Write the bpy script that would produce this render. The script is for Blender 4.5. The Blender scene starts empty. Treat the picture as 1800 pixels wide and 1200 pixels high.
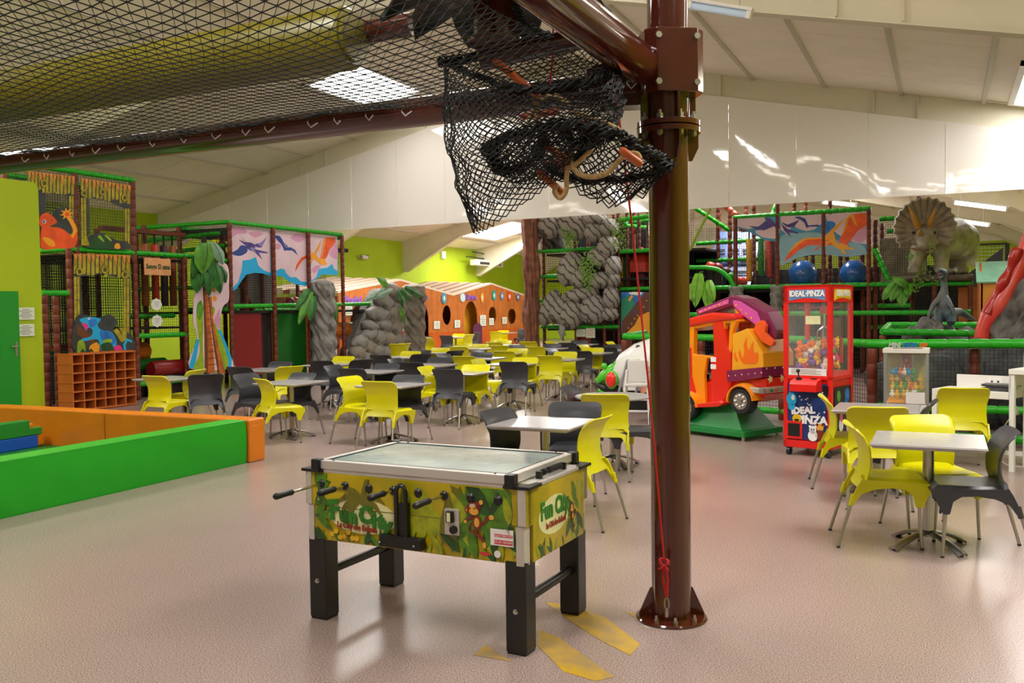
import bpy, bmesh, math, random
from mathutils import Vector, Matrix
random.seed(7)
sc = bpy.context.scene
COL = sc.collection
PI = math.pi
# ---------------------------------------------------------------- camera, world, lights, exposure
F, PITCH, ROLL, CAMH, YAW = 1600.0, 0.036, -0.013, 1.65, 0.4451
fw = Vector((0, math.cos(PITCH), -math.sin(PITCH))); up0 = Vector((0, math.sin(PITCH), math.cos(PITCH))); rt0 = Vector((1, 0, 0))
RT = math.cos(ROLL) * rt0 + math.sin(ROLL) * up0
UP = -math.sin(ROLL) * rt0 + math.cos(ROLL) * up0
RZ = Matrix.Rotation(YAW, 3, 'Z')
RT, UP, FW = RZ @ RT, RZ @ UP, RZ @ fw
cd = bpy.data.cameras.new('camera'); cam = bpy.data.objects.new('camera', cd); COL.objects.link(cam)
cd.sensor_fit = 'HORIZONTAL'; cd.sensor_width = 36.0; cd.lens = 36.0 * F / 1800.0; cd.clip_end = 200
cam.matrix_world = Matrix(((RT.x, UP.x, -FW.x, 0), (RT.y, UP.y, -FW.y, 0), (RT.z, UP.z, -FW.z, CAMH), (0, 0, 0, 1)))
sc.camera = cam
sc.view_settings.view_transform = 'Standard'; sc.view_settings.look = 'None'
sc.view_settings.gamma = 1.0; sc.view_settings.use_curve_mapping = False
sc.view_settings.exposure = 0.2
w = bpy.data.worlds.new('world'); sc.world = w; w.use_nodes = True
w.node_tree.nodes['Background'].inputs[0].default_value = (0.86, 0.92, 1.0, 1)
w.node_tree.nodes['Background'].inputs[1].default_value = 1.25
sc.cycles.max_bounces = 8; sc.cycles.diffuse_bounces = 6; sc.cycles.glossy_bounces = 3; sc.cycles.transmission_bounces = 6
sc.cycles.sample_clamp_indirect = 4.0
RIDGE_X, RIDGE_Z, SLOPE, XL, XR, YB, YF = -7.9, 7.3, 0.2222, -20.5, 4.7, 46.0, -9.0
def roof_z(x): return RIDGE_Z - SLOPE * abs(x - RIDGE_X)
def area(x, y, sx, sy, power, color=(1, 1, 1), dz=-0.06):
    l = bpy.data.lights.new('skylight_glow', 'AREA'); l.shape = 'RECTANGLE'; l.size = sx; l.size_y = sy; l.energy = power; l.color = color
    o = bpy.data.objects.new('skylight_glow', l); COL.objects.link(o)
    s = 1 if x < RIDGE_X else -1
    o.rotation_euler = (0, -s * math.atan(SLOPE), 0); o.location = (x, y, roof_z(x) + dz)
    return o
# roof lights, the first three seen, the rest added to light the hall: (x, y, length down the slope, length along the hall)
SKYLIGHTS = [(-11.4, 16.7, 1.35, 2.6), (1.75, 17.6, 1.4, 3.0), (-17.7, 36.3, 2.4, 3.0), (-5.0, 24.0, 1.4, 3.0),
             (1.4, 27.0, 1.4, 3.0), (-12.5, 30.5, 1.4, 3.0), (-4.0, 36.0, 1.4, 3.0),
             (-11.4, 3.5, 1.4, 3.0), (-2.8, 0.5, 1.4, 3.0), (1.5, 6.0, 1.4, 3.0), (-16.0, 7.5, 1.4, 3.0), (-5.5, 9.5, 1.4, 2.6), (-15.5, 22.5, 1.4, 3.0)]
SKY_POWER = 260.0
for x, y, a, b in SKYLIGHTS:
    area(x, y, a * 0.95, b * 0.95, SKY_POWER * (1.7 if y > 20 else .26 if 16 < y < 19 else 1.0), (1.0, 0.97, 0.93))
# ---------------------------------------------------------------- measuring helpers
def _ray(px, py): return RT * ((px - 900) / F) + UP * (-(py - 600) / F) + FW
def G(px, py, z=0.0):
    d = _ray(px, py); t = (z - CAMH) / d.z; return Vector((d.x * t, d.y * t, z))
def QY(px, py, y):
    d = _ray(px, py); t = y / d.y; return Vector((d.x * t, y, CAMH + d.z * t))
def QX(px, py, x):
    d = _ray(px, py); t = x / d.x; return Vector((x, d.y * t, CAMH + d.z * t))
# ---------------------------------------------------------------- materials
def srgb(h):
    h = h.lstrip('#'); r = []
    for i in (0, 2, 4):
        c = int(h[i:i + 2], 16) / 255; r.append(c / 12.92 if c <= 0.04045 else ((c + 0.055) / 1.055) ** 2.4)
    return (*r, 1)
MATS = {}
def mat(name, col, rough=0.5, metal=0.0, var=0.0, scale=8.0, bump=0.0, bscale=40.0, emit=0.0, spec=0.5, col2=None, trans=0.0, coat=0.0, kind='noise', alpha=1.0, detail=3.0, p0=.35, p1=.65):
    if name in MATS: return MATS[name]
    m = bpy.data.materials.new(name); m.use_nodes = True; MATS[name] = m
    nt = m.node_tree; b = nt.nodes['Principled BSDF']
    c = srgb(col) if isinstance(col, str) else col
    b.inputs['Base Color'].default_value = c; b.inputs['Roughness'].default_value = rough; b.inputs['Metallic'].default_value = metal
    b.inputs['Specular IOR Level'].default_value = spec; b.inputs['Coat Weight'].default_value = coat; b.inputs['Coat Roughness'].default_value = 0.08
    b.inputs['Transmission Weight'].default_value = trans
    if alpha < 1: b.inputs['Alpha'].default_value = alpha
    if emit > 0: b.inputs['Emission Color'].default_value = c; b.inputs['Emission Strength'].default_value = emit
    m.diffuse_color = c
    tc = nt.nodes.new('ShaderNodeTexCoord')
    if var > 0 or col2:
        n = nt.nodes.new('ShaderNodeTexNoise') if kind == 'noise' else nt.nodes.new('ShaderNodeTexWave')
        n.inputs['Scale'].default_value = scale; n.inputs['Detail'].default_value = detail
        if kind != 'noise': n.bands_direction = 'DIAGONAL'; n.inputs['Distortion'].default_value = 5.0; n.inputs['Detail Scale'].default_value = 1.5
        nt.links.new(tc.outputs['Object'], n.inputs['Vector'])
        r = nt.nodes.new('ShaderNodeValToRGB'); nt.links.new(n.outputs[0] if kind == 'noise' else n.outputs['Color'], r.inputs[0])
        if col2: c2 = srgb(col2); c1 = c
        else: c1 = tuple(min(1, v * (1 + var)) for v in c[:3]) + (1,); c2 = tuple(v * (1 - var) for v in c[:3]) + (1,)
        r.color_ramp.elements[0].color = c2; r.color_ramp.elements[1].color = c1
        r.color_ramp.elements[0].position = p0; r.color_ramp.elements[1].position = p1
        nt.links.new(r.outputs[0], b.inputs['Base Color'])
    if bump > 0:
        n2 = nt.nodes.new('ShaderNodeTexNoise'); n2.inputs['Scale'].default_value = bscale; n2.inputs['Detail'].default_value = 4
        nt.links.new(tc.outputs['Object'], n2.inputs['Vector'])
        bp = nt.nodes.new('ShaderNodeBump'); bp.inputs['Strength'].default_value = bump; bp.inputs['Distance'].default_value = 0.02
        nt.links.new(n2.outputs[0], bp.inputs['Height']); nt.links.new(bp.outputs[0], b.inputs['Normal'])
    return m
# ---------------------------------------------------------------- objects
def tag(o, label=None, cat=None, group=None, kind=None):
    if label: o['label'] = label
    if cat: o['category'] = cat
    if group: o['group'] = group
    if kind: o['kind'] = kind
    return o
def thing(name, label, cat, loc=(0, 0, 0), rz=0.0, group=None):
    o = bpy.data.objects.new(name, None); COL.objects.link(o); o.empty_display_size = 0.1
    o.location = loc; o.rotation_euler = (0, 0, rz); return tag(o, label, cat, group)
def frame(d):
    d = Vector(d).normalized(); a = Vector((0, 0, 1)) if abs(d.z) < 0.9 else Vector((1, 0, 0))
    s = d.cross(a).normalized(); return s, s.cross(d).normalized()
class MB:
    def __init__(self): self.v = []; self.f = []; self.m = []; self.mi = 0
    def add(self, vs, fs):
        o = len(self.v); self.v += [tuple(p) for p in vs]; self.f += [tuple(i + o for i in f) for f in fs]; self.m += [self.mi] * len(fs); return self
    def box(self, x0, x1, y0, y1, z0, z1, M=None):
        vs = [Vector((x, y, z)) for x in (x0, x1) for y in (y0, y1) for z in (z0, z1)]
        if M is not None: vs = [M @ p for p in vs]
        return self.add(vs, [(0, 1, 3, 2), (4, 6, 7, 5), (0, 4, 5, 1), (2, 3, 7, 6), (0, 2, 6, 4), (1, 5, 7, 3)])
    def cbox(self, c, s, rz=0.0, M=None):
        T = Matrix.Translation(c) @ Matrix.Rotation(rz, 4, 'Z')
        if M is not None: T = Matrix.Translation(c) @ M
        return self.box(-s[0] / 2, s[0] / 2, -s[1] / 2, s[1] / 2, -s[2] / 2, s[2] / 2, T)
    def tube(self, pts, r, n=8, cap=True, closed=False, sq=1.0):
        pts = [Vector(p) for p in pts]; k = len(pts); rs = r if isinstance(r, (list, tuple)) else [r] * k
        vs = []; up = None
        for i, p in enumerate(pts):
            if closed: d = pts[(i + 1) % k] - pts[i - 1]
            else: d = pts[min(i + 1, k - 1)] - pts[max(i - 1, 0)]
            if d.length < 1e-9: d = Vector((0, 0, 1))
            d.normalize()
            if up is None: s, up = frame(d)
            else:
                s = d.cross(up)
                if s.length < 1e-6: s, up = frame(d)
                else: s.normalize(); up = s.cross(d).normalized()
            for j in range(n):
                a = 2 * PI * j / n; vs.append(p + s * math.cos(a) * rs[i] + up * math.sin(a) * rs[i] * sq)
        fs = []
        for i in range(k if closed else k - 1):
            i2 = (i + 1) % k
            for j in range(n): fs.append((i * n + j, i * n + (j + 1) % n, i2 * n + (j + 1) % n, i2 * n + j))
        if cap and not closed: fs += [tuple(range(n))[::-1], tuple(range((k - 1) * n, k * n))]
        return self.add(vs, fs)
    def cyl(self, p0, p1, r, n=12, r2=None): return self.tube([p0, p1], [r, r if r2 is None else r2], n)
    def lathe(self, prof, n=16, c=(0, 0, 0), M=None, fn=None):
        vs = []; k = len(prof)
        for i, (r, z) in enumerate(prof):
            for j in range(n):
                a = 2 * PI * j / n; rr = r if fn is None else r * fn(a, z)
                p = Vector((rr * math.cos(a), rr * math.sin(a), z))
                vs.append((M @ p if M is not None else p) + Vector(c))
        fs = [(i * n + j, i * n + (j + 1) % n, (i + 1) * n + (j + 1) % n, (i + 1) * n + j) for i in range(k - 1) for j in range(n)]
        fs += [tuple(range(n))[::-1], tuple(range((k - 1) * n, k * n))]
        return self.add(vs, fs)
    def ball(self, c, r, n=12, m=8, M=None, fn=None):
        r = (r, r, r) if not isinstance(r, (tuple, list)) else r; vs = []
        for i in range(m + 1):
            t = PI * i / m
            for j in range(n):
                a = 2 * PI * j / n; d = Vector((math.sin(t) * math.cos(a), math.sin(t) * math.sin(a), math.cos(t)))
                k = 1 if fn is None else fn(d)
                p = Vector((d.x * r[0] * k, d.y * r[1] * k, d.z * r[2] * k))
                vs.append((M @ p if M is not None else p) + Vector(c))
        fs = [(i * n + j, (i + 1) * n + j, (i + 1) * n + (j + 1) % n, i * n + (j + 1) % n) for i in range(m) for j in range(n)]
        return self.add(vs, fs)
    def grid(self, fn, nu, nv, thick=0.0, close=False):
        P = [[Vector(fn(i / nu, j / nv)) for j in range(nv + 1)] for i in range(nu + 1)]
        W = nv + 1; vs = [p for r in P for p in r]
        fs = [(i * W + j, (i + 1) * W + j, (i + 1) * W + j + 1, i * W + j + 1) for i in range(nu) for j in range(nv)]
        if thick:
            N = []
            for i in range(nu + 1):
                for j in range(nv + 1):
                    a = P[min(i + 1, nu)][j] - P[max(i - 1, 0)][j]; b = P[i][min(j + 1, nv)] - P[i][max(j - 1, 0)]
                    q = a.cross(b); N.append(q.normalized() if q.length > 1e-12 else Vector((0, 0, 1)))
            o = len(vs); vs += [p - q * thick for p, q in zip(vs[:o], N)]
            fs += [tuple(x + o for x in reversed(f)) for f in fs]
            e = [(i * W) for i in range(nu + 1)]; e += [nu * W + j for j in range(1, nv + 1)]
            e += [i * W + nv for i in range(nu - 1, -1, -1)]; e += [j for j in range(nv - 1, 0, -1)]
            for q in range(len(e)):
                a, b = e[q], e[(q + 1) % len(e)]; fs.append((b, a, a + o, b + o))
        return self.add(vs, fs)
    def prism(self, poly, h0, h1, M=None):
        k = len(poly); vs = [Vector((p[0], p[1], h)) for h in (h0, h1) for p in poly]
        if M is not None: vs = [M @ p for p in vs]
        fs = [tuple(range(k))[::-1], tuple(range(k, 2 * k))] + [(i, (i + 1) % k, k + (i + 1) % k, k + i) for i in range(k)]
        return self.add(vs, fs)
    def build(self, name, m=None, parent=None, smooth=None, bevel=0.0, loc=None):
        me = bpy.data.meshes.new(name); me.from_pydata(self.v, [], self.f)
        ms = m if isinstance(m, (list, tuple)) else [m]
        for x in ms: me.materials.append(x)
        if len(ms) > 1: me.polygons.foreach_set('material_index', self.m)
        me.update()
        o = bpy.data.objects.new(name, me); COL.objects.link(o)
        if smooth is not None:
            me.shade_smooth()
            if smooth < 3: me.set_sharp_from_angle(angle=smooth)
        if bevel:
            b = o.modifiers.new('bevel', 'BEVEL'); b.width = bevel; b.segments = 2; b.limit_method = 'ANGLE'
        if parent is not None: o.parent = parent
        if loc is not None: o.location = loc
        return o
def fixn(o):
    bm = bmesh.new(); bm.from_mesh(o.data); bmesh.ops.recalc_face_normals(bm, faces=bm.faces); bm.to_mesh(o.data); bm.free(); return o
def dup(root, loc, rz=None, label=None, group=None):
    r = root.copy(); COL.objects.link(r); r.location = loc
    if rz is not None: r.rotation_euler = (0, 0, rz)
    if label: r['label'] = label
    if group: r['group'] = group
    for ch in list(root.children):
        c = ch.copy(); COL.objects.link(c); c.parent = r
        for g in ch.children:
            d = g.copy(); COL.objects.link(d); d.parent = c
    return r
def piece(me, name, parent, loc, rot=(0, 0, 0), scale=None):
    o = bpy.data.objects.new(name, me); COL.objects.link(o); o.parent = parent; o.location = loc; o.rotation_euler = rot
    if scale: o.scale = scale
    return o
def spline(pts, n=6, closed=True):
    k = len(pts); out = []
    P = [Vector(p) for p in pts]
    rng = range(k) if closed else range(k - 1)
    for i in rng:
        a, b, c, d = (P[(i - 1) % k], P[i], P[(i + 1) % k], P[(i + 2) % k]) if closed else (P[max(i - 1, 0)], P[i], P[i + 1], P[min(i + 2, k - 1)])
        for s in range(n):
            t = s / n; out.append(0.5 * ((2 * b) + (c - a) * t + (2 * a - 5 * b + 4 * c - d) * t * t + (-a + 3 * b - 3 * c + d) * t ** 3))
    if not closed: out.append(P[-1])
    return out
def text_mb(body, size, M, mt, parent, name='lettering', ext=0.002, align='CENTER', bold=0.0, shear=0.0, sx=1.0):
    cu = bpy.data.curves.new(name, 'FONT'); cu.body = body; cu.size = size; cu.extrude = ext; cu.align_x = align; cu.align_y = 'CENTER'
    cu.offset = bold; cu.shear = shear; cu.resolution_u = 2
    t = bpy.data.objects.new(name, cu); COL.objects.link(t)
    bpy.context.view_layer.update()
    me = bpy.data.meshes.new_from_object(t.evaluated_get(bpy.context.evaluated_depsgraph_get()))
    bpy.data.objects.remove(t); bpy.data.curves.remove(cu)
    me.transform(M @ Matrix.Diagonal((sx, 1, 1, 1))); me.materials.clear(); me.materials.append(mt)
    o = bpy.data.objects.new(name, me); COL.objects.link(o)
    if parent is not None: o.parent = parent
    return o
def plane_M(origin, ex, ey):
    ex, ey = Vector(ex).normalized(), Vector(ey).normalized(); n = ex.cross(ey); o = Vector(origin)
    return Matrix(((ex.x, ey.x, n.x, o.x), (ex.y, ey.y, n.y, o.y), (ex.z, ey.z, n.z, o.z), (0, 0, 0, 1)))
# ---------------------------------------------------------------- materials of the place
def floor_material():
    m = bpy.data.materials.new('speckled_vinyl'); m.use_nodes = True; nt = m.node_tree; b = nt.nodes['Principled BSDF']
    tc = nt.nodes.new('ShaderNodeTexCoord')
    def noise(s, d, p0, p1, c0, c1):
        n = nt.nodes.new('ShaderNodeTexNoise'); n.inputs['Scale'].default_value = s; n.inputs['Detail'].default_value = d
        nt.links.new(tc.outputs['Object'], n.inputs['Vector']); r = nt.nodes.new('ShaderNodeValToRGB')
        r.color_ramp.elements[0].position = p0; r.color_ramp.elements[1].position = p1
        r.color_ramp.elements[0].color = c0; r.color_ramp.elements[1].color = c1
        nt.links.new(n.outputs[0], r.inputs[0]); return r
    a = noise(150, 2, 0.40, 0.60, srgb('#857069'), srgb('#bba9a2'))
    c = noise(0.5, 3, 0.1, 0.9, (0.74, 0.74, 0.76, 1), (1.12, 1.06, 1.05, 1))
    mx = nt.nodes.new('ShaderNodeMix'); mx.data_type = 'RGBA'; mx.blend_type = 'MULTIPLY'; mx.inputs[0].default_value = 1
    nt.links.new(a.outputs[0], mx.inputs[6]); nt.links.new(c.outputs[0], mx.inputs[7]); nt.links.new(mx.outputs[2], b.inputs['Base Color'])
    b.inputs['Roughness'].default_value = 0.26
    b.inputs['Specular IOR Level'].default_value = 0.75
    return m
M_floor = floor_material()
M_ceil = mat('ceiling_board', '#f2e9dc', 0.75, var=0.03, scale=1.5)
M_batten = mat('ceiling_batten', '#c9c2b4', 0.6)
M_rafter = mat('painted_rafter', '#ddd6c2', 0.6, var=0.04, scale=1.0)
M_fascia = mat('white_pvc_panel', '#ebe5de', 0.05, spec=0.5, bump=0.30, bscale=1.0)
M_green = mat('lime_wall_paint', '#a8c412', 0.7, var=0.05, scale=1.2)
M_green2 = mat('lime_partition_paint', '#a3b800', 0.6, var=0.03, scale=1.2)
M_dgreen = mat('green_door_paint', '#0f8a1a', 0.5)
M_sky = mat('skylight_pane', (1, 0.99, 0.97, 1), 0.4, emit=4.5)
M_tubelit = mat('lit_tube', (1, 0.93, 0.82, 1), 0.4, emit=14)
M_tubeoff = mat('frosted_tube', '#d5dce2', 0.25)
M_white = mat('white_lacquer', '#e6e4e0', 0.4)
M_steel = mat('brushed_steel', '#b9b6b2', 0.32, 1.0)
M_chrome = mat('chrome', '#d6d6d6', 0.12, 1.0)
M_black = mat('black_plastic', '#17171a', 0.38, var=0.1)
M_blackmetal = mat('black_metal', '#121214', 0.35, spec=0.6)
# ---------------------------------------------------------------- setting
fl = MB(); fl.box(XL - 0.2, XR + 0.2, YF, YB, -0.1, 0); tag(fl.build('floor', M_floor), kind='structure', label='pinkish grey speckled vinyl floor')
def wall(name, a, m, label):
    b = MB(); b.box(*a); return tag(b.build(name, m), kind='structure', label=label)
wall('wall_left', (XL - 0.2, XL, YF, YB, 0, 4.5), M_green, 'lime green side wall under the roof slope')
wall('wall_right', (XR, XR + 0.2, YF, YB, 0, 4.5), M_green, 'lime green side wall on the right')
wall('wall_front', (XL, XR, YF - .2, YF, 0, 4.5), M_ceil, 'cream wall behind the viewer'); e = MB(); e.prism([(XL, 4.5), (XR, 4.5), (RIDGE_X, 7.3)], 0, .2, plane_M((0, YF, 0), (1, 0, 0), (0, 0, 1))); tag(fixn(e.build('wall_front', M_ceil)), kind='structure', label='cream gable behind the viewer')
e = MB(); e.box(XL, XR, YB, YB + .2, 0, 4.4); tag(e.build('wall_back', M_green), kind='structure', label='lime green end wall')
e = MB(); e.prism([(XL, 4.4), (XR, 4.4), (XR, 4.5), (RIDGE_X, 7.3), (XL, 4.5)], 0, -0.2, plane_M((0, YB, 0), (1, 0, 0), (0, 0, 1)))
tag(fixn(e.build('wall_back', M_ceil)), kind='structure', label='cream gable above the lime end wall')
# ceiling: slab above, boards and battens hung below it as pieces
ceil = MB()
T = 0.12
for s, x0, x1 in ((1, XL, RIDGE_X), (-1, RIDGE_X, XR)):
    p = [(x0, YF), (x1, YF), (x1, YB), (x0, YB)]
    vs = [Vector((x, y, roof_z(x) + 0.02)) for x, y in p] + [Vector((x, y, roof_z(x) + 0.02 + T)) for x, y in p]
    ceil.add(vs, [(0, 1, 2, 3)[::-1], (4, 5, 6, 7), (0, 1, 5, 4), (1, 2, 6, 5), (2, 3, 7, 6), (3, 0, 4, 7)])
ceiling = tag(fixn(ceil.build('ceiling', M_ceil)), kind='structure', label='cream boarded gable ceiling')
cs = math.cos(math.atan(SLOPE))
PW = 1.42
def in_sky(x, y):
    return any(abs(x - a) < s / 2 * cs + PW * 0.38 and abs(y - b) < l / 2 + 0.5 for a, b, s, l in SKYLIGHTS)
bd = MB(); bd.box(-PW / cs / 2 + 0.008, PW / cs / 2 - 0.008, -0.645, 0.645, -0.02, 0.0); bd_me = bd.build('tmp', M_ceil).data
bpy.data.objects.remove(bpy.data.objects['tmp'])
far = MB(); nb = 0
xs = [RIDGE_X + s * PW * (i + 0.5) for s in (-1, 1) for i in range(9) if XL < RIDGE_X + s * PW * (i + 0.5) < XR]
for x in xs:
    y = 3.0
    while y < YB - 1:
        if not in_sky(x, y):
            ang = -math.atan(SLOPE) if x < RIDGE_X else math.atan(SLOPE)
            if y < 19.2 and nb < 290 and (x < -6 or y > 10):
                piece(bd_me, 'ceiling_board', ceiling, (x, y, roof_z(x) + 0.018), (0, ang, 0)); nb += 1
            else:
                Mx = Matrix.Translation((x, y, roof_z(x) + 0.018)) @ Matrix.Rotation(ang, 4, 'Y')
                far.box(-PW / cs / 2 + 0.01, PW / cs / 2 - 0.01, -0.645, 0.645, -0.015, 0, Mx)
        y += 1.3
tag(far.build('ceiling_board_field', M_ceil, ceiling), kind='stuff')
for s in (-1, 1):
    for i in range(0, 9):
        x = RIDGE_X + s * PW * i
        if not XL < x < XR or (i == 0 and s == 1): continue
        b = MB(); b.box(-0.035, 0.035, YF, YB, -0.045, 0.03); b.build('batten', M_batten, ceiling, loc=(x, 0, roof_z(x)))
# portal frames (rafters with haunches)
n = 0
for y in (-0.5, 6.1, 12.7, 19.42, 25.9, 32.5, 39.1, 45.6):
    n += 1; b = MB()
    for s, xe in ((-1, XL), (1, XR)):
        hs = 2.8; xh = xe - s * hs
        prof = [(RIDGE_X, RIDGE_Z - 0.0), (xe, 4.5), (xe, 3.25), (xe - s * 0.18, 3.25), (xh, roof_z(xh) - 0.5), (RIDGE_X + s * 1.2, roof_z(RIDGE_X + 1.2) - 0.42), (RIDGE_X, RIDGE_Z - 0.75)]
        b.prism([(x, z) for x, z in prof], 0.04, -0.04, plane_M((0, y, 0), (1, 0, 0), (0, 0, 1)))
        # flange under the web
        lo = [(xe - s * 0.18, 3.25), (xh, roof_z(xh) - 0.5), (RIDGE_X + s * 1.2, roof_z(RIDGE_X + 1.2) - 0.42), (RIDGE_X, RIDGE_Z - 0.75)]
        for (xa, za), (xb, zb) in zip(lo[:-1], lo[1:]):
            b.add([Vector((xa, y - 0.11, za)), Vector((xa, y + 0.11, za)), Vector((xb, y + 0.11, zb)), Vector((xb, y - 0.11, zb)),
                   Vector((xa, y - 0.11, za - 0.02)), Vector((xa, y + 0.11, za - 0.02)), Vector((xb, y + 0.11, zb - 0.02)), Vector((xb, y - 0.11, zb - 0.02))],
                  [(0, 1, 2, 3), (7, 6, 5, 4), (0, 4, 5, 1), (2, 6, 7, 3), (1, 5, 6, 2), (0, 3, 7, 4)])
        for xx in (xe - s * 5.2, xe - s * 9.0, xe - s * 6.0):
            b.box(xx - 0.012, xx + 0.012, y - 0.1, y + 0.1, roof_z(xx) - 0.45, roof_z(xx) - 0.02)
    tag(fixn(b.build('trim_%d' % n, M_rafter)), kind='structure', label='painted steel roof rafter')
# white fascia of glossy sheets under the frame at y = 19.3
fa = bpy.data.objects.new('wall_gable', None); COL.objects.link(fa); tag(fa, kind='structure', label='glossy white sheet partition hung above the openings')
sw = 1.365; x = -20.5
random.seed(3)
while x < XR - 0.1:
    x1 = min(x + sw, XR); b = MB(); ph = random.random() * 6
    def fn(u, v, x=x, x1=x1, ph=ph):
        xx = x + 0.004 + (x1 - x - 0.008) * u; zb = 3.725; zt = roof_z(xx) - 0.46
        if zt < zb + 0.05: zt = zb + 0.05
        wv = 0.010 * math.sin(3.1 * u + ph) * math.sin(2.3 * v * (zt - zb) + ph * 2) + 0.006 * math.sin(7 * u * v + ph)
        return (xx, 19.3 + wv * (1 if 0.01 < u < 0.99 else 0.4), zb + (zt - zb) * v)
    b.grid(fn, 12, 16, -0.015); fixn(b.build('fascia_panel', M_fascia, fa, smooth=0.7))
    x = x1
# roof lights
M_frame = mat('skylight_frame', '#e8e6e0', 0.5)
for i, (x, y, a, bl) in enumerate(SKYLIGHTS):
    ang = -math.atan(SLOPE) if x < RIDGE_X else math.atan(SLOPE)
    t = bpy.data.objects.new('window_%d' % (i + 1), None); COL.objects.link(t); t.location = (x, y, roof_z(x)); t.rotation_euler = (0, ang, 0)
    tag(t, kind='structure', label='glowing roof light, most of the set added to light the hall')
    p = MB(); nr = 14
    for k in range(nr):
        p.box(-a / 2, a / 2, -bl / 2 + bl * k / nr, -bl / 2 + bl * (k + 0.96) / nr, -0.015 if k % 2 else 0.0, 0.012)
    p.build('pane', M_sky, t)
    f = MB()
    for sx in (-1, 1): f.box(sx * a / 2 - 0.05, sx * a / 2 + 0.05, -bl / 2 - 0.05, bl / 2 + 0.05, -0.06, 0.02)
    for sy in (-1, 1): f.box(-a / 2 - 0.05, a / 2 + 0.05, sy * bl / 2 - 0.05, sy * bl / 2 + 0.05, -0.06, 0.02)
    f.build('window_frame', M_frame, t)
# strip lights
def strip(c, ln, d, m, label, group=None, lit=True):
    c = Vector(c); d = Vector(d).normalized()
    t = thing('strip_light', label, 'light', c, 0, group)
    s, u = frame(d)
    b = MB(); b.tube([-d * ln / 2, d * ln / 2], 0.045, 10); b.build('tube', m, t, smooth=0.8)
    b = MB(); R = plane_M((0, 0, 0), d, Vector((0, 0, 1)).cross(d)); b.box(-ln / 2 - 0.04, ln / 2 + 0.04, -0.07, 0.07, 0.05, 0.09, R)
    for q in (-1, 1): b.box(q * ln / 2 - 0.03, q * ln / 2 + 0.03, -0.05, 0.05, -0.05, 0.06, R)
    b.build('housing', M_white, t)
    for q in (-0.35, 0.35):
        b = MB(); b.cyl(d * ln * q + Vector((0, 0, 0.08)), Vector(((d * ln * q).x, (d * ln * q).y, roof_z(c.x + (d * ln * q).x) - c.z)), 0.008, 6); b.build('hanger', M_steel, t)
    return t
M_tubenear = mat('cool_tube_glow', '#b9cbe0', 0.2, emit=0.12)  # faint glow put into the material of an unlit tube
for (p0, p1, yy, lab) in (((1212, 10), (1316, 27), 12.45, 'long unlit strip light under the roof beside the brown pole'),):
    a, b_ = QY(*p0, yy), QY(*p1, yy); strip((a + b_) / 2, (b_ - a).length, b_ - a, M_tubenear, lab, lit=False)
for (p0, p1, yy, lab) in (((1446, 355), (1504, 361), 30.0, 'lit strip light above the flying reptile banner on the right'),
                          ((1676, 356), (1770, 368), 26.2, 'longest lit strip light above the horned dinosaur'),
                          ((1676, 387), (1738, 396), 33.0, 'lit strip light just behind the horned dinosaur back'),
                          ((802, 417), (848, 404), 33.0, 'lit strip light left of the bright roof light at the far end'),
                          ((912, 432), (926, 428), 38.5, 'small far strip light beside the brown tree trunk')):
    a, b_ = QY(*p0, yy), QY(*p1, yy); strip((a + b_) / 2, (b_ - a).length, b_ - a, M_tubelit, lab)
STR = [(-4.6, 9.6), (-2.0, 9.9), (.6, 9.7), (3.0, 10.2), (-3.4, 7.2), (-.6, 7.0), (2.0, 7.3), (-9.5, 6.8), (-13, 4.2), (-4.2, 2.2), (1.2, 2.4), (-17.5, 9.0), (-16, 6.6), (-19, 11.2), (-14.5, 3.8), (3.6, 13.4)]  # unseen tubes; those far left are added to brighten the left ceiling
first = None
for x, y in STR:
    s = -1 if x > RIDGE_X else 1
    if first is None: first = strip((x, y, roof_z(x) - 0.55), 1.5, (1, 0, SLOPE * s), M_tubelit, 'lit strip light out of view on the near roof, some added for brightness', 'strip lights overhead')
    else: strip((x, y, roof_z(x) - 0.55), 1.5, (1, 0, SLOPE * s), M_tubelit, 'lit strip light out of view on the near roof, some added for brightness', 'strip lights overhead')
# partition with door on the left
pw = MB()
pp = [(7.0, 0), (10.44, 0), (10.44, 3.78), (10.36, 3.86), (7.0, 3.86)]
pw.prism(pp, 0, 0.16, plane_M((-13.9, 0, 0), (0, 1, 0), (0, 0, 1)))
tag(fixn(pw.build('wall_partition', M_green2)), kind='structure', label='lime green partition wall at the left edge')
dr = bpy.data.objects.new('door_1', None); COL.objects.link(dr); tag(dr, kind='structure', label='dark green door in the lime partition')
b = MB(); b.box(-13.735, -13.70, 9.1, 9.99, 0.0, 2.04); b.build('door_leaf', M_dgreen, dr, bevel=0.004)
b = MB(); b.box(-13.70, -13.69, 9.90, 9.94, 0.98, 1.22); b.tube([(-13.69, 9.92, 1.14), (-13.65, 9.92, 1.14), (-13.65, 9.80, 1.14)], 0.012, 8); b.build('door_handle', M_steel, dr, smooth=0.8)
M_paper = mat('paper', '#d7dccb', 0.8); M_ink = mat('ink', '#3a4038', 0.8)
def notice(c, w_, h_, ex, ey, label, lines=6, group=None, hd=None):
    c = Vector(c); Mx = plane_M(c, ex, ey); mb = MB(); mb.box(-w_ / 2, w_ / 2, -h_ / 2, h_ / 2, 0, 0.003, Mx); mb.mi = 1
    for i in range(lines):
        yy = h_ / 2 - h_ * (i + 1.2) / (lines + 1.4); ww = w_ * (0.8 if i else 0.5) * (0.8 + 0.2 * math.sin(i * 2.1))
        mb.box(-ww / 2, ww / 2, yy - h_ * 0.02, yy + h_ * 0.02, 0.003, 0.004, Mx)
    o = mb.build('notice', [M_paper, hd or M_ink]); return tag(o, label, 'sign', group)
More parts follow.
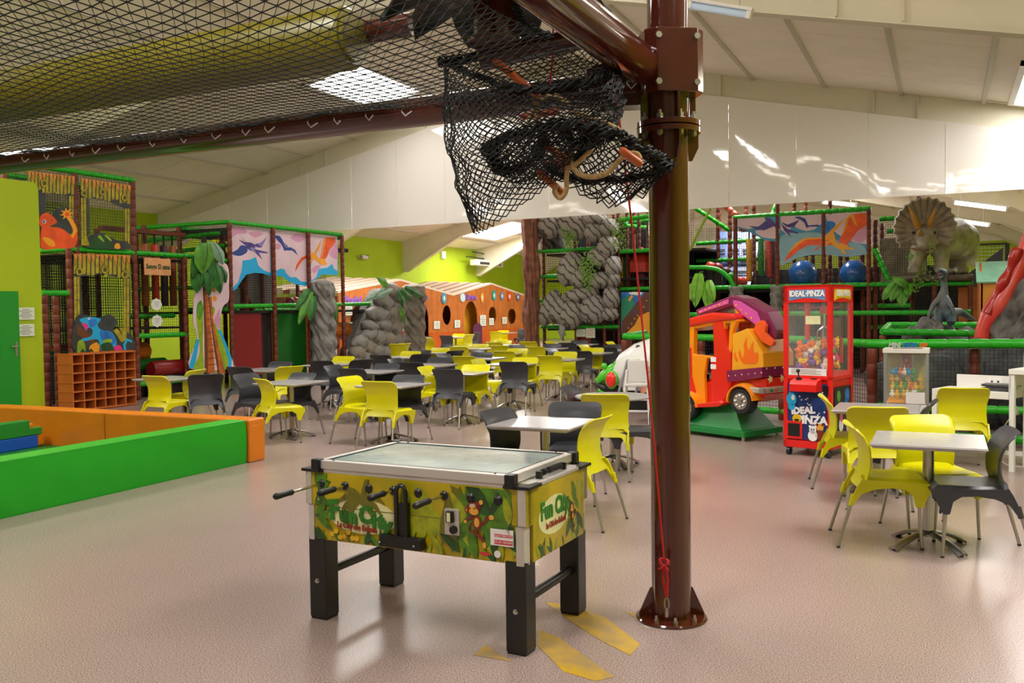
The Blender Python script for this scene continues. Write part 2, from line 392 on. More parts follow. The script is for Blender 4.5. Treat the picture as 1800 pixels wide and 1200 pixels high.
for py0, lab in ((551, 'white printed notice on the lime partition, upper of two'), (580, 'white printed notice on the lime partition, lower of two')):
    c = QX(44, py0, -13.735); notice(c + Vector((0.02, 0, 0)), 0.31, 0.2, (0, 1, 0), (0, 0, 1), lab)
# ---------------------------------------------------------------- chairs
M_ychair = mat('yellow_plastic', '#d0ca00', 0.36, spec=0.45)
M_dchair = mat('charcoal_plastic', '#34353b', 0.4, spec=0.5)
M_leg = mat('anodised_leg', '#b4aea6', 0.38, 0.9)
M_foot = mat('leg_cap', '#2a2a2c', 0.6)
def interp(t, tab):
    for (a, x), (b, y) in zip(tab[:-1], tab[1:]):
        if t <= b: 
            k = (t - a) / (b - a); k = k * k * (3 - 2 * k) * 0.5 + k * 0.5; return x + (y - x) * k
    return tab[-1][1]
def chair_meshes(m, nm):
    YZ = [(.28, -.276), (.34, -.262), (.405, -.238), (.46, -.213), (.55, -.190), (.65, -.193), (.74, -.225), (.83, -.300)]
    WZ = [(.28, .232), (.40, .229), (.50, .218), (.62, .216), (.73, .233), (.83, .256)]
    R_ = .075
    def back(u, v):
        U = math.sin((u - .5) * PI) * .35 + (2 * u - 1) * .65
        c = max(0, abs(U) * .25 - (.25 - R_)) / R_; zt = .818 - R_ * .9 * (1 - math.sqrt(max(0, 1 - min(1, c) ** 2)))
        e = max(0, abs(U) - .66) / .34; e = e * e * (3 - 2 * e); z = (.405 - .105 * e); z += (zt - z) * v
        return (U * interp(z, WZ), interp(z, YZ) + .042 * U * U * (1 if z > .45 else max(0, (z - .30) / .15)), z)
    b = MB(); b.grid(back, 22, 14, 0.012)
    bk = fixn(b.build('backrest', m, smooth=0.9)); b = MB()
    def seat(u, v):
        U = 2 * u - 1; e = max(0, abs(U) - .86) / .14; f = max(0, v - .88) / .12
        z = .462 - .012 * (1 - U * U) * math.sin(PI * v) - .035 * e * e - .045 * f * f + .02 * max(0, .15 - v) / .15
        return (U * (.205 + .018 * v), -.205 + .45 * v - .008 * U * U * v, z)
    b.grid(seat, 12, 10, -0.012)
    side = [(-.285, .300), (-.250, .300), (-.205, .365), (-.12, .40), (-.02, .412), (.07, .405), (.12, .37), (.138, .29), (.180, .29), (.205, .34), (.238, .41), (.232, .445), (-.185, .462), (-.20, .47), (-.225, .43), (-.262, .35)]
    for s in (-1, 1):
        Mx = plane_M((s * .222, 0, 0), (0, 1, 0), (0, 0, 1)); b.prism(side, -.008, .008, Mx)
    fr = [(-.226, .435), (.226, .435), (.222, .29), (.188, .29), (.165, .36), (.10, .395), (-.10, .395), (-.165, .36), (-.188, .29), (-.222, .29)]
    b.prism(fr, -.006, .006, plane_M((0, .222, 0), (1, 0, 0), (0, -.10, 1)))
    for sx in (-1, 1):
        b.tube([(sx * .205, .155, .40), (sx * .207, .160, .285)], [.026, .019], 8)
        b.tube([(sx * .217, -.255, .36), (sx * .221, -.272, .285)], [.017, .0175], 8)
    st = fixn(b.build('seat', m, smooth=0.7))
    return bk, st
def leg_mesh(p0, p1):
    b = MB(); b.cyl(p0, p1, .0125, 8, .0105); b.mi = 1; p = Vector(p1); b.cyl((p.x, p.y, 0.012), (p.x, p.y, 0), .0125, 8); return b
def make_chair(name, m):
    t = thing(name, 'chair', 'chair'); bk, st = chair_meshes(m, name); bk.parent = t; st.parent = t
    for s in (-1, 1):
        leg_mesh((s * .207, .16, .33), (s * .213, .18, .008)).build('leg', [M_leg, M_foot], t, smooth=0.8)
        leg_mesh((s * .221, -.272, .30), (s * .245, -.355, .008)).build('leg', [M_leg, M_foot], t, smooth=0.8)
    return t
proto = {'y': make_chair('plastic_chair', M_ychair), 'd': make_chair('plastic_chair', M_dchair)}
used = {'y': False, 'd': False}
CN = {'y': 'yellow', 'd': 'charcoal'}
def chair(px, py, c, az, label):
    p = G(px, py, .812); rz = YAW - math.radians(az)
    f = Vector((-math.sin(rz), math.cos(rz), 0)); loc = p + f * .295; loc.z = 0
    lab = CN[c] + ' plastic chair ' + label; g = CN[c] + ' chairs of the snack area'
    if not used[c]:
        used[c] = True; o = proto[c]; o.location = loc; o.rotation_euler = (0, 0, rz); o['label'] = lab; o['group'] = g
    else: o = dup(proto[c], loc, rz, lab, g)
    return o
# ---------------------------------------------------------------- tables
M_top = mat('grey_laminate', '#a9a5a6', 0.22, var=0.03, scale=20, spec=0.6)
M_cast = mat('cast_aluminium', '#a29e99', 0.3, 0.95)
def arc_foot():
    b = MB(); n = 9
    def fn(u, v):
        r = .03 + .27 * u; z = .085 * (1 - (u) ** 1.7) + .012; wd = .030 + .012 * u
        return (r, (2 * v - 1) * wd, z + .012 * (1 - (2 * v - 1) ** 2))
    b.grid(fn, n, 4, 0.014); return b
def make_table(rnd=False):
    t = thing('bistro_table', 'table', 'table')
    b = MB()
    if rnd: b.lathe([(.385, .705), (.395, .712), (.395, .725), (.388, .732)], 36); tp = b.build('tabletop', M_top, t, smooth=0.6)
    else:
        a, c = .345, .325
        vs = [(x, y, z) for z, k in ((.732, a), (.722, a + .004), (.700, c)) for x, y in ((-k, -k), (k, -k), (k, k), (-k, k))]
        b.add(vs, [(0, 1, 2, 3), (11, 10, 9, 8)] + [(i + 4, i, (i + 1) % 4, (i + 1) % 4 + 4)[::-1] for i in range(4)] + [(i + 8, i + 4, (i + 1) % 4 + 4, (i + 1) % 4 + 8)[::-1] for i in range(4)])
        tp = fixn(b.build('tabletop', M_top, t))
    b = MB(); b.lathe([(.036, .07), (.036, .69)], 14); b.build('column', M_steel, t, smooth=0.8)
    b = MB(); b.box(-.11, .11, -.11, .11, .685, .70); b.lathe([(.05, .09), (.05, .10), (.04, .115)], 14); b.build('mounting_plate', M_black, t)
    fo = arc_foot(); me = None
    for k in range(4):
        if me is None:
            o = fixn(fo.build('foot', M_cast, t, smooth=0.8)); me = o.data
        else: o = piece(me, 'foot', t, (0, 0, 0))
        a = PI / 4 + k * PI / 2; o.rotation_euler = (0, 0, a)
        g = MB(); g.cyl((.275, 0, 0), (.275, 0, .016), .02, 8); g.build('glide_pad', M_black, o)
    return t
tabp = {}
def table(px, py, label, rnd=False, rz=0.0):
    p = G(px, py, .73); p.z = 0
    lab = ('round' if rnd else 'square') + ' grey bistro table ' + label; g = None if rnd else 'square tables of the snack area'
    if rnd not in tabp:
        o = tabp[rnd] = make_table(rnd); o.location = p; o.rotation_euler = (0, 0, rz); o['label'] = lab
        if g: o['group'] = g
        return o
    return dup(tabp[rnd], p, rz, lab, g)
A_, C_, L_, R_ = 24, -156, 114, -66   # facing away, facing the camera, on the left side, on the right side
SEAT = [  # (table px, py, label, [(chair px, py, colour, facing, words)])
 (1632, 772, 'nearest on the right, in front of the desk', -.0, [(1482, 745, 'y', 103, 'at left end of the nearest right table, seen side-on'), (1610, 731, 'y', 177, 'behind the nearest right table, facing the camera'), (1790, 757, 'd', -72, 'cut by the right picture edge, at nearest right table')]),
 (1541, 716, 'in front of the mini crane machine', 0, [(1437, 696, 'y', 105, 'side-on in front of the red crane machine'), (1545, 718, 'y', 14, 'with its back to us before the mini crane machine table'), (1650, 706, 'd', -60, 'half hidden between two yellow chairs before the desk'), (1697, 684, 'y', 16, 'with its back to us, pushed up to the white desk')]),
 (957, 742, 'right behind the football table', 0, [(862, 721, 'd', 124, 'rising behind the middle of the football table'), (1013, 708, 'd', -168, 'on the far side of the table behind the football table'), (1067, 735, 'y', -62, 'nearest to the football table corner, seen edge-on')]),
 (1077, 695, 'beside the brown pole', 0, [(1061, 695, 'y', 14, 'with its back to us before the round table'), (990, 680, 'd', 112, 'left of the round table'), (1170, 690, 'd', -80, 'mostly hidden behind the brown pole at the round table')], True),
 (512, 671, 'nearest on the left, past the soft corner', 0, [(451, 667, 'y', 52, 'nearest to the orange corner of the soft play pen'), (539, 656, 'd', -148, 'on the far side of the nearest left table')]),
 (465, 649, 'in front of the dark red panel', 0, [(426, 658, 'd', 118, 'left of the table before the dark red panel'), (514, 645, 'y', -45, 'right of the table before the dark red panel'), (498, 636, 'd', C_, 'on the far side of the table before the dark red panel'), (415, 646, 'd', 20, 'beside the palm trunk cutout foot, seen from behind')]),
 (297, 664, 'beside the pigeonhole shelf', 0, [(264, 662, 'y', 28, 'just right of the pigeonhole shelf, seen from behind'), (352, 651, 'y', -75, 'at the right of the table beside the pigeonhole shelf'), (364, 659, 'd', -30, 'near the palm cutout, turned to the pigeonhole table')]),
 (691, 675, 'just beyond the far left corner of the football table', 0, [(607, 663, 'y', 120, 'left of the table beyond the football table, facing right'), (659, 672, 'y', A_, 'just beyond the football table far left corner, back to us'), (724, 660, 'd', C_, 'far side of the table beyond the football table, facing us')]),
 (655, 652, 'in the second row from the left front', 0, [(613, 649, 'd', A_, 'back to us, left in the second row of tables'), (579, 643, 'd', L_, 'facing right, left end of the second row of tables'), (684, 640, 'd', C_, 'facing us in the second row, before the stone ramp')]),
 (582, 640, 'at the foot of the left stone column', 0, [(560, 635, 'd', 20, 'back to us before the left stone column'), (608, 627, 'y', C_, 'facing us between the left stone column and the stone ramp'), (640, 633, 'd', -45, 'at the right of the table by the left stone column')]),
 (757, 641, 'second row, left of the nearest charcoal middle chair', 0, [(718, 638, 'd', A_, 'back to us left of the second row middle table'), (742, 645, 'y', L_, 'facing right beside the second row middle table'), (776, 629, 'd', C_, 'facing us behind the second row middle table')]),
 (712, 627, 'right of the stone ramp', 0, [(665, 625, 'd', A_, 'back to us at the right foot of the stone ramp'), (689, 631, 'd', 116, 'facing right at the foot of the stone ramp'), (725, 618, 'y', C_, 'facing us right of the stone ramp'), (744, 623, 'd', -40, 'slanted, below the right stone column')]),
 (768, 619, 'right of the right stone column', 0, [(777, 612, 'y', C_, 'facing us right of the right stone column'), (774, 623, 'd', 118, 'low behind the second row, facing right'), (803, 610, 'y', A_, 'back to us, third from the right stone column'), (804, 617, 'd', -45, 'slanted before a yellow chair in the third row'), (744, 616, 'd', C_, 'facing us at the foot of the right stone column')]),
 (814, 654, 'in the middle, left of the front charcoal chair', 0, [(781, 650, 'd', A_, 'back to us, nearest in the middle left'), (840, 642, 'y', -158, 'facing us in the middle, behind the front middle table')]),
 (848, 629, 'third row middle', 0, [(812, 627, 'y', A_, 'back to us in the third row middle'), (834, 632, 'y', L_, 'facing right in the third row middle'), (850, 620, 'd', C_, 'facing us in the third row middle'), (836, 616, 'd', 120, 'small, facing right behind the third row middle table')]),
 (902, 639, 'behind the front middle charcoal chair', 0, [(899, 637, 'd', 20, 'back to us, front and middle of the right block'), (883, 618, 'y', A_, 'back to us, behind the front middle charcoal chair'), (926, 629, 'y', -160, 'facing us right of the front middle charcoal chair')]),
 (893, 620, 'fourth row middle', 0, [(912, 613, 'y', -160, 'facing us with a bright back in the fourth row middle'), (876, 608, 'y', A_, 'back to us in the fourth row middle'), (910, 607, 'd', C_, 'low rounded back in the fourth row middle'), (938, 610, 'y', A_, 'back to us left of the rock tower corner post')]),
 (841, 612, 'fourth row, left of the middle', 0, [(846, 605, 'y', C_, 'facing us in the fourth row, left of the middle'), (812, 608, 'y', C_, 'facing us in the fourth row, below the purple gate side'), (866, 602, 'y', A_, 'back to us in the fifth row')]),
 (888, 606, 'fifth row middle', 0, [(888, 599, 'y', C_, 'facing us in the fifth row, below the playhouse windows'), (927, 601, 'y', 20, 'partly behind the brown tree trunk')]),
 (801, 592.5, 'against the wooden playhouse, left of the purple gate', 0, [(782, 590, 'd', A_, 'back to us against the playhouse, left'), (808, 587, 'y', C_, 'facing us against the playhouse, left of the purple gate'), (828, 588, 'y', -50, 'side-on just below the purple gate'), (841, 585, 'd', -58, 'side-on right beside the purple gate')]),
 (888, 584.5, 'against the playhouse, right of the purple gate', 0, [(870, 583, 'y', 14, 'back to us against the playhouse, right of the purple gate'), (886, 581, 'y', C_, 'facing us against the playhouse, right of the purple gate'), (910, 581, 'd', L_, 'side-on beside the brown tree trunk'), (921, 578, 'd', C_, 'facing us beside the brown tree trunk')]),
 (708, 600, 'seen between the stone ramp and right stone column', 0, [(751, 592, 'd', -150, 'facing us just right of the right stone column'), (748, 594, 'y', 40, 'a sliver right of the right stone column'), (695, 605, 'y', A_, 'back to us between stone ramp and right stone column'), (713, 604, 'y', -50, 'left edge of the right stone column'), (693, 597, 'd', C_, 'dark, peeping out right of the stone ramp')]),
 (985, 631, 'on the right of the right block front', 0, [(963, 626, 'y', 22, 'back to us, right block front'), (996, 619, 'y', -160, 'facing us, right block front'), (1018, 618, 'd', 22, 'back to us right of the right block front table')]),
 (1040, 620, 'left of the white rocket ride', 0, [(1044, 612, 'y', -160, 'facing us, left of the white rocket ride'), (1022, 607, 'y', 120, 'small back, left of the rocket ride table'), (1064, 611, 'd', 20, 'back to us just left of the white rocket ride')]),
 (965, 612, 'fourth row, before the rock tower left post', 0, [(972, 605, 'd', C_, 'facing us before the left post of the rock tower'), (966, 615, 'd', 118, 'low, facing right before the rock tower'), (995, 603, 'd', A_, 'back to us before the rock tower')]),
 (1022, 605, 'closest to the rock tower', 0, [(1020, 599, 'd', C_, 'facing us, closest to the rock tower'), (962, 600, 'y', 118, 'small, at the foot of the rock tower left post')]),
 (1092, 615, 'beside the green railing elbow', 0, [(1084, 606, 'd', C_, 'facing us beside the green railing elbow'), (1068, 601, 'y', 118, 'at the right post of the rock tower')]),
]
for row in SEAT:
    t = table(row[0], row[1], row[2], len(row) > 5, row[3])
    for c in row[4]: chair(*c)
# ---------------------------------------------------------------- football table
M_alu = mat('satin_aluminium', '#cdc7c2', 0.35, 0.35)
M_jung = mat('jungle_print', '#cbb000', 0.3, col2='#a39400', scale=3.5, coat=0.3)
M_leaf1 = mat('print_leaf_dark', '#1c4a12', 0.35, var=0.4, scale=20, coat=0.3)
M_leaf2 = mat('print_leaf_mid', '#4b7a10', 0.35, var=0.35, scale=20, coat=0.3)
M_leaf3 = mat('print_leaf_light', '#98a010', 0.35, var=0.25, scale=20, coat=0.3)
M_pale = mat('print_pale', '#e2dfa6', 0.35, var=0.08, scale=12, coat=0.3)
M_olive = mat('print_olive', '#6f6a10', 0.35, coat=0.3)
M_gold = mat('print_gold', '#e0b010', 0.35, coat=0.3)
M_mbrown = mat('print_brown', '#7a2414', 0.35, coat=0.3)
M_mtan = mat('print_tan', '#e8a83c', 0.35, coat=0.3)
M_red = mat('print_red', '#d23040', 0.4); M_pw = mat('print_white', '#efecec', 0.4); M_lgreen = mat('print_lettergreen', '#2f7a1d', 0.4, var=0.2, scale=30)
M_glass = mat('tinted_glass_top', '#86a6a6', 0.03, spec=0.6, coat=0.5, col2='#b9cfca', scale=3.0)
FT = thing('football_table', 'coin-operated football table with jungle print sides and black legs', 'table', (-2.425, 4.25, 0), -0.03)
def leg(x, y):
    b = MB(); b.box(x - .055, x + .055, y - .055, y + .055, 0.01, .45); o = b.build('leg', M_blackmetal, FT, bevel=.006)
    b = MB(); b.box(x - .05, x + .05, y - .05, y + .05, 0, .012); b.build('foot_pad', M_black, o)
    b = MB(); s = -1 if y < 0 else 1
    b.cyl((x, y + s * .053, .21), (x, y + s * .058, .21), .013, 10); b.cyl((x, y + s * .058, .21), (x, y + s * .068, .21), .008, 6); b.build('bolt', M_chrome, o)
LX, LY = .595, .315
for sx in (-1, 1):
    for sy in (-1, 1): leg(sx * LX, sy * LY)
    b = MB(); b.cyl((sx * LX, -LY + .05, .24), (sx * LX, LY - .05, .24), .024, 14); b.build('crossbar', M_blackmetal, FT, smooth=.8)
HL, HW = .65, .37
b = MB(); b.box(-HL + .012, HL - .012, -HW + .004, HW - .004, .435, .62); b.box(-HL - .012, HL + .012, -HW, HW, .62, .795); b.build('cabinet', M_jung, FT, bevel=.003)
# aluminium corner posts
for sx in (-1, 1):
    for sy in (-1, 1):
        b = MB()
        for z0, z1, e in ((.432, .618, 0.0), (.622, .80, .012)):
            x0, y0 = sx * (HL + e), sy * (HW + .006 + e * .2); pr = []
            pr = [(x0 - sx * .045, y0), (x0 - sx * .02, y0), (x0 - sx * .006, y0 - sy * .006), (x0, y0 - sy * .02), (x0, y0 - sy * .055), (x0 - sx * .015, y0 - sy * .055), (x0 - sx * .045, y0 - sy * .03)]
            b.prism(pr, z0, z1)
        fixn(b.build('corner_post', M_alu, FT, smooth=.6))
        b = MB(); b.prism([(sx * (HL + .03), sy * (HW + .012)), (sx * (HL - .11), sy * (HW + .012)), (sx * (HL - .11), sy * (HW - .02)), (sx * (HL - .02), sy * (HW - .03)), (sx * (HL - .0), sy * (HW - .13)), (sx * (HL + .03), sy * (HW - .13))], .797, .812)
        fixn(b.build('corner_cap', M_black, FT))
for sx in (-1, 1):
    b = MB(); b.box(*sorted((sx * (HL - .09), sx * (HL + .018))), -HW + .08, HW - .08, .795, .81); b.build('end_shelf', M_alu, FT)
TL, TW = .585, .375
b = MB()
for s in (-1, 1):
    b.box(-TL, TL, s * TW - (.045 if s > 0 else 0), s * TW + (.045 if s < 0 else 0), .816, .860)
    b.box(s * TL - (.045 if s > 0 else 0), s * TL + (.045 if s < 0 else 0), -TW + .045, TW - .045, .816, .860)
b.box(-TL + .01, TL - .01, -TW + .006, TW - .006, .795, .818)
b.build('top_frame', M_alu, FT, bevel=.003)
b = MB(); b.box(-TL + .045, TL - .045, -TW + .045, TW - .045, .82, .857); b.build('glass', M_glass, FT)
b = MB()
for s in (-1, 1):
    b.box(-TL + .04, TL - .04, s * (TW - .047) - .003, s * (TW - .047) + .003, .854, .8612)
    b.box(s * (TL - .047) - .003, s * (TL - .047) + .003, -TW + .04, TW - .04, .854, .8612)
b.build('glass_seal', M_black, FT)
for sx in (-1, 1):
    for sy in (-1, 1):
        b = MB(); b.cbox((sx * (TL - .006), sy * (TW - .006), .834), (.052, .052, .066)); b.build('frame_corner', M_black, FT, bevel=.006)
        b = MB(); b.cyl((sx * (TL - .1), sy * (TW - .022), .860), (sx * (TL - .1), sy * (TW - .022), .864), .006, 8); b.build('screw', M_black, FT)
# score counter
b = MB(); b.cyl((HL - .03, -.14, .835), (HL - .03, .14, .835), .005, 6)
for s in (-1, 1): b.cbox((HL - .03, s * .145, .826), (.03, .02, .04))
sb = b.build('score_rod', M_black, FT)
for k in range(10):
    b = MB(); y = -.10 + k * .019 + (.03 if k > 1 else 0); b.lathe([(.006, -.008), (.017, -.004), (.017, .004), (.006, .008)], 10, (HL - .03, y, .835), Matrix.Rotation(PI / 2, 3, 'X')); b.build('counter', M_black, sb, smooth=.8)
# rods and handles, near side; bearings
HX = [-.645 + .128 * k + .05 for k in range(10)]
HX = [-.55 + (1.06 / 7) * k for k in range(8)]
ZB = .735
def bearing(x, s):
    b = MB(); y = s * HW; b.lathe([(.024, 0), (.024, .004), (.014, .012), (.010, .012)], 16, (x, y, ZB), Matrix.Rotation(-s * PI / 2, 3, 'X')); return b.build('bearing', M_black, FT, smooth=.6)
for k, x in enumerate(HX):
    bearing(x, -1); bearing(x, 1)
    out = {0: .37, 1: .22, 3: .21, 5: .27}.get(k)
    s = -1
    if out is None: s = 1; out = .28
    b = MB(); b.cyl((x, 0, ZB), (x, s * (HW + out - .10), ZB), .0075, 8); rd = b.build('rod', M_chrome, FT, smooth=.8)
    b = MB(); b.lathe([(.013, 0), (.0165, .01), (.015, .05), (.017, .10), (.017, .125), (.010, .135)], 12, (x, s * (HW + out - .135), ZB), Matrix.Rotation(-s * PI / 2, 3, 'X')); b.build('handle', M_black, rd, smooth=.8)
# print on the sides. art(x, y) takes the panel's own coordinates: u 0..1 along, v 0..1 up
def art_panel(parent, name, layers, mats, Mx, eps=.00005, z0=.0008):
    mb = MB()
    for i, (mi, poly) in enumerate(layers):
        mb.mi = mi; mb.prism(poly, 0, z0 + eps * i, Mx)
    return fixn(mb.build(name, mats, parent))
def leafp(x, y, l, a, w_=.28, bend=.2):
    out = []; n = 6
    for i in range(n + 1):
        t = i / n; s = math.sin(PI * t ** .8) * w_ * l / 2; aa = a + bend * t; out.append((x + l * t * math.cos(aa) - s * math.sin(aa), y + l * t * math.sin(aa) + s * math.cos(aa)))
    for i in range(n - 1, 0, -1):
        t = i / n; s = -math.sin(PI * t ** .8) * w_ * l / 2; aa = a + bend * t; out.append((x + l * t * math.cos(aa) - s * math.sin(aa), y + l * t * math.sin(aa) + s * math.cos(aa)))
    return out
def monkey(cx, cy, k):  # a plain little monkey, arms and legs flung out
    L = []; q = lambda pts: [(cx + a * k, cy + b_ * k) for a, b_ in pts]
    el = lambda x, y, rx, ry, n=14: q([(x + rx * math.cos(2 * PI * i / n), y + ry * math.sin(2 * PI * i / n)) for i in range(n)])
    def limb(p, wd):
        P = spline([(a, b_, 0) for a, b_ in p], 4, False); up = []; dn = []
        for i, s in enumerate(P):
            d = (P[min(i + 1, len(P) - 1)] - P[max(i - 1, 0)]); d = Vector((d.x, d.y, 0)).normalized(); nn = Vector((-d.y, d.x, 0)) * wd
            up.append((s.x + nn.x, s.y + nn.y)); dn.append((s.x - nn.x, s.y - nn.y))
        return q(up + dn[::-1])
    L += [(0, limb([(.1, .1), (-.25, -.05), (-.32, -.35), (0, -.4), (.2, -.2)], .04))]
    L += [(0, limb([(-.1, .3), (-.3, .22), (-.48, .08)], .06)), (1, el(-.52, .03, .09, .08)), (0, limb([(.05, .5), (.22, .7), (.30, .95)], .06)), (1, el(.32, 1.0, .11, .11))]
    L += [(0, limb([(.2, -.1), (.5, .1), (.62, .3), (.8, .32)], .075)), (1, el(.86, .35, .14, .12)), (0, limb([(.15, -.2), (-.05, -.45), (.3, -.62), (.45, -.85)], .075)), (1, el(.47, -.97, .09, .15))]
    L += [(0, el(.1, .05, .24, .34)), (1, el(.09, .05, .14, .22)), (0, el(-.42, .6, .13, .13)), (1, el(-.42, .6, .07, .07)), (0, el(.12, .92, .12, .12)), (0, el(-.12, .68, .32, .3)), (1, el(-.05, .55, .25, .17)), (1, el(-.12, .78, .17, .1)), (2, el(-.2, .82, .06, .07)), (2, el(-.05, .84, .06, .07)), (3, el(-.2, .81, .025, .035)), (3, el(-.05, .83, .025, .035)), (0, el(-.02, .68, .05, .03))]
    return L
W_, H_ = 2 * HL - .08, .35
MF = plane_M((-HL + .04, -HW - .001, .44), (1, 0, 0), (0, 0, 1))
PM = [M_leaf1, M_leaf2, M_leaf3, M_pale, M_olive, M_gold, M_mbrown, M_mtan, M_red, M_pw, M_black]
def clip(poly, w_, h_): return [(min(max(x, 0), w_), min(max(y, 0), h_)) for x, y in poly]
random.seed(11)
Ls = []
Ls += [(3, [(W_ * .08 + W_ * .36 * (.5 + .5 * math.cos(a)), H_ * .15 + H_ * .52 * (.5 + .5 * math.sin(a))) for a in [2 * PI * i / 24 for i in range(24)]])]
for i in range(16):   # tall pale leaves on the right half
    x = W_ * (.45 + .55 * random.random()); Ls.append((random.choice([2, 2, 2, 4]), clip(leafp(x, H_ * random.random() * .3, H_ * (.5 + .5 * random.random()), PI / 2 + random.uniform(-.6, .6), .3), W_, H_)))
for i in range(20):
    x = W_ * (.72 + .28 * random.random()); Ls.append((random.choice([0, 1, 1, 2]), clip(leafp(x, H_ * random.random() * .55, H_ * (.4 + .5 * random.random()), PI / 2 + random.uniform(-.8, .8), .32), W_, H_)))
for i in range(26):
    x = W_ * random.random(); Ls.append((random.choice([0, 1, 2, 4]), clip(leafp(x, -.01, H_ * (.14 + .22 * random.random()), PI / 2 + random.uniform(-.9, .9), .3), W_, H_)))
for i in range(16):
    Ls.append((random.choice([0, 1, 1]), clip(leafp(W_ * .005 + random.random() * .04, H_ * random.random(), H_ * .3, random.uniform(-1.0, 1.0), .4), W_, H_)))
for k in range(7):    # palm crown behind the lettering
    a = PI * (.0 + k / 6) + .1; Ls.append((4, clip(leafp(W_ * .25, H_ * .60, .16, a, .25, (-1.1 if a < PI / 2 else 1.1)), W_, H_)))
Ls.append((4, [(W_ * .245, H_ * .62), (W_ * .265, H_ * .62), (W_ * .30, H_ * .97), (W_ * .28, H_ * .97)]))
for k in range(7): Ls.append((5, [(W_ * (.1 + .022 * k) + .016 * math.cos(a), H_ * (.10 + .05 * math.sin(k * 2)) + .014 * math.sin(a)) for a in [2 * PI * i / 7 for i in range(7)]]))
pn = art_panel(FT, 'front_print', Ls, PM, MF)
zz = .0008 + .00005 * len(Ls)
MZ = lambda u, v, dz=0.0, rot=0.0: MF @ Matrix.Translation((W_ * u, H_ * v, zz + dz)) @ Matrix.Rotation(rot, 4, 'Z')
b = MB(); 
for i, (mi, poly) in enumerate(monkey(W_ * .815, H_ * .50, .105)): b.mi = mi; b.prism(poly, 0, .001 + .00015 * i, MF @ Matrix.Translation((0, 0, zz)))
fixn(b.build('monkey_print', [M_mbrown, M_mtan, M_pw, M_black], FT))
M_halo = mat('print_white_halo', '#dfe3c8', 0.4)
for ch, u_, v_, sz, ro in (('F', .115, .46, .138, .12), ('u', .166, .41, .105, 0), ('n', .216, .39, .105, .05), ('C', .282, .43, .120, .1), ('i', .326, .385, .11, 0), ('t', .358, .37, .11, -.1), ('y', .392, .32, .12, -.1)):
    text_mb(ch, sz, MZ(u_, v_, .001, ro), M_lgreen, pn, bold=.007, sx=1.0)
text_mb('La Cité des Enfants', .042, MZ(.235, .245, .0015, -.03), mat('print_rust', '#9a3a22', .4), pn, bold=.0012, sx=.78)
# seam line, ball shelf bracket, coin plate, stickers
b = MB(); b.box(-HL + .05, HL - .05, -HW - .003, -HW - .001, .617, .621); b.build('seam', M_olive, FT)
yb = -HW - .03
b = MB(); x0 = -.03
b.tube([(x0 - .028, yb, .50), (x0 - .028, yb, .74), (x0 - .018, yb, .765), (x0, yb, .772), (x0 + .018, yb, .765), (x0 + .028, yb, .74), (x0 + .028, yb, .50)], .012, 8)
b.box(x0 - .016, x0 + .034, yb + .005, yb + .03, .50, .68); b.build('ball_lift', M_blackmetal, FT, smooth=.8)
b = MB(); b.box(x0 - .13, x0 + .13, yb - .02, yb + .03, .452, .515); tr = b.build('ball_tray', M_black, FT, bevel=.012)
for q in (-.115, .09): 
    b = MB(); b.cyl((x0 + q, yb - .02, .48), (x0 + q, yb - .028, .48), .006, 8); b.build('screw', M_chrome, tr)
xc = .255
b = MB(); b.box(xc - .042, xc + .042, -HW - .014, -HW, .545, .675); cp = b.build('coin_plate', M_alu, FT, bevel=.004)
b = MB(); b.box(xc - .022, xc + .016, -HW - .035, -HW - .014, .61, .665); b.build('coin_slot', M_black, cp, bevel=.003)
b = MB(); b.box(xc - .014, xc + .006, -HW - .037, -HW - .035, .615, .66); b.build('coin_label', M_pale, cp)
b = MB(); b.cyl((xc + .015, -HW - .014, .575), (xc + .015, -HW - .03, .575), .02, 12); b.build('coin_return', M_black, cp, smooth=.8)
ys = -HW - .001 - zz
Ms = lambda x, z: plane_M((x, ys - .001, z), (1, 0, 0), (0, 0, 1))
b = MB(); b.box(-.062, .062, -.04, .04, 0, .001, Ms(.53, .56)); b.mi = 1
b.box(-.040, .058, .002, .016, .001, .0016, Ms(.53, .56)); b.box(-.040, .058, -.033, -.012, .001, .0016, Ms(.53, .56)); st = b.build('phone_sticker', [M_pw, M_red], FT)
text_mb('Appel GRATUIT', .014, Ms(.539, .569) @ Matrix.Translation((0, 0, .002)), M_pw, st, ext=.0004)
text_mb('01.64.100.844', .016, Ms(.539, .538) @ Matrix.Translation((0, 0, .002)), M_pw, st, ext=.0004)
b = MB(); b.cyl((.505, ys, .478), (.505, ys - .002, .478), .018, 14); b.mi = 1; b.box(-.06, -.005, -.012, .002, 0, .002, Ms(.47, .478)); b.build('maker_sticker', [M_pw, M_red], FT)
for q in (-.56, .565):
    b = MB(); b.cyl((q, -HW - .003, .60 if q > 0 else .655), (q, -HW - .02, .60 if q > 0 else .655), .006, 8); b.build('screw', M_chrome, FT)
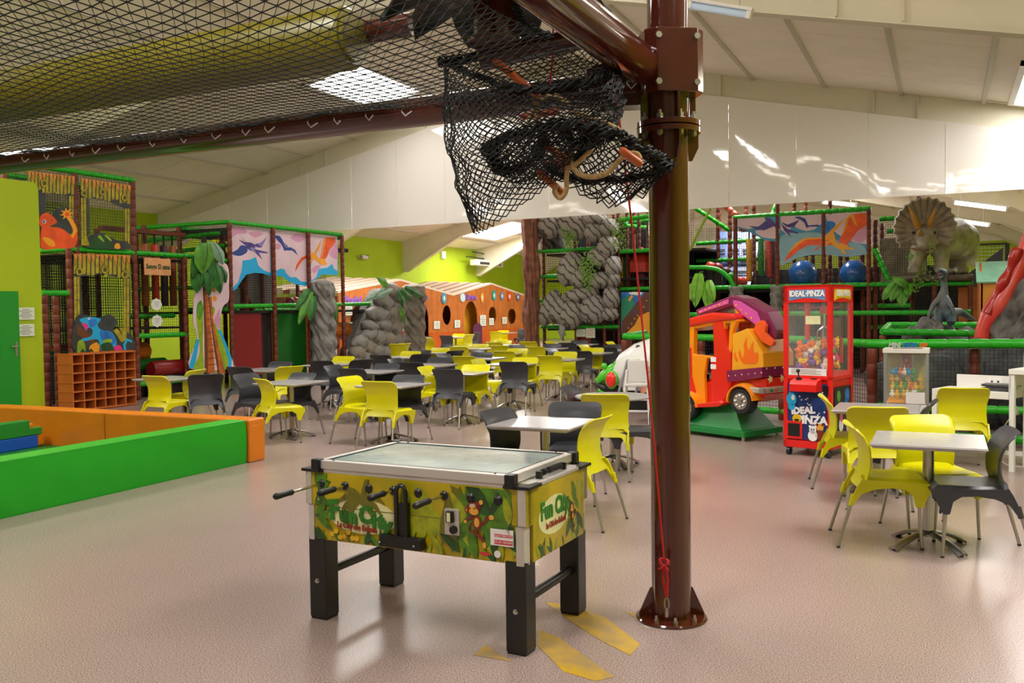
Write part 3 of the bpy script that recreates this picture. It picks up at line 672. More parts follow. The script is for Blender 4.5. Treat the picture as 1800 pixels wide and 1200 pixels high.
# end panel print
WE, HE = 2 * HW - .12, .35
ME = plane_M((HL + .013, -HW + .06, .44), (0, 1, 0), (0, 0, 1)); Le = [(3, [(WE * .1 + WE * .6 * (.5 + .5 * math.cos(a)), HE * .25 + HE * .55 * (.5 + .5 * math.sin(a))) for a in [2 * PI * i / 20 for i in range(20)]])]
for i in range(16): Le.append((random.choice([0, 1, 1, 2]), clip(leafp(WE * (.6 + .4 * random.random()), HE * random.random() * .6, HE * .4, PI / 2 + random.uniform(-.7, .7), .3), WE, HE)))
for i in range(18): Le.append((random.choice([0, 1, 2, 4]), clip(leafp(WE * random.random(), 0, HE * (.12 + .25 * random.random()), PI / 2 + random.uniform(-.8, .8), .3), WE, HE)))
b = MB(); b.box(HL - .013, HL + .0135, -HW + .06, HW - .06, .44, .79); b.build('end_panel', M_jung, FT)
ep = art_panel(FT, 'end_print', Le, PM, ME)
z2 = .0008 + .00005 * len(Le); MY = lambda u, v, r=0: ME @ Matrix.Translation((WE * u, HE * v, z2)) @ Matrix.Rotation(r, 4, 'Z')
text_mb('Fun City', .12, MY(.40, .62, 0), M_lgreen, ep, bold=.005, sx=.8); text_mb('La Cité des Enfants', .042, MY(.42, .40), mat('print_rust', '#9a3a22', .4), ep, bold=.0012, sx=.72)
b = MB()
for i, (mi, poly) in enumerate(monkey(WE * .74, HE * .36, .07)): b.mi = mi; b.prism(poly, 0, .001 + .00015 * i, ME @ Matrix.Translation((0, 0, z2)))
fixn(b.build('monkey_print', [M_mbrown, M_mtan, M_pw, M_black], FT))
# ---------------------------------------------------------------- brown steel post and the net course above
M_brown = mat('brown_gloss_paint', '#4a1a10', 0.14, spec=0.6, coat=0.5)
M_net = mat('black_netting', '#0d0d0f', 0.7)
M_rope = mat('hemp_rope', '#a98a5c', 0.9, var=0.25, scale=60)
M_redrope = mat('red_cord', '#b3121a', 0.7)
M_wood = mat('orange_rung', '#b5531e', 0.45, var=0.15, scale=15)
PX_, PY_ = -1.31, 4.67
POLE = thing('steel_post', 'tall glossy brown steel post with round base plate and bolted collar', 'post', (PX_, PY_, 0), YAW)
b = MB(); b.lathe([(.104, .012), (.104, 2.56)], 32); b.build('lower_tube', M_brown, POLE, smooth=.8)
b = MB(); b.lathe([(.155, 2.575), (.165, 2.58), (.165, 2.605), (.155, 2.61)], 32); b.lathe([(.165, 2.545), (.165, 2.572)], 32); b.build('flange', M_brown, POLE, smooth=.6)
for k in range(8):
    a = 2 * PI * k / 8 + .3; x, y = .135 * math.cos(a), .135 * math.sin(a); b = MB()
    b.cyl((x, y, 2.52), (x, y, 2.65), .009, 6); b.cyl((x, y, 2.61), (x, y, 2.632), .017, 6); b.cyl((x, y, 2.527), (x, y, 2.545), .017, 6); b.build('bolt', M_steel, POLE)
b = MB(); b.lathe([(.112, 2.61), (.112, 2.74)], 28); b.build('neck', M_brown, POLE, smooth=.8)
for a in (0, PI / 2, PI, 3 * PI / 2):
    b = MB(); Mx = Matrix.Rotation(a + .2, 4, 'Z') @ plane_M((0, .006, 0), (1, 0, 0), (0, 0, 1)); b.prism([(.10, 2.41), (.13, 2.41), (.165, 2.48), (.165, 2.545), (.10, 2.545)], 0, .012, Mx); b.prism([(.10, 2.61), (.15, 2.61), (.15, 2.74), (.10, 2.74)], 0, .012, Mx); fixn(b.build('gusset', M_brown, POLE))
c = MB(); w0, ch = .155, .05
octo = [(-w0, -w0 + ch), (-w0 + ch, -w0), (w0 - ch, -w0), (w0, -w0 + ch), (w0, w0 - ch), (w0 - ch, w0), (-w0 + ch, w0), (-w0, w0 - ch)]
c.prism(octo, 2.735, 3.055, Matrix.Rotation(.15, 4, 'Z')); fixn(c.build('collar', M_brown, POLE, bevel=.006))
for zz_ in (2.78, 3.01):
    for q in (-.10, .10):
        b = MB(); Mx = Matrix.Rotation(.15, 3, 'Z'); b.cyl(Mx @ Vector((q, -w0, zz_)), Mx @ Vector((q, -w0 - .014, zz_)), .017, 6); b.build('bolt', M_steel, POLE); b = MB(); b.cyl(Mx @ Vector((w0, q * .7, zz_)), Mx @ Vector((w0 + .012, q * .7, zz_)), .012, 6); b.build('bolt', M_steel, POLE)
b = MB(); b.lathe([(.106, 3.05), (.106, 5.72)], 28); b.build('upper_tube', M_brown, POLE, smooth=.8)
b = MB(); b.lathe([(.186, 0), (.188, .008), (.182, .016)], 36); b.build('base_plate', M_brown, POLE, smooth=.5)
for a in (0.0, PI, PI / 2):
    b = MB(); b.prism([(.10, .016), (.172, .016), (.172, .03), (.112, .165), (.10, .165)], -.006, .006, Matrix.Rotation(a, 4, 'Z') @ plane_M((0, 0, 0), (1, 0, 0), (0, 0, 1))); fixn(b.build('base_gusset', M_brown, POLE))
for a in (-2.3, -1.6, -.8, .8, 2.3):
    b = MB(); x, y = .145 * math.cos(a), .145 * math.sin(a); b.cyl((x, y, .016), (x, y, .032), .013, 6); b.cyl((x, y, .03), (x, y, .048), .007, 8); b.build('bolt', M_steel, POLE)
bm_ = thing('steel_beam', 'long dark brown round beam running left from the post under the net', 'beam', (PX_, PY_, 2.82))
b = MB(); b.cyl((-.15, 0, 0), (-7.2, 0, 0), .088, 20); b.build('tube', M_brown, bm_, smooth=.8)
b = MB(); b.prism([(-.42, -.10), (-.42, .10), (-.14, .16), (-.10, .16), (-.10, -.12), (-.14, -.12)], -.07, .07, plane_M((0, 0, 0), (1, 0, 0), (0, 0, 1))); fixn(b.build('bracket', M_brown, bm_))
bn = thing('steel_beam', 'thick glossy brown tube slanting from the post to the top picture edge', 'beam', (PX_, PY_, 2.90))
b = MB(); b.tube([(-.10, -.08, -.02), (-.10, -.14, -.02), (-.10, -.19, -.02), (-.10, -4.2, -.02)], [.06, .092, .10, .10], 24); b.build('tube', M_brown, bn, smooth=.8)
# flat diamond net overhead
NX0, NX1, NY0, NY1, NZ = -7.4, -1.48, .6, 4.60, 2.80
def nz(x, y): return NZ + .02 * math.sin(3 * x) - .07 * math.sin(PI * (y - NY0) / (NY1 - NY0)) + .04 * (y - NY0) / (NY1 - NY0)
def strand(mb, pts, r):
    mb.tube(pts, r, 3, cap=False)
nb_ = MB(); tB = math.tan(math.radians(-13)); sx_, sy_ = .078, .066
ny_ = int((NY1 - NY0) / sy_) + 26; nx_ = int((NX1 - NX0) / sx_)
def knot(i, j): x = NX0 + sx_ * i; y = NY0 + sy_ * j + tB * (x - NX0); return Vector((x + .006 * math.sin(i * 1.7 + j * .9), y + .006 * math.sin(j * 1.3 + i * .6), nz(x, y)))
def ok(p): return NY0 < p.y < NY1
for i in range(nx_ + 1):
    seg = [knot(i, j) for j in range(ny_) if ok(knot(i, j))]
    if len(seg) > 1: strand(nb_, seg + [Vector((seg[-1].x, NY1, NZ + .05))], .0030)
    for p in seg: nb_.add([p + Vector((.007, 0, 0)), p + Vector((0, .007, 0)), p + Vector((-.007, 0, 0)), p + Vector((0, -.007, 0)), p + Vector((0, 0, .007)), p + Vector((0, 0, -.007))], [(0, 1, 4), (1, 2, 4), (2, 3, 4), (3, 0, 4), (1, 0, 5), (2, 1, 5), (3, 2, 5), (0, 3, 5)])
for j in range(ny_):
    seg = [knot(i, j) for i in range(nx_ + 1) if ok(knot(i, j))]
    if len(seg) > 1: strand(nb_, seg, .0030)
for k in range(0, nx_ + ny_):
    seg = [knot(k - j, j) for j in range(ny_) if 0 <= k - j <= nx_ and ok(knot(k - j, j))]
    if len(seg) > 1: strand(nb_, [p - Vector((0, 0, .004)) for p in seg], .0018)
NETO = nb_.build('net', M_net); tag(NETO, 'flat black diamond safety net stretched overhead on the left', 'net')
b = MB(); b.tube([(NX0 + .08 * i, NY1 + .005 * math.sin(i), NZ + .05 + .012 * math.sin(i * 1.3)) for i in range(75)], .016, 6); b.build('edge_rope', M_net, NETO, smooth=.8)
random.seed(5)
for i in range(22):
    x = NX0 + .4 + i * .26 + random.uniform(-.05, .05); b = MB(); zq = NZ + .03
    b.tube([(x, NY1 + .0, zq + .03), (x + .01, NY1 - .02, zq - .02), (x + .03, NY1 - .015, zq - .045), (x + .05 + random.random() * .04, NY1 - .02, zq - .03 + random.random() * .02)], .004, 5); b.build('cable_tie', M_white, NETO)
# padded yellow roller above the net
ypd = mat('yellow_pvc_padding', '#716908', 0.35, coat=.1, var=.08, scale=2)
rl = thing('padded_roller', 'long mustard yellow padded cylinder lying above the black net', 'padding', (-2.95, 4.2, 3.15))
b = MB(); b.tube([(-.0, 0, 0), (-.03, 0, 0), (-5.5, 0, 0)], [.15, .172, .172], 28); b.build('cover', ypd, rl, smooth=.7)
b = MB(); b.tube([(-.02, 0, 0), (.02, 0, 0)], [.13, .13], 20); b.build('end_disc', ypd, rl)
# dark tree platform with drooping leaves
M_dleaf = mat('dark_foil_leaf', '#10201a', 0.3, spec=.5)
tp_ = thing('tree_platform', 'dark leafy platform on a brown stub above the net', 'platform', (-2.05, 4.15, 3.30))
b = MB(); b.lathe([(.10, -.30), (.10, -.02)], 18, fn=lambda a, z: 1 + .08 * math.cos(9 * a)); b.lathe([(.14, -.32), (.14, -.30)], 20); b.build('stub_post', M_brown, tp_, smooth=.5)
b = MB(); b.lathe([(.42, -.03), (.46, .05), (.40, .12)], 20); b.build('deck', M_black, tp_, smooth=.8)
for k in range(11):
    a = 2 * PI * k / 11; 
    def lf(u, v, a=a):
        r = .30 + .30 * u; wv = math.sin(PI * min(1, .15 + u * .85)) * .13; s = (2 * v - 1) * wv; z = .02 - .16 * u * u - .04 * abs(2 * v - 1)
        return (r * math.cos(a) - s * math.sin(a), r * math.sin(a) + s * math.cos(a), z)
    b = MB(); b.grid(lf, 6, 4, .006); fixn(b.build('leaf', M_dleaf, tp_, smooth=.9))
sp = thing('steel_stub', 'short brown tube end beside the yellow padded cylinder', 'tube', (-3.0, 4.35, 3.22))
b = MB(); b.cyl((-.10, 0, 0), (.35, 0, 0), .065, 18); b.lathe([(.02, -.01), (.02, .01)], 8, (-.1, 0, 0), Matrix.Rotation(PI / 2, 3, 'Y')); b.build('tube', M_brown, sp, smooth=.7)
sp = thing('steel_beam', 'short brown beam behind the top of the bunched net', 'beam', (-1.78, 4.30, 2.98))
b = MB(); b.cyl((-.42, 0, -.02), (.28, 0, .02), .055, 18); b.build('tube', M_brown, sp, smooth=.7)
# bunched net hanging below
def net_sheet(mb, P, nu, nv, r, wrap=False):
    # P[i][j] lattice -> diamond strands
    for i in range(nu if wrap else nu):
        for j in range(nv):
            i2 = (i + 1) % len(P)
            if (i + j) % 2 == 0: mb.tube([P[i][j], P[i2][j + 1]], r, 3, cap=False)
            else: mb.tube([P[i2][j], P[i][j + 1]], r, 3, cap=False)
def noise3(a, b_, s): return math.sin(a * 5.1 + s) * math.sin(b_ * 7.3 + s * 1.7) + .5 * math.sin(a * 11.7 + b_ * 5.3 + s)
hb = MB()
top = [QY(788, 98, 4.25), QY(930, 72, 4.50), QY(1050, 62, 4.45), QY(1074, 100, 4.28), QY(1060, 150, 3.98), QY(930, 168, 3.88), QY(820, 150, 3.95)]
bot = [QY(840, 395, 4.30), QY(905, 340, 4.42), QY(985, 315, 4.40), QY(1068, 250, 4.34), QY(1040, 262, 4.10), QY(960, 330, 4.02), QY(848, 408, 4.10)]
tl, bl_ = spline(top, 18), spline(bot, 18)
NU, NV = len(tl), 42
P = []
for i in range(NU):
    row = []
    for j in range(NV + 1):
        v = j / NV; p = tl[i].lerp(bl_[i], v); fold = .022 * noise3(i * 2 * PI / NU * 1.0, v * 3, 1.0) * math.sin(PI * v)
        cx = Vector(((top[0].x + top[3].x) / 2, 4.2, 0)); d = Vector((p.x - cx.x, p.y - cx.y, 0)).normalized(); sag = .06 * math.sin(PI * v)
        row.append(p + d * (fold + sag) + Vector((.003 * math.sin(i * 1.9 + j), .004 * math.sin(i * 2.7 + j * 1.3), .003 * math.sin(i + j * 2.1))))
    P.append(row)
net_sheet(hb, P, NU, NV, .0032, True)
P3 = [[p * 1.0 + (Vector(((top[0].x + top[3].x) / 2, 4.2, p.z)) - p) * (.28 + .12 * math.sin(i * .35)) + Vector((.01 * math.sin(i + j), .01 * math.cos(i * 1.3 + j), .02 * math.sin(i * .5))) for j, p in enumerate(r) if j > 8] for i, r in enumerate(P)]

# second fold: bag swinging right to a point
up_c = spline([QY(850, 262, 4.05), QY(900, 240, 3.95), QY(985, 222, 3.92), QY(1060, 232, 4.0), QY(1130, 262, 4.15), QY(1178, 290, 4.28)], 9, False)
lo_c = spline([QY(868, 300, 4.15), QY(910, 322, 4.2), QY(985, 322, 4.22), QY(1060, 362, 4.24), QY(1125, 345, 4.26), QY(1172, 300, 4.30)], 9, False)
P = []
for i in range(len(up_c)):
    row = []
    for j in range(17):
        v = j / 16; p = up_c[i].lerp(lo_c[i], v); row.append(p + Vector((.01 * math.sin(i * 1.7 + j), .10 * math.sin(PI * v) * math.sin(PI * i / (len(up_c) - 1)) + .012 * math.sin(i + j), .01 * math.cos(i * 2.3 + j * 1.7))))
    P.append(row)
net_sheet(hb, P, len(up_c) - 1, 16, .0038)
P2 = [[p + Vector((.005, -.14 * math.sin(PI * j / 16) * math.sin(PI * i / (len(P) - 1)), .02)) for j, p in enumerate(r)] for i, r in enumerate(P)]
net_sheet(hb, P2, len(P) - 1, 16, .0036)
HN = hb.build('net', M_net); tag(HN, 'bunched black climbing net hanging in folds beside the brown post', 'net')
random.seed(9)
def roll(path, r, turns, nm='rolled_edge', strands=12):
    c = spline(path, 12, False); mb = MB()
    for s in range(strands):
        pts = []; f = random.uniform(.8, 1.3) * turns; ph = 2 * PI * s / strands
        for i, p in enumerate(c):
            d = (c[min(i + 1, len(c) - 1)] - c[max(i - 1, 0)]); s_, u_ = frame(d); a = ph + f * 2 * PI * i / len(c); rr = r * (.55 + .45 * math.sin(i * .9 + s * 2.1))
            pts.append(p + s_ * math.cos(a) * rr + u_ * math.sin(a) * rr)
        mb.tube(pts, .005, 4, cap=False)
    return mb.build(nm, M_net, HN)
roll([QY(770, 110, 4.2), QY(815, 104, 4.25), QY(900, 85, 4.4), QY(985, 68, 4.48), QY(1040, 60, 4.5), QY(1075, 88, 4.4), QY(1088, 130, 4.3)], .028, 5)
roll([QY(790, 112, 4.2), QY(850, 140, 4.05), QY(930, 158, 3.95), QY(1010, 150, 3.96), QY(1070, 128, 4.1)], .022, 5)
roll([QY(852, 268, 4.05), QY(900, 240, 3.95), QY(985, 218, 3.9), QY(1060, 228, 3.98), QY(1130, 262, 4.12), QY(1180, 292, 4.28)], .034, 6, strands=15)
roll([QY(856, 250, 4.05), QY(870, 290, 4.1), QY(905, 300, 4.15), QY(950, 268, 4.1), QY(955, 235, 4.0)], .03, 4, strands=13)
roll([QY(990, 228, 3.92), QY(1010, 255, 3.95), QY(1040, 252, 3.98), QY(1045, 228, 3.97)], .022, 4, strands=10)
roll([QY(1178, 292, 4.28), QY(1130, 308, 4.24), QY(1060, 318, 4.2), QY(1000, 312, 4.2), QY(960, 290, 4.2)], .02, 4)
roll([QY(905, 8, 4.0), QY(925, 40, 4.1), QY(985, 68, 4.3), QY(1060, 62, 4.45)], .02, 4)
# rope ladder caught in the net
RLd = thing('rope_ladder', 'bundled rope ladder with orange rungs caught in the hanging net', 'ladder', QY(980, 290, 4.15))
o0 = RLd.location.copy()
for (a, bq, y0, y1) in (((868, 105), (950, 172), 4.1, 4.15), ((958, 256), (1000, 282), 4.05, 4.1), ((945, 300), (992, 342), 4.08, 4.1), ((915, 205), (980, 195), 4.2, 4.22), ((1090, 262), (1128, 290), 4.0, 4.05), ((1020, 215), (1060, 240), 4.15, 4.2), ((955, 290), (1020, 286), 4.25, 4.25)):
    p, q = QY(*a, y0) - o0, QY(*bq, y1) - o0; b = MB(); b.tube([p, p.lerp(q, .1), p.lerp(q, .9), q], [.012, .019, .019, .012], 10); b.build('rung', M_wood, RLd, smooth=.8)
for path in ([(1002, 262), (1008, 295), (1030, 310), (1065, 305), (1095, 275), (1118, 270), (1125, 280)], [(1000, 275), (996, 310), (995, 335), (985, 348), (975, 338), (978, 325)], [(1040, 262), (1010, 290), (985, 300)], [(950, 175), (975, 168), (1000, 182)], [(1000, 195), (1060, 215), (1090, 230)], [(930, 210), (945, 180), (940, 230)]):
    b = MB(); cc = spline([QY(x, y, 4.02 + .0008 * i * 10) - o0 for i, (x, y) in enumerate(path)], 10, False); b.tube(cc, .0125, 8); b.build('rope', M_rope, RLd, smooth=.8)
    b = MB()
rr = thing('red_cord', 'thin red cord running down the brown post to a knot and hook', 'rope', (PX_, PY_, 0))
o1 = rr.location.copy()
top_p, kn = QY(1086, 185, 4.30), QY(1167, 985, 4.46)
cc = [QY(1078, 90, 4.30), top_p, QY(1108, 372, 4.36), QY(1130, 580, 4.40), QY(1150, 780, 4.44), kn]
b = MB(); b.tube([p - o1 for p in spline(cc, 4, False)], .0052, 6); b.build('cord', M_redrope, rr, smooth=.8)
k0 = kn - o1; b = MB()
b.tube([k0 + Vector((.03 * math.cos(t * 1.3) * .8, .012 * math.sin(t), .025 * math.sin(t * .9) - .02)) for t in [i * .45 for i in range(34)]], .0062, 6)
b.build('knot', M_redrope, rr, smooth=.8)
b = MB(); lo_ = QY(1172, 1050, 4.47) - o1; b.tube([k0 + Vector((-.005, 0, -.04)), k0.lerp(lo_, .5) + Vector((-.012, 0, 0)), lo_], .006, 6); b.tube([k0 + Vector((.01, 0, -.04)), k0.lerp(lo_, .5) + Vector((.014, 0, 0)), lo_], .006, 6); b.build('loop', M_redrope, rr, smooth=.8)
b = MB(); b.tube([lo_ + Vector((.012 * math.sin(t), 0, -.03 + .03 * math.cos(t))) for t in [2 * PI * i / 12 for i in range(12)]], .0035, 6, closed=True); b.tube([lo_ + Vector((0, 0, -.06)), lo_ + Vector((0, .0, -.10))], .008, 6); b.build('snap_hook', M_steel, rr, smooth=.8)
for a, bq, lab in ((QY(975, 60, 4.3), QY(966, 160, 4.2), 'short red cord inside the top of the bunched net'), (QY(975, 0, 4.3), QY(972, 60, 4.3), 'red cord dropping from above the bunched net')):
    b = MB(); b.tube([a, a.lerp(bq, .5), bq], .0045, 6); tag(b.build('red_cord', M_redrope), lab, 'rope')
# worn yellow floor marks
M_tape = mat('worn_yellow_tape', '#c29a22', 0.4, col2='#a08658', scale=6.0, detail=6.0)
for i, (poly, lab) in enumerate((([(832, 1151), (854, 1134), (900, 1163)], 'small worn yellow floor mark, left of the football table right legs'), ([(945, 1106), (985, 1122), (1080, 1190), (1045, 1197), (990, 1180), (945, 1135)], 'worn yellow floor stripe at the very front, under the front right leg'),
        ([(958, 1058), (1000, 1063), (1064, 1085), (1125, 1132), (1108, 1152), (1060, 1128), (1000, 1090)], 'worn yellow floor stripe behind the front right table leg'), ([(1097, 1074), (1120, 1078), (1152, 1101), (1125, 1092)], 'yellow floor sliver touching the post base'))):
    b = MB(); b.prism([(G(x, y).x, G(x, y).y) for x, y in poly], 0, .002); tag(fixn(b.build('floor_mark', M_tape)), lab, 'mark')
# ---------------------------------------------------------------- padded play frames
M_pad = mat('brown_foam_pad', '#6a2a14', 0.55, var=.12, scale=3)
M_gpad = mat('green_foam_pad', '#19a312', 0.42, spec=.5)
M_deck = mat('dark_deck', '#201512', 0.8)
M_orangefoam = mat('orange_foam', '#e0760c', 0.5); M_redv = mat('red_vinyl', '#7d0f14', 0.4); M_greenv = mat('green_vinyl', '#0b5c14', 0.4, bump=.2, bscale=3)
def padded(p0, p1, r, m, parent, name, n=8, seg=.17):
    p0, p1 = Vector(p0), Vector(p1); L = (p1 - p0).length; k = max(1, round(L / seg)); pts = []; rs = []
    for i in range(k):
        for a, q in ((.02, .86), (.10, 1), (.90, 1), (.98, .86)):
            pts.append(p0.lerp(p1, (i + a) / k)); rs.append(r * q)
    b = MB(); b.tube(pts, rs, n); return b.build(name, m, parent, smooth=.9)
def post(parent, x, y, z0=0, z1=3.5, r=.05): return padded((x, y, z0), (x, y, z1), r, M_pad, parent, 'post')
def rail(parent, a, b_, r=.05): return padded(a, b_, r, M_gpad, parent, 'rail')
def mesh_net(parent, o, ex, ey, w_, h_, pitch=.05, r=.0028, m=None):
    o, ex, ey = Vector(o), Vector(ex), Vector(ey); b = MB(); n1 = max(1, round(w_ / pitch)); n2 = max(1, round(h_ / pitch))
    nn = ex.cross(ey).normalized()
    def bar(p, q, s):
        b.add([p - s * r - nn * r, p + s * r - nn * r, p + nn * r, q - s * r - nn * r, q + s * r - nn * r, q + nn * r], [(0, 3, 4, 1), (1, 4, 5, 2), (2, 5, 3, 0)])
    for i in range(n1 + 1): p = o + ex * (w_ * i / n1); bar(p, p + ey * h_, ex)
    for i in range(n2 + 1): p = o + ey * (h_ * i / n2); bar(p, p + ex * w_, ey)
    return b.build('netting', m or M_net, parent)
def artpx(name, layers, mats, q, nd, parent, z0=.004, eps=.0003):
    mb = MB(); nd = Vector(nd)
    for i, (mi, poly) in enumerate(layers):
        mb.mi = mi; k = len(poly); base = [q(x, y) for x, y in poly]; t = nd * (z0 + eps * i)
        mb.add(base + [p + t for p in base], [tuple(range(k))[::-1], tuple(range(k, 2 * k))] + [(j, (j + 1) % k, k + (j + 1) % k, k + j) for j in range(k)])
    return fixn(mb.build(name, mats, parent))
def ell(cx, cy, rx, ry, n=14, a=0):
    return [(cx + rx * math.cos(t) * math.cos(a) - ry * math.sin(t) * math.sin(a), cy + rx * math.cos(t) * math.sin(a) + ry * math.sin(t) * math.cos(a)) for t in [2 * PI * i / n for i in range(n)]]
def sp2(pts, n=5): return [(p.x, p.y) for p in spline([(a, b_, 0) for a, b_ in pts], n)]
def crop(s, ox, oy, pts): return [(ox + x / s, oy + y / s) for x, y in pts]
Pc = lambda n, c, **k: mat('print_' + n, c, .45, **k)
M_bamboo = Pc('bamboo', '#a8981e', var=.25, scale=9); M_bamd = Pc('bamboo_shade', '#4d4a1a'); M_thatch = Pc('thatch', '#d08a3c', var=.2, scale=14); M_thatchd = Pc('thatch_line', '#6b3a14')
M_slate = Pc('slate', '#353a3c', var=.3, scale=4); M_or = Pc('orange', '#e8541a', var=.15, scale=5); M_yel = Pc('yellow', '#f0a01c'); M_blu = Pc('blue', '#1c6fc0', var=.3, scale=6); M_sky2 = Pc('cyan', '#18a8e0'); M_pinkp = Pc('cloud', '#dcc0cc', var=.06, scale=2); M_pinkd = Pc('cloud_pink', '#cf93b4'); M_purp = Pc('purple', '#4a3b86', var=.2, scale=6); M_navy = Pc('navy', '#27408c'); M_magenta = Pc('magenta', '#e02c86'); M_lime = Pc('lime', '#8fae1c', var=.2, scale=6); M_dkgreen = Pc('darkgreen', '#1f4a22', var=.2, scale=6); M_gr = Pc('leafgreen', '#4f8f22', var=.25, scale=6)
XA = -13.9
TA = thing('play_tower', 'tall brown padded tower with bamboo print panels left of the palm cutout', 'play frame', (XA, 11.1, 0))
def L(p): return Vector(p) - TA.location
def lp(*a): return L(a)
# posts
ya, yb_, yc = 11.12, 12.55, 13.8
for x, y, z1 in ((XA, ya, 2.8), (XA, yb_, 4.15), (XA, yc, 2.8), (XA, 11.28, 4.15), (XA, 9.95, 4.15), (XA - 1.3, ya, 2.8), (XA - 1.35, yb_, 4.15), (XA - 1.3, yc + .2, 3.5), (XA - 2.7, ya, 2.8), (XA - 2.7, yb_, 4.1), (XA - 2.7, yc + .2, 3.5), (XA - 1.35, 11.2, 4.1), (XA - .5, ya - .2, 2.0), (XA, ya - .5, 2.0), (XA - .06, ya - .24, 1.98)):
    padded(lp(x, y, 0 if z1 < 4 or y > 12 else 2.7), lp(x, y, z1), .055, M_pad, TA, 'post')
for a, b_ in (((XA, ya, 2.8), (XA, 14.3, 2.8)), ((XA, 9.95, 4.17), (XA, yb_ + .05, 4.17)), ((XA, ya, 2.8), (XA - 1.6, ya, 2.8)), ((XA - 1.35, 9.95, 4.17), (XA - 1.35, yb_, 4.17)), ((XA, ya - .56, 2.02), (XA, ya - .02, 2.02)),
              ((XA - 1.3, yb_, 3.15), (XA - 2.6, yb_, 3.15)), ((XA - 1.3, 11.2, 3.1), (XA - 1.3, 12.5, 3.1)), ((XA, yb_, 1.22), (XA, yc, 1.22)), ((XA - .3, yb_, 1.6), (XA - .3, yc, 1.6)), ((XA, yb_, .3), (XA, yc, .3)), ((XA - 1.3, ya, 1.35), (XA - 2.7, ya, 1.35)), ((XA - .8, ya, .95), (XA - .8, yb_, .95))):
    padded(L(a), L(b_), .05, M_gpad, TA, 'rail')
for z in (2.72, 1.38):
    b = MB(); b.box(-2.7, -.04, .04, 2.75, z - .04, z); b.build('deck', M_deck, TA)
for o, ex, w_, h_ in (((XA - 1.3, ya, 0), (0, 1, 0), 2.9, 2.7), ((XA - 2.7, ya, 0), (0, 1, 0), 2.9, 2.7), ((XA - .02, yb_, 1.25), (0, 1, 0), 1.25, 1.5), ((XA - 1.5, ya, 0), (1, 0, 0), 1.5, 2.7), ((XA - 1.35, 9.95, 2.8), (0, 1, 0), 2.6, 1.35), ((XA - .03, 9.95, 2.85), (0, 1, 0), 2.6, 1.3), ((XA - .03, ya, 0), (0, 1, 0), 1.4, 2.7)):
    mesh_net(TA, L(o), ex, (0, 0, 1), w_, h_, .055, .0055 if o[0] < XA - 1 else .0028)  # back nets made thicker to darken the tower inside
qA = lambda x, y: QX(x, y, XA + .055) - TA.location
MA = [M_bamboo, M_bamd, M_thatch, M_thatchd, M_slate, M_or, M_yel, M_blu, M_sky2, M_magenta, M_lime, M_dkgreen, M_pinkp]
def bamboo_ring(f, pts, s): # ring stub of bamboo
    out = []
    for x, y in pts: out += [(1, f(ell(x, y, 1.05 * s, 1.15 * s))), (0, f(ell(x, y, .95 * s, 1.05 * s))), (1, f(ell(x, y, .5 * s, .6 * s)))]
    return out
def fringe(f, x0, y0, x1, y1, n, l):
    out = []
    for i in range(n):
        a, c = i / n, (i + .85) / n; m = (a + c) / 2; ll = l * (.65 + .35 * math.sin(i * 2.3)); yy = lambda t: y0 + (y1 - y0) * t; xx = lambda t: x0 + (x1 - x0) * t
        out.append((2, f([(xx(a) - 3, yy(a)), (xx(c) + 3, yy(c)), (xx(m) + ll * .12, yy(m) + ll)])))
        out.append((3, f([(xx(c), yy(c)), (xx(c) + 3, yy(c)), (xx(c), yy(c) + ll * .6)])))
    return out
# upper right opening panel (crop of 60,290 at 7.5x)
f1 = lambda p: crop(7.5, 60, 290, p)
def frame_panel(f, X0, X1, T0, T1, B0, B1, inner, seed):
    """bamboo canopy over an opening with side canes"""
    random.seed(seed); out = []
    xi0, xi1, yi0, yi1, yb0, yb1 = inner
    t = lambda x: T0 + (T1 - T0) * (x - X0) / (X1 - X0); bo = lambda x: B0 + (B1 - B0) * (x - X0) / (X1 - X0)
    out.append((4, f([(X0, t(X0)), (X1, t(X1)), (X1, yi1 + 40), (xi1, yi1), ((xi0 + xi1) / 2, (yi0 + yi1) / 2 - 35), (xi0, yi0), (X0, yi0 + 20)])))
    out.append((4, f([(X0, yi0), (xi0, yi0), (xi0 + 10, yb0), (X0, bo(X0))]))); out.append((4, f([(xi1, yi1), (X1, yi1), (X1, bo(X1)), (xi1 - 5, yb1)])))
    n = 13
    for i in range(n):
        xa = X0 + (X1 - X0) * (i + .1) / n; xb = X0 + (X1 - X0) * (i + .8) / n; e = t(xa) + (yi0 - T0) * (.80 + .18 * random.random()) * 1.0 + (yi1 - yi0 - (T1 - T0)) * i / n * .0
        out.append((0, f([(xa, t(xa)), (xb, t(xb)), (xb, e), (xa, e + 8)])))
    wd = (X1 - X0) * .05
    for k in range(2):
        x = X0 + 4 + k * wd * 1.1; out.append((0, f([(x, yi0), (x + wd * .8, yi0), (x + wd * .8 + 10, bo(x)), (x + 8, bo(x))])))
        x = X1 - 4 - (k + 1) * wd * 1.1; out.append((0, f([(x, yi1), (x + wd * .8, yi1), (x + wd * .8, bo(x)), (x, bo(x))])))
    for k in range(5):
        for xq in (X0 + 2, X1 - wd * 2.3):
            yq = yi0 + (bo(xq) - yi0) * (k + .6) / 5.5; out.append((1, f([(xq, yq), (xq + wd * 2.2, yq + 3), (xq + wd * 2.2, yq + 9), (xq, yq + 6)])))
    out += fringe(f, X0, t(X0), X1, t(X1), 13, (yi0 - T0) * .55)
    return out
Ls = frame_panel(f1, 610, 1270, 170, 270, 1060, 1120, (720, 1190, 435, 575, 900, 1000), 1)
Ls += bamboo_ring(f1, [(650, 370), (895, 355), (1185, 430)], 45)
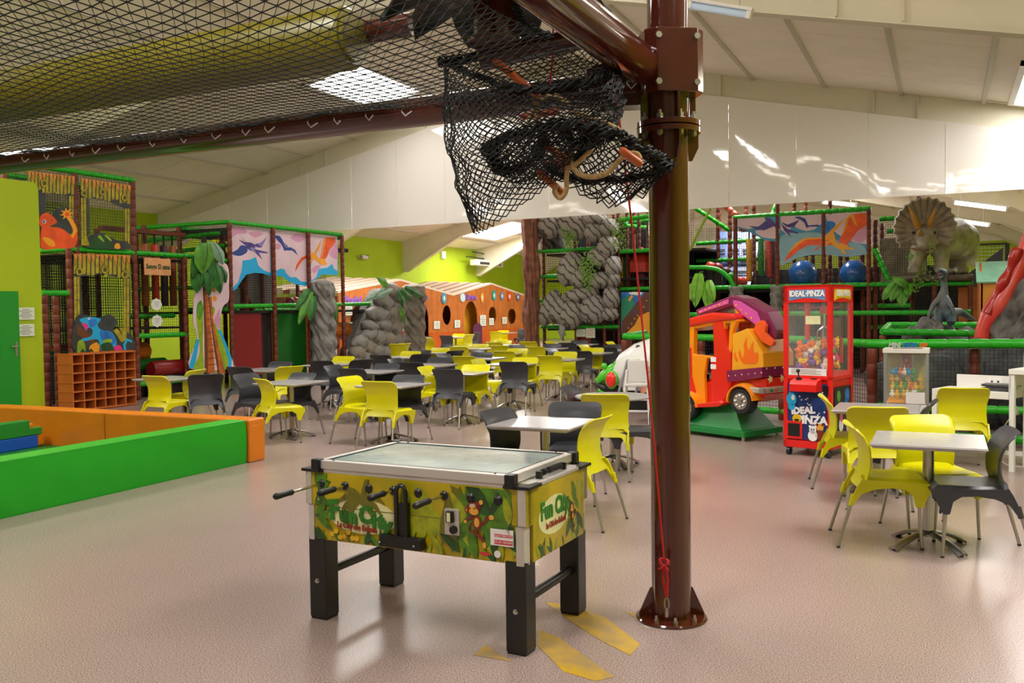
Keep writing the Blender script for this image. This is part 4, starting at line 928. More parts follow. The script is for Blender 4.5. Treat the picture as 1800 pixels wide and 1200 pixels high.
Ls += [(4, f1(sp2([(690, 1090), (700, 960), (800, 905), (900, 900), (1000, 950), (1100, 1000), (1220, 1020), (1230, 1110)]))), (11, f1(sp2([(720, 1090), (760, 980), (860, 930), (960, 960), (1010, 1010), (1040, 1095)]))), (10, f1(sp2([(830, 950), (860, 930), (910, 1000), (900, 1010)]))), (10, f1(sp2([(915, 930), (940, 920), (1005, 985), (990, 1000)]))),
       (6, f1(sp2([(1050, 1095), (1060, 1040), (1110, 1035), (1120, 1100)]))), (0, f1([(640, 1060), (660, 900), (700, 1000), (720, 1060)]))]
artpx('bamboo_panel', Ls, MA, qA, (1, 0, 0), TA)
Ls = frame_panel(f1, -90, 530, 80, 150, 1100, 1085, (150, 450, 355, 410, 900, 1000), 2)
Ls += bamboo_ring(f1, [(125, 240)], 50)
Ls += [(4, f1(sp2([(230, 640), (330, 560), (420, 545), (480, 640), (500, 900), (250, 800)]))),
       (6, f1([(380 + (95 if k % 2 else 45) * math.cos(k * PI / 8 + .2) + 40, 645 + (90 if k % 2 else 42) * math.sin(k * PI / 8 + .2)) for k in range(16)])), (5, f1(ell(425, 650, 32, 30))),
       (6, f1(sp2([(430, 700), (470, 690), (540, 800), (556, 900), (500, 1000), (460, 960), (500, 860)]))),
       (5, f1(sp2([(90, 1095), (95, 800), (200, 815), (330, 830), (440, 900), (500, 960), (550, 880), (556, 980), (500, 1090), (300, 1100)]))),
       (6, f1(sp2([(95, 960), (180, 960), (250, 1010), (260, 1070), (180, 1060)]))), (5, f1(sp2([(270, 1080), (290, 1000), (370, 970), (395, 1040), (340, 1095)]))),
       (5, f1(sp2([(60, 700), (120, 635), (200, 650), (290, 745), (230, 790), (150, 815), (70, 800)]))), (12, f1(ell(122, 745, 25, 28))), (7, f1(ell(118, 745, 14, 20))), (3, f1(ell(222, 726, 9, 9)))]
artpx('dinosaur_panel', Ls, MA, qA, (1, 0, 0), TA)
f2 = lambda p: crop(5.714, 100, 430, p)
Ls = frame_panel(f2, 165, 735, 90, 105, 1115, 1090, (240, 670, 320, 340, 700, 900), 3)
Ls += bamboo_ring(f2, [(220, 270), (475, 250), (675, 300)], 38)
Ls += [(4, f2(sp2([(195, 1110), (190, 720), (400, 735), (520, 700), (600, 780), (560, 860), (735, 900), (745, 1090)], 4))), (3, f2([(195, 800), (370, 940), (370, 1010), (195, 900)])),
       (0, f2([(560, 860), (600, 840), (680, 960), (640, 980)])), (0, f2([(620, 830), (690, 830), (690, 960), (670, 960)])),
       (8, f2(sp2([(220, 750), (320, 725), (430, 745), (400, 800), (430, 850), (540, 880), (590, 980), (560, 1030), (440, 1060), (400, 950), (260, 970), (240, 945), (330, 920), (350, 860), (310, 830), (280, 860), (255, 800)], 4))),
       (7, f2(sp2([(430, 860), (540, 890), (580, 980), (500, 1010), (440, 960)]))), (7, f2(sp2([(310, 760), (380, 750), (390, 800), (330, 830)]))), (9, f2(sp2([(240, 790), (300, 800), (290, 860), (265, 830)]))), (12, f2(ell(312, 742, 14, 12))),
       (10, f2(sp2([(200, 980), (250, 960), (280, 1040), (260, 1100), (200, 1100)]))), (6, f2(sp2([(320, 1020), (390, 980), (420, 1030), (400, 1090), (330, 1080)]))), (11, f2([(200, 1110), (250, 1040), (290, 1100), (330, 1040), (400, 1110)])), (10, f2(sp2([(450, 960), (530, 945), (540, 975), (470, 990)]))), (11, f2(sp2([(430, 1010), (520, 980), (560, 1060), (480, 1100)]))),
       (9, f2(sp2([(560, 1030), (620, 1010), (660, 1080), (600, 1090)]))), (8, f2([(665, 1085), (655, 1000), (690, 940), (745, 960), (745, 985), (700, 965), (680, 1010), (690, 1085)]))]
artpx('dinosaur_panel', Ls, MA, qA, (1, 0, 0), TA)
# contents: hanging bags, orange roller, steps inside
def bag(c, r, h, m, label, parent=None):
    t = thing('hanging_bolster', label, 'punch bag', c); b = MB(); b.tube([(0, 0, -h), (0, 0, -h + .02), (0, 0, -.02), (0, 0, 0)], [r * .8, r, r, r * .8], 14); b.build('bolster', m, t, smooth=.9)
    b = MB(); b.cyl((0, 0, 0), (0, 0, .22), .02, 6); b.build('strap', M_black, t); return t
M_by = mat('yellow_bolster', '#d8960c', .45); M_bg = mat('green_bolster', '#0f7a1c', .45); M_br = mat('red_bolster', '#c8321a', .45); M_bb = mat('plum_bolster', '#3a1a24', .45); M_bo = mat('rust_bolster', '#9a4a14', .45)
for px, m, nm in ((253, M_bo, 'rust coloured hanging bolster, leftmost behind the printed wooden board'), (271, M_br, 'bright red hanging bolster behind the printed wooden board'), (287, M_bb, 'dark plum hanging bolster behind the printed wooden board'), (302, M_bo, 'rust coloured hanging bolster nearest the palm cutout')):
    p = QX(px, 414, XA - .7); bag((p.x, p.y, 3.05), .075, 1.25, m, nm)
    p.z = 3.3
    b = MB()
b = MB(); b.box(-14.66, -14.54, 12.4, 14.5, 3.26, 3.34); b = b.build('hanging_bar', M_pad, TA); b.location = -TA.location
sg = QX(276, 469, XA + .06); t = thing('wooden_sign', 'hanging wooden board with green lettering between two posts', 'sign', sg)
b = MB(); b.box(0, .03, -.33, .33, -.165, .165); b.build('board', mat('sign_wood', '#d99a68', .5, var=.1, scale=6), t, bevel=.02)
text_mb('Songo D sana', .135, plane_M((.034, 0, 0), (0, 1, 0), (0, 0, 1)), M_dkgreen, t, bold=.004, sx=.8)
b = MB(); b.cyl((.015, -.2, .16), (.015, -.2, .26), .006, 5); b.build('hook', M_black, t); b = MB(); b.cyl((.015, .2, .16), (.015, .2, .26), .006, 5); b.build('hook', M_black, t)
for (px, py), nm in (((275, 535), 'upper of two white cloud-edged notices on the netting'), ((276, 564), 'lower of two white cloud-edged notices on the netting')):
    c = QX(px, py, XA + .03); Mx = plane_M(c, (0, 1, 0), (0, 0, 1)); mb = MB(); mb.prism([(.13 * (1 + .06 * math.cos(8 * a)) * math.cos(a), .115 * (1 + .06 * math.cos(8 * a)) * math.sin(a)) for a in [2 * PI * i / 48 for i in range(48)]], 0, .004, Mx); mb.mi = 1
    for i in range(4): mb.box(-.07 + .01 * i, .07 - .01 * i, .05 - .03 * i, .056 - .03 * i, .004, .005, Mx)
    tag(fixn(mb.build('notice', [mat('notice_white', '#dfe0dc', .7), M_ink])), nm, 'sign')
for c, r, l, m, nm in (((XA - .55, 13.1, .62), .13, 1.3, M_greenv, 'dark green foam roller inside the tower bay'), ((XA - .95, 13.1, .88), .18, 1.1, M_orangefoam, 'brown orange foam hump inside the tower bay'), ((XA - .9, 13.15, .26), .2, 1.5, M_redv, 'dark red foam roller low in the tower bay'), ((XA - .9, 11.9, .98), .12, .9, M_br, 'bright red foam roller behind the left posts'), ((XA - .2, 13.6, .55), .16, 1.1, M_redv, 'dark red foam roller beside the palm cutout')):
    b = MB(); b.tube([(0, -l / 2, 0), (0, -l / 2 + .03, 0), (0, l / 2 - .03, 0), (0, l / 2, 0)], [r * .85, r, r, r * .85], 16); tag(b.build('foam_roller', m, smooth=.9, loc=c), nm, 'foam roller')
    b = MB(); b.box(c[0] - r * .6, c[0] + r * .6, c[1] - l / 2, c[1] + l / 2, 0.0, c[2] - r * .85); o = b.build('roller_plinth', M_deck, TA); o.location = -TA.location
# pigeonhole shelf
M_cub = mat('orange_melamine', '#c0682c', .5, var=.06, scale=4); M_cubd = mat('orange_melamine_back', '#7e3512', .6)
cu = thing('pigeonhole_shelf', 'orange wooden shoe shelf with rows of square pigeonholes', 'shelf', (-13.2, 11.22, 0))
cw, nC, nR, ch = 1.30, 6, 6, .157
for i in range(nC + 1): b = MB(); y = -cw / 2 + cw * i / nC; b.box(-.36, 0, y - .009, y + .009, .03, .03 + ch * nR + .02); b.build('divider', M_cub, cu)
for k in range(nR + 1): b = MB(); b.box(-.365, .008, -cw / 2 - .02, cw / 2 + .02, .03 + ch * k - .009, .03 + ch * k + .009); b.build('shelf_board', M_cub, cu)
b = MB(); b.box(-.38, -.362, -cw / 2, cw / 2, .02, .03 + ch * nR); b.build('back_panel', M_cubd, cu)
b = MB(); b.box(-.34, -.02, -cw / 2 + .02, cw / 2 - .02, 0, .025); b.build('plinth', M_cub, cu)
# soft play pen
M_penO = mat('orange_soft_vinyl', '#d4780e', .38, var=.06, scale=3, bump=.15, bscale=4); M_penG = mat('green_soft_vinyl', '#08980a', .45, bump=.2, bscale=2.5); M_penGt = mat('green_soft_top', '#36ac2a', .35); M_penF = mat('green_mat_floor', '#0c6a1c', .5)
pen = thing('soft_play_pen', 'soft play pen with green front wall and orange far wall', 'play pen', (-6.9, 7.7, 0))
def wav(x, y): return .006 * math.sin(y * 9) + .004 * math.sin(y * 23 + 1)
b = MB()
def wf(u, v):
    y = -5.7 + 5.68 * u; return (-.001 + .012 * math.sin(PI * v) + .008 * math.sin(PI * v) * (math.sin(y * 6 + v * 3) * math.sin(y * 1.7) + .6 * math.sin(y * 17 + v * 2) * math.exp(-((y + 2.6) / 1.3) ** 2)), y, .01 + .455 * v)
b.box(-.25, -.006, -5.7, -.02, .0, .46); b.grid(wf, 90, 8, .004); fixn(b.build('front_wall', M_penG, pen, smooth=.8))
b = MB(); b.box(-.252, .002, -5.7, -.02, .46, .472); b.build('top_pad', M_penGt, pen, bevel=.006)
xq = [-6.7, -4.4, -2.2, 0.0]
for a, c in zip(xq[:-1], xq[1:]):
    b = MB(); b.box(a + .003, c - .003 if c < 0 else .03, 0, .26, 0, .475); b.build('rear_wall', M_penO, pen, bevel=.02)
b = MB(); b.box(-6.7, -.25, -5.7, 0, 0, .03); b.build('pen_floor', M_penF, pen)
b = MB(); b.box(-.0, .032, .05, .2, .05, .40); b.build('end_flap', M_penO, pen, bevel=.004)
def soft(name, poly, y0, w_, m, label, x, rz=0):
    b = MB(); b.prism(poly, 0, w_, plane_M((0, 0, 0), (1, 0, 0), (0, 0, 1))); o = fixn(b.build(name, m, bevel=.012)); o.location = (x, y0, .03); o.rotation_euler = (0, 0, rz); return tag(o, label, 'foam block')
pa, pb_ = G(-6, 794, .03), G(53, 784, .03); pd = pb_ - pa; pr_ = math.atan2(pd.y, pd.x); pl_ = pd.length
hb_ = lambda px, py, p: (QY(px, py, p.y).z)
zb1 = hb_(53, 763, pb_); o = soft('foam_block', [(-.2, 0), (pl_, 0), (pl_, zb1 - .03), (-.2, zb1 - .03)], 0, .14, mat('blue_soft_vinyl', '#0b4fb0', .4), 'blue foam block under the green foam step in the play pen', 0, pr_); o.location = (pa.x, pa.y, .03)
zs1 = hb_(40, 752, pb_) ; kk = pl_ / 59.0; o = soft('foam_step', [(-.2, 0), (pl_ + 8 * kk, 0), (pl_ + 8 * kk, .09), (pl_ - 14 * kk, .09), (pl_ - 14 * kk, .19), (-.2, .19)], 0, .14, mat('green_step_vinyl', '#14802a', .4), 'green foam step lying on the blue block in the play pen', 0, pr_); o.location = (pa.x, pa.y, zb1 + .002)
pw_ = G(68, 781, .03); o = soft('foam_wedge', [(0, 0), (.15, .02), (-.03, .30), (-.12, .26)], 0, .14, M_penO, 'orange foam wedge leaning at the pen far wall', 0, pr_); o.location = (pw_.x, pw_.y - .16, .03)
# palm cutout
qB = lambda x, y: QX(x, y, -13.72); f3 = lambda p: crop(4.618, 320, 400, p)
MP = [M_pinkp, M_sky2, mat('print_trunk', '#b8601c', .45, var=.3, scale=6), Pc('trunk_shade', '#6e3a18'), M_lime, M_gr, M_dkgreen, M_pinkd, M_yel]
PT = thing('palm_cutout', 'printed palm tree cutout board with pink and blue edge', 'cutout', (-13.72, 14.2, 0))
qP = lambda x, y: qB(x, y) - PT.location
Ls = [(0, f3(sp2([(110, 500), (90, 640), (90, 780), (120, 905), (60, 1140), (400, 1140), (400, 1060), (310, 830), (310, 730), (330, 640), (375, 590), (378, 480), (360, 300), (200, 280)], 4))),
      (1, f3([(115, 905), (138, 905), (100, 1142), (55, 1142), (60, 1100)])), (1, f3([(290, 828), (312, 828), (400, 1060), (395, 1150), (355, 1145), (370, 1080)])), (7, f3([(250, 760), (300, 650), (312, 800), (300, 830)])),
      (4, f3(sp2([(135, 600), (165, 640), (165, 1000), (170, 1145), (90, 1140), (140, 1000), (110, 720)], 4))), (4, f3(sp2([(255, 780), (300, 860), (365, 1050), (360, 1140), (300, 1150), (270, 1000)], 4))),
      (5, f3(sp2([(120, 620), (150, 600), (170, 660), (140, 750), (115, 700)]))), (8, f3(ell(262, 575, 18, 22))), (8, f3(ell(255, 510, 14, 16))), (4, f3(sp2([(240, 640), (262, 660), (250, 720), (238, 700)]))),
      (2, f3([(165, 480), (195, 480), (215, 700), (250, 1000), (262, 1180), (180, 1180), (180, 900), (170, 650)])), (2, f3([(205, 560), (235, 560), (250, 760), (300, 1000), (350, 1180), (290, 1185), (262, 1000), (225, 760)])),
      (3, f3([(165, 480), (178, 480), (190, 700), (205, 1000), (205, 1180), (180, 1180), (178, 900)])), (3, f3([(205, 560), (215, 560), (240, 800), (290, 1080), (300, 1183), (288, 1183), (258, 1000)]))]
for k in range(12): yk = 540 + k * 52; xk = 165 + k * 3.2; Ls.append((3, f3([(xk, yk), (xk + 38 + k * 3, yk - 8), (xk + 38 + k * 3, yk - 3), (xk, yk + 6)])))
artpx('printed_board', Ls, MP, qP, (1, 0, 0), PT, z0=.012)
# big cloth leaves at its head
def cloth_leaf(tip, root, w_, m, parent, name='leaf', bulge=.05, side=Vector((0, 1, 0)), fold=.3, nrm=Vector((1, 0, 0))):
    tip, root = Vector(tip), Vector(root); b = MB()
    def fn(u, v):
        s = 2 * v - 1; wv = w_ * (math.sin(PI * min(1, .12 + .88 * u) ** .9) ** .7) ; p = root.lerp(tip, u)
        return p + side * s * wv + nrm * (bulge * math.sin(PI * u) - fold * abs(s) * wv + .008 * math.sin(s * 9 + u * 12))
    b.grid(fn, 10, 6, .006); o = fixn(b.build(name, m, parent, smooth=1.2)); b = MB(); b.tube([root.lerp(tip, t) + nrm * (bulge * math.sin(PI * t) + .006) for t in (0, .25, .5, .75, .97)], .005, 5); b.build('midrib', M_dkgreen, o); return o
M_cl1 = mat('cloth_leaf_green', '#4f8f1c', .5, var=.35, scale=5); M_cl2 = mat('cloth_leaf_dark', '#24661e', .5, var=.35, scale=5); M_cl3 = mat('cloth_leaf_back', '#7ea08a', .5, var=.1, scale=5)
for (rt_, tp2, wq, m, off) in (((205, 125), (165, 375), .27, M_cl1, .22), ((250, 115), (330, 300), .2, M_cl3, .18), ((255, 265), (310, 535), .20, M_cl2, .14), ((150, 300), (120, 530), .22, M_cl2, .10), ((215, 360), (218, 555), .13, M_cl2, .12), ((310, 310), (352, 450), .13, M_cl2, .08), ((110, 230), (92, 420), .12, M_cl2, .12), ((240, 120), (290, 280), .2, M_cl1, .12)):
    r_, t_ = f3([rt_])[0], f3([tp2])[0]; cloth_leaf(QX(*t_, -13.72 + off) - PT.location, QX(*r_, -13.72 + off) - PT.location, wq, m, PT)
b = MB()
for k in range(6):
    p = qP(*f3([(190 + k * 9, 130)])[0]); b.tube([p + Vector((.2, 0, 0)), p + Vector((.2, .03 * math.sin(k * 2), .07)), p + Vector((.2, .08 * math.cos(k), .05 - .02 * k % 3 * .1))], .007, 5)
b.build('raffia_tie', mat('raffia', '#c8c81c', .7), PT)
b = MB(); b.box(-.06, .0, -.05, .05, 0, 3.2); b.build('backing_post', M_deck, PT)
# ---------------------------------------------------------------- second play frame with flying reptile banner
XB = -13.78
TB = thing('climbing_structure', 'play frame with the flying reptile banner over dark red and green panels', 'play frame', (XB, 14.95, 0))
def LB(*a): return Vector(a) - TB.location
for x, y, z1 in ((XB + .03, 14.95, 3.55), (XB + .03, 16.34, 3.55), (XB + .03, 17.6, 3.55), (XB + .03, 18.95, 3.55), (XB - 1.4, 14.95, 3.55), (XB - 1.4, 17.6, 3.5), (XB - 1.4, 16.3, 3.5), (XB - 1.4, 18.95, 3.5), (XB - 2.7, 14.95, 3.5), (XB, 20.1, 1.75), (XB - 1.3, 20.1, 1.75), (XB - .4, 15.9, 3.4), (XB - .7, 16.1, 3.4)):
    padded(LB(x, y, 0), LB(x, y, z1), .05, M_pad, TB, 'post')
for a, c in (((XB, 14.93, 3.57), (XB, 19.0, 3.57)), ((XB, 14.95, 3.57), (XB - 2.75, 14.95, 3.57)), ((XB - 1.4, 14.95, 3.5), (XB - 1.4, 18.95, 3.5)), ((XB, 18.95, 3.5), (XB - 1.4, 18.95, 3.5)), ((XB, 14.95, 1.78), (XB, 22.2, 1.84)), ((XB - 1.4, 15, 1.7), (XB - 1.4, 20, 1.7)), ((XB - .05, 14.95, 2.75), (XB + .0, 14.6, 2.75)), ((XB - .5, 18.2, 1.3), (XB - .5, 20.1, 1.3)),
             ((XB - .3, 15, 3.35), (XB - 2.7, 15.2, 3.3)), ((XB - .3, 15.2, 3.1), (XB - 2.7, 15.4, 3.0)), ((XB - .6, 14.95, 2.2), (XB - 2.7, 14.95, 2.2)), ((XB - .1, 14.95, 1.72), (XB - 1.3, 14.95, 1.72))):
    padded(LB(*a), LB(*c), .048, M_gpad, TB, 'rail')
b = MB(); b.box(-2.7, -.05, .05, 5.1, 1.62, 1.68); b.build('deck', M_deck, TB)
b = MB(); b.box(-.10, -.07, .12, 1.05, .25, 1.66); b.build('red_panel', M_redv, TB); b = MB(); b.box(-.10, -.07, 1.45, 2.62, .06, 1.66); b.build('green_panel', M_greenv, TB)
b = MB(); b.box(-.16, -.13, 1.05, 1.45, 0, 1.66); b.build('gap_shade_sheet', M_deck, TB)  # dark sheet stands in for shade in the gap between the panels
mesh_net(TB, (-.05, 0, 1.75), (0, 1, 0), (0, 0, 1), 4.0, 1.8, .055); mesh_net(TB, (-1.4, 0, 0), (0, 1, 0), (0, 0, 1), 5.2, 3.5, .055); mesh_net(TB, (-.03, 2.7, 0), (0, 1, 0), (0, 0, 1), 4.6, 1.75, .055); mesh_net(TB, (-2.6, 0, 1.7), (1, 0, 0), (0, 0, 1), 2.6, 1.8, .055)
mesh_net(TB, (-2.7, 0, 3.45), (1, 0, 0), (0, 1, 0), 2.7, 4.0, .06)
for p, q in (((-.5, 1.3, 1.7), (-.9, .6, 3.3)), ((-.8, 1.5, 1.7), (-.5, .7, 3.4))): padded(p, q, .06, M_pad, TB, 'leaning_post')
b = MB(); b.box(-2.2, -1.5, 2.0, 3.3, 1.7, 2.9); b.build('grey_tunnel_box', mat('pale_grey_cloth', '#a59b90', .8), TB)
qb = lambda x, y: QX(x, y, XB - .03) - TB.location; f4 = lambda p: crop(6.4286, 330, 380, p)
MBn = [M_pinkp, M_sky2, M_pinkd, M_purp, M_navy, M_or, M_yel, Pc('lilac', '#8f7fb8')]
TOPL = lambda x: 125 + (225 - 125) * (x - 475) / (1690 - 475)
Ls = [(1, f4([(475, TOPL(475)), (1690, TOPL(1690)), (1695, 665), (1520, 655), (1420, 730), (1340, 785), (1260, 780), (1150, 740), (1080, 690), (1020, 672), (935, 675), (840, 645), (750, 638), (660, 660), (600, 740), (550, 820), (505, 845)])),
      (0, f4([(475, TOPL(475)), (935, TOPL(935)), (935, 640), (860, 610), (800, 560), (770, 460), (700, 490), (618, 500), (610, 600), (570, 740), (505, 810)])),
      (0, f4([(950, TOPL(950)), (1690, TOPL(1690)), (1690, 620), (1650, 590), (1630, 535), (1580, 580), (1480, 595), (1450, 690), (1370, 745), (1280, 735), (1220, 685), (1160, 690), (1110, 640), (1095, 600), (1050, 590), (955, 635)])),
      (2, f4(sp2([(480, 130), (640, 140), (660, 190), (560, 200), (500, 230)]))), (2, f4(sp2([(1160, 240), (1240, 200), (1330, 240), (1250, 295)]))), (2, f4(ell(1015, 340, 38, 36))), (2, f4(sp2([(690, 180), (850, 190), (760, 240)]))), (2, f4(sp2([(1400, 610), (1440, 560), (1500, 560), (1440, 640)]))), (2, f4(sp2([(1600, 420), (1680, 300), (1690, 480)]))),
      (4, f4(sp2([(495, 415), (560, 375), (600, 330), (660, 340), (670, 400), (600, 445), (530, 440)]))), (3, f4(sp2([(650, 300), (720, 300), (760, 340), (740, 390), (680, 370)]))), (3, f4([(740, 320), (820, 300), (893, 235), (830, 355), (780, 350)])), (7, f4([(790, 320), (885, 245), (830, 345)])), (7, f4(sp2([(700, 360), (740, 355), (800, 400), (760, 410)]))), (3, f4([(750, 370), (900, 405), (900, 418), (800, 412), (840, 485), (770, 420)])), (3, f4([(575, 262), (660, 300), (680, 330), (640, 320)])), (3, f4([(605, 240), (650, 285), (700, 305), (660, 300)])),
      (4, f4([(965, 208), (1040, 225), (1075, 280), (1105, 350), (1160, 350), (1210, 380), (1240, 440), (1180, 385), (1120, 385), (1090, 390), (1060, 320), (1010, 270)])), (4, f4([(1090, 300), (1130, 340), (1115, 350)])),
      (5, f4([(1210, 625), (1230, 540), (1280, 470), (1340, 440), (1420, 440), (1470, 480), (1400, 480), (1340, 470), (1290, 500), (1250, 560)])), (6, f4(sp2([(1330, 420), (1420, 415), (1480, 470), (1560, 540), (1520, 545), (1450, 500)]))), (6, f4([(1380, 500), (1460, 350), (1505, 270), (1490, 350), (1440, 440)])),
      (5, f4([(1490, 500), (1510, 400), (1540, 240), (1660, 240), (1670, 290), (1600, 380), (1570, 460), (1520, 520)])), (6, f4([(1540, 240), (1560, 245), (1520, 440), (1500, 480)])), (6, f4(sp2([(1480, 490), (1530, 480), (1570, 540), (1500, 545)]))), (6, f4([(1400, 440), (1430, 440), (1400, 530), (1390, 530)]))]
artpx('reptile_banner', Ls, MBn, qb, (1, 0, 0), TB, z0=.003)
b = MB(); b.tube([(0, -.78, 0), (0, -.74, 0), (0, .74, 0), (0, .78, 0)], [.18, .215, .215, .18], 18); o = b.build('foam_roller', M_orangefoam, smooth=.9, loc=(XB - .4, 19.25, 1.12)); tag(o, 'orange foam roller behind the left stone column', 'foam roller')
b = MB(); b.box(-.52, -.46, 3.5, 5.1, 1.0, 1.05); b.build('roller_bar', M_pad, TB)
for k, (px, py, c) in enumerate(((588, 607, M_br), (519, 530, M_br), (510, 531, M_redv))):
    p = QX(px, py, XB - .5); b = MB(); b.ball((0, 0, 0), .12, 12, 8); o = b.build('soft_ball', c, smooth=3.1, loc=p); tag(o, ['red soft ball under the orange foam roller', 'right red ball on the play frame deck', 'left dark red ball on the play frame deck'][k], 'ball')
for k, (px, w_) in enumerate(((587, .26), (609, .2))):
    p = QX(px, 623, XB + .04); notice(p, w_, .26, (0, 1, 0), (0, 0, 1), ['white printed sheet tied at the left stone column foot', 'white sheet with red mark beside the left stone column'][k], 4, hd=M_ink if k == 0 else M_red)
# stone columns
def stone_mat(nm, c1, c2, sc=6.0):
    m = mat(nm, c1, .8, col2=c2, scale=sc, kind='noise', detail=6, bump=.7, bscale=9, p0=.3, p1=.5); return m
M_stone = stone_mat('grey_cast_stone', '#86837e', '#4f4c49'); M_stone2 = stone_mat('warm_cast_stone', '#8a8276', '#57514a', 5.0)
def col_fn(tw, seed):
    def fn(a, z):
        w1 = a * 3 + z * 7 + seed + .9 * math.sin(z * 3.1 + seed) + .5 * math.sin(2 * a + z * 5); w2 = a * 5 + z * 15 + 1.1 * math.sin(z * 4 + a * 2)
        return 1.06 + .05 * math.sin(z * 2.4 + seed) - .20 * (1 - abs(math.sin(w1))) ** 2 - .12 * (1 - abs(math.sin(w2))) ** 2 + .03 * math.sin(11 * a + z * 21)
    return fn
def stone_col(px0, px1, pt, pb, label, m, seed, xpl=XB + .35):
    a, c = QX(px0, pt + 6, xpl), QX(px1, pt + 6, xpl); mid = (a + c) / 2; R = (c - a).length / 2 * .80; h = QX((px0 + px1) / 2, pt, xpl).z
    t = thing('stone_column', label, 'column', (mid.x, mid.y, 0)); b = MB(); nz_ = 110
    pr = [(R * 1.0, 0)] + [(R * (1 + .08 * math.sin(i * .33 + seed)), h * i / nz_) for i in range(1, nz_ - 3)] + [(R * .93, h * .97), (R * .75, h * .99), (R * .3, h)]
    b.lathe(pr, 64, fn=col_fn(5, seed)); b.build('shaft', m, t, smooth=1.4); return t, mid, h
c1, m1, h1 = stone_col(551, 583, 493, 640, 'left grey twisted stone column before the play frame', M_stone, 0.5)
c2, m2, h2 = stone_col(715, 740, 499, 620, 'right grey twisted stone column before the wooden playhouse', M_stone2, 2.1, XB + .2)
for (r_, t_), m in ((((548, 512), (525, 570)), M_cl1), (((552, 520), (545, 565)), M_cl2), (((583, 520), (590, 565)), M_cl2), (((545, 507), (520, 545)), M_cl2)):
    cloth_leaf(QX(*t_, XB + .5) - c1.location, QX(*r_, XB + .45) - c1.location, .18, m, c1)
# stone ramp of boulders
RP = thing('stone_ramp', 'stepped grey rock ramp between the two stone columns', 'rock', (XB + .3, 20.2, 0))
random.seed(4); mir = crop(10, 600, 560, [])
rk = [(690, 515, 15, 14), (676, 532, 16, 14), (665, 553, 18, 13), (690, 550, 14, 20), (650, 574, 11, 10), (672, 572, 13, 12), (694, 575, 11, 18), (647, 588, 14, 10), (664, 594, 12, 14), (682, 598, 12, 16), (697, 600, 10, 18), (632, 602, 12, 12), (645, 610, 11, 14), (660, 618, 11, 16), (676, 622, 10, 16), (628, 620, 10, 18), (640, 632, 10, 14), (655, 636, 11, 12), (672, 640, 12, 14), (690, 630, 12, 20), (703, 540, 5, 16), (695, 560, 8, 8), (640, 645, 14, 12), (690, 645, 12, 10), (625, 640, 10, 14)]
core = [(622, 655), (626, 615), (640, 590), (650, 560), (668, 525), (678, 508), (704, 505), (706, 560), (700, 600), (704, 655)]
b = MB(); pts = [QX(x, y, XB + .25) - RP.location for x, y in core]; k = len(pts); b.add(pts + [p + Vector((-.5, 0, 0)) for p in pts], [tuple(range(k)), tuple(range(k, 2 * k))[::-1]] + [(i, k + i, k + (i + 1) % k, (i + 1) % k) for i in range(k)]); fixn(b.build('core', M_stone, RP))
for i, (x, y, rx, ry) in enumerate(rk):
    c = QX(x, y, XB + .25); s = (QX(x + 1, y, XB + .25) - c).length; sy = abs((QX(x, y + 1, XB + .25) - c).z); b = MB(); sd = random.random() * 9
    b.ball((0, 0, 0), (.20, rx * s * 1.12, ry * sy * 1.12), 14, 9, Matrix.Rotation(random.uniform(-.4, .4), 3, 'X'), fn=lambda d, sd=sd: 1 + .10 * math.sin(5 * d.y + sd) * math.sin(6 * d.z + sd) + .05 * math.sin(13 * d.z + sd))
    b.build('boulder', M_stone if i % 3 else M_stone2, RP, smooth=1.5, loc=c - RP.location)
for (r_, t_), m in ((((682, 502), (662, 488)), M_cl1), (((677, 506), (640, 530)), M_cl3), (((690, 510), (650, 525)), M_cl3), (((705, 508), (722, 530)), M_cl2), (((712, 505), (745, 523)), M_cl2), (((700, 512), (708, 540)), M_cl2), (((703, 540), (712, 570)), M_cl1)):
    cloth_leaf(QX(*t_, XB + .55) - RP.location, QX(*r_, XB + .5) - RP.location, .11, m, RP, side=Vector((0, .5, .85)), fold=.3)
# ---------------------------------------------------------------- wooden playhouse
XH = -16.5
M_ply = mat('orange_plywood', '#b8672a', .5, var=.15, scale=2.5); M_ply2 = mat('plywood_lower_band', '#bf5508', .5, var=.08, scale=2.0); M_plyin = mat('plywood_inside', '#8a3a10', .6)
PH = thing('wooden_playhouse', 'long orange wooden playhouse with two gables, round windows and arched openings', 'playhouse', (XH, 22.5, 0))
ys0 = 22.5; gz = [(22.5, 2.18), (26.0, 2.62), (29.65, 2.15), (32.8, 2.62), (36.2, 2.15)]
def topz(y):
    for (a, za), (c, zc) in zip(gz[:-1], gz[1:]):
        if a <= y <= c: return za + (zc - za) * (y - a) / (c - a)
    return 2.15
holes = [((QX(777, 554, XH).y + QX(794, 554, XH).y) / 2, QX(785, 554, XH).z, .5 * (QX(793, 554, XH).y - QX(778, 554, XH).y), .36, 'o'), (QX(866, 554, XH).y, QX(866, 554, XH).z, .34, .34, 'o'), (QX(900, 556, XH).y, QX(900, 556, XH).z, .40, .32, 'o'), (QX(828, 560, XH).y, 0, .55, 1.95, 'a'), (QX(741, 555, XH).y, 0, .5, 1.9, 'a'), (QX(632, 560, XH).y, 0, .5, 1.85, 'a')]
def inside(y, z):
    for hy, hz, rx, rz_, k in holes:
        if k == 'o' and ((y - hy) / rx) ** 2 + ((z - hz) / rz_) ** 2 < 1: return True
        if k == 'a' and abs(y - hy) < rx and (z < rz_ - rx * 1.3 or ((y - hy) / rx) ** 2 + ((z - rz_ + rx * 1.3) / (rx * 1.3)) ** 2 < 1): return True
    return False
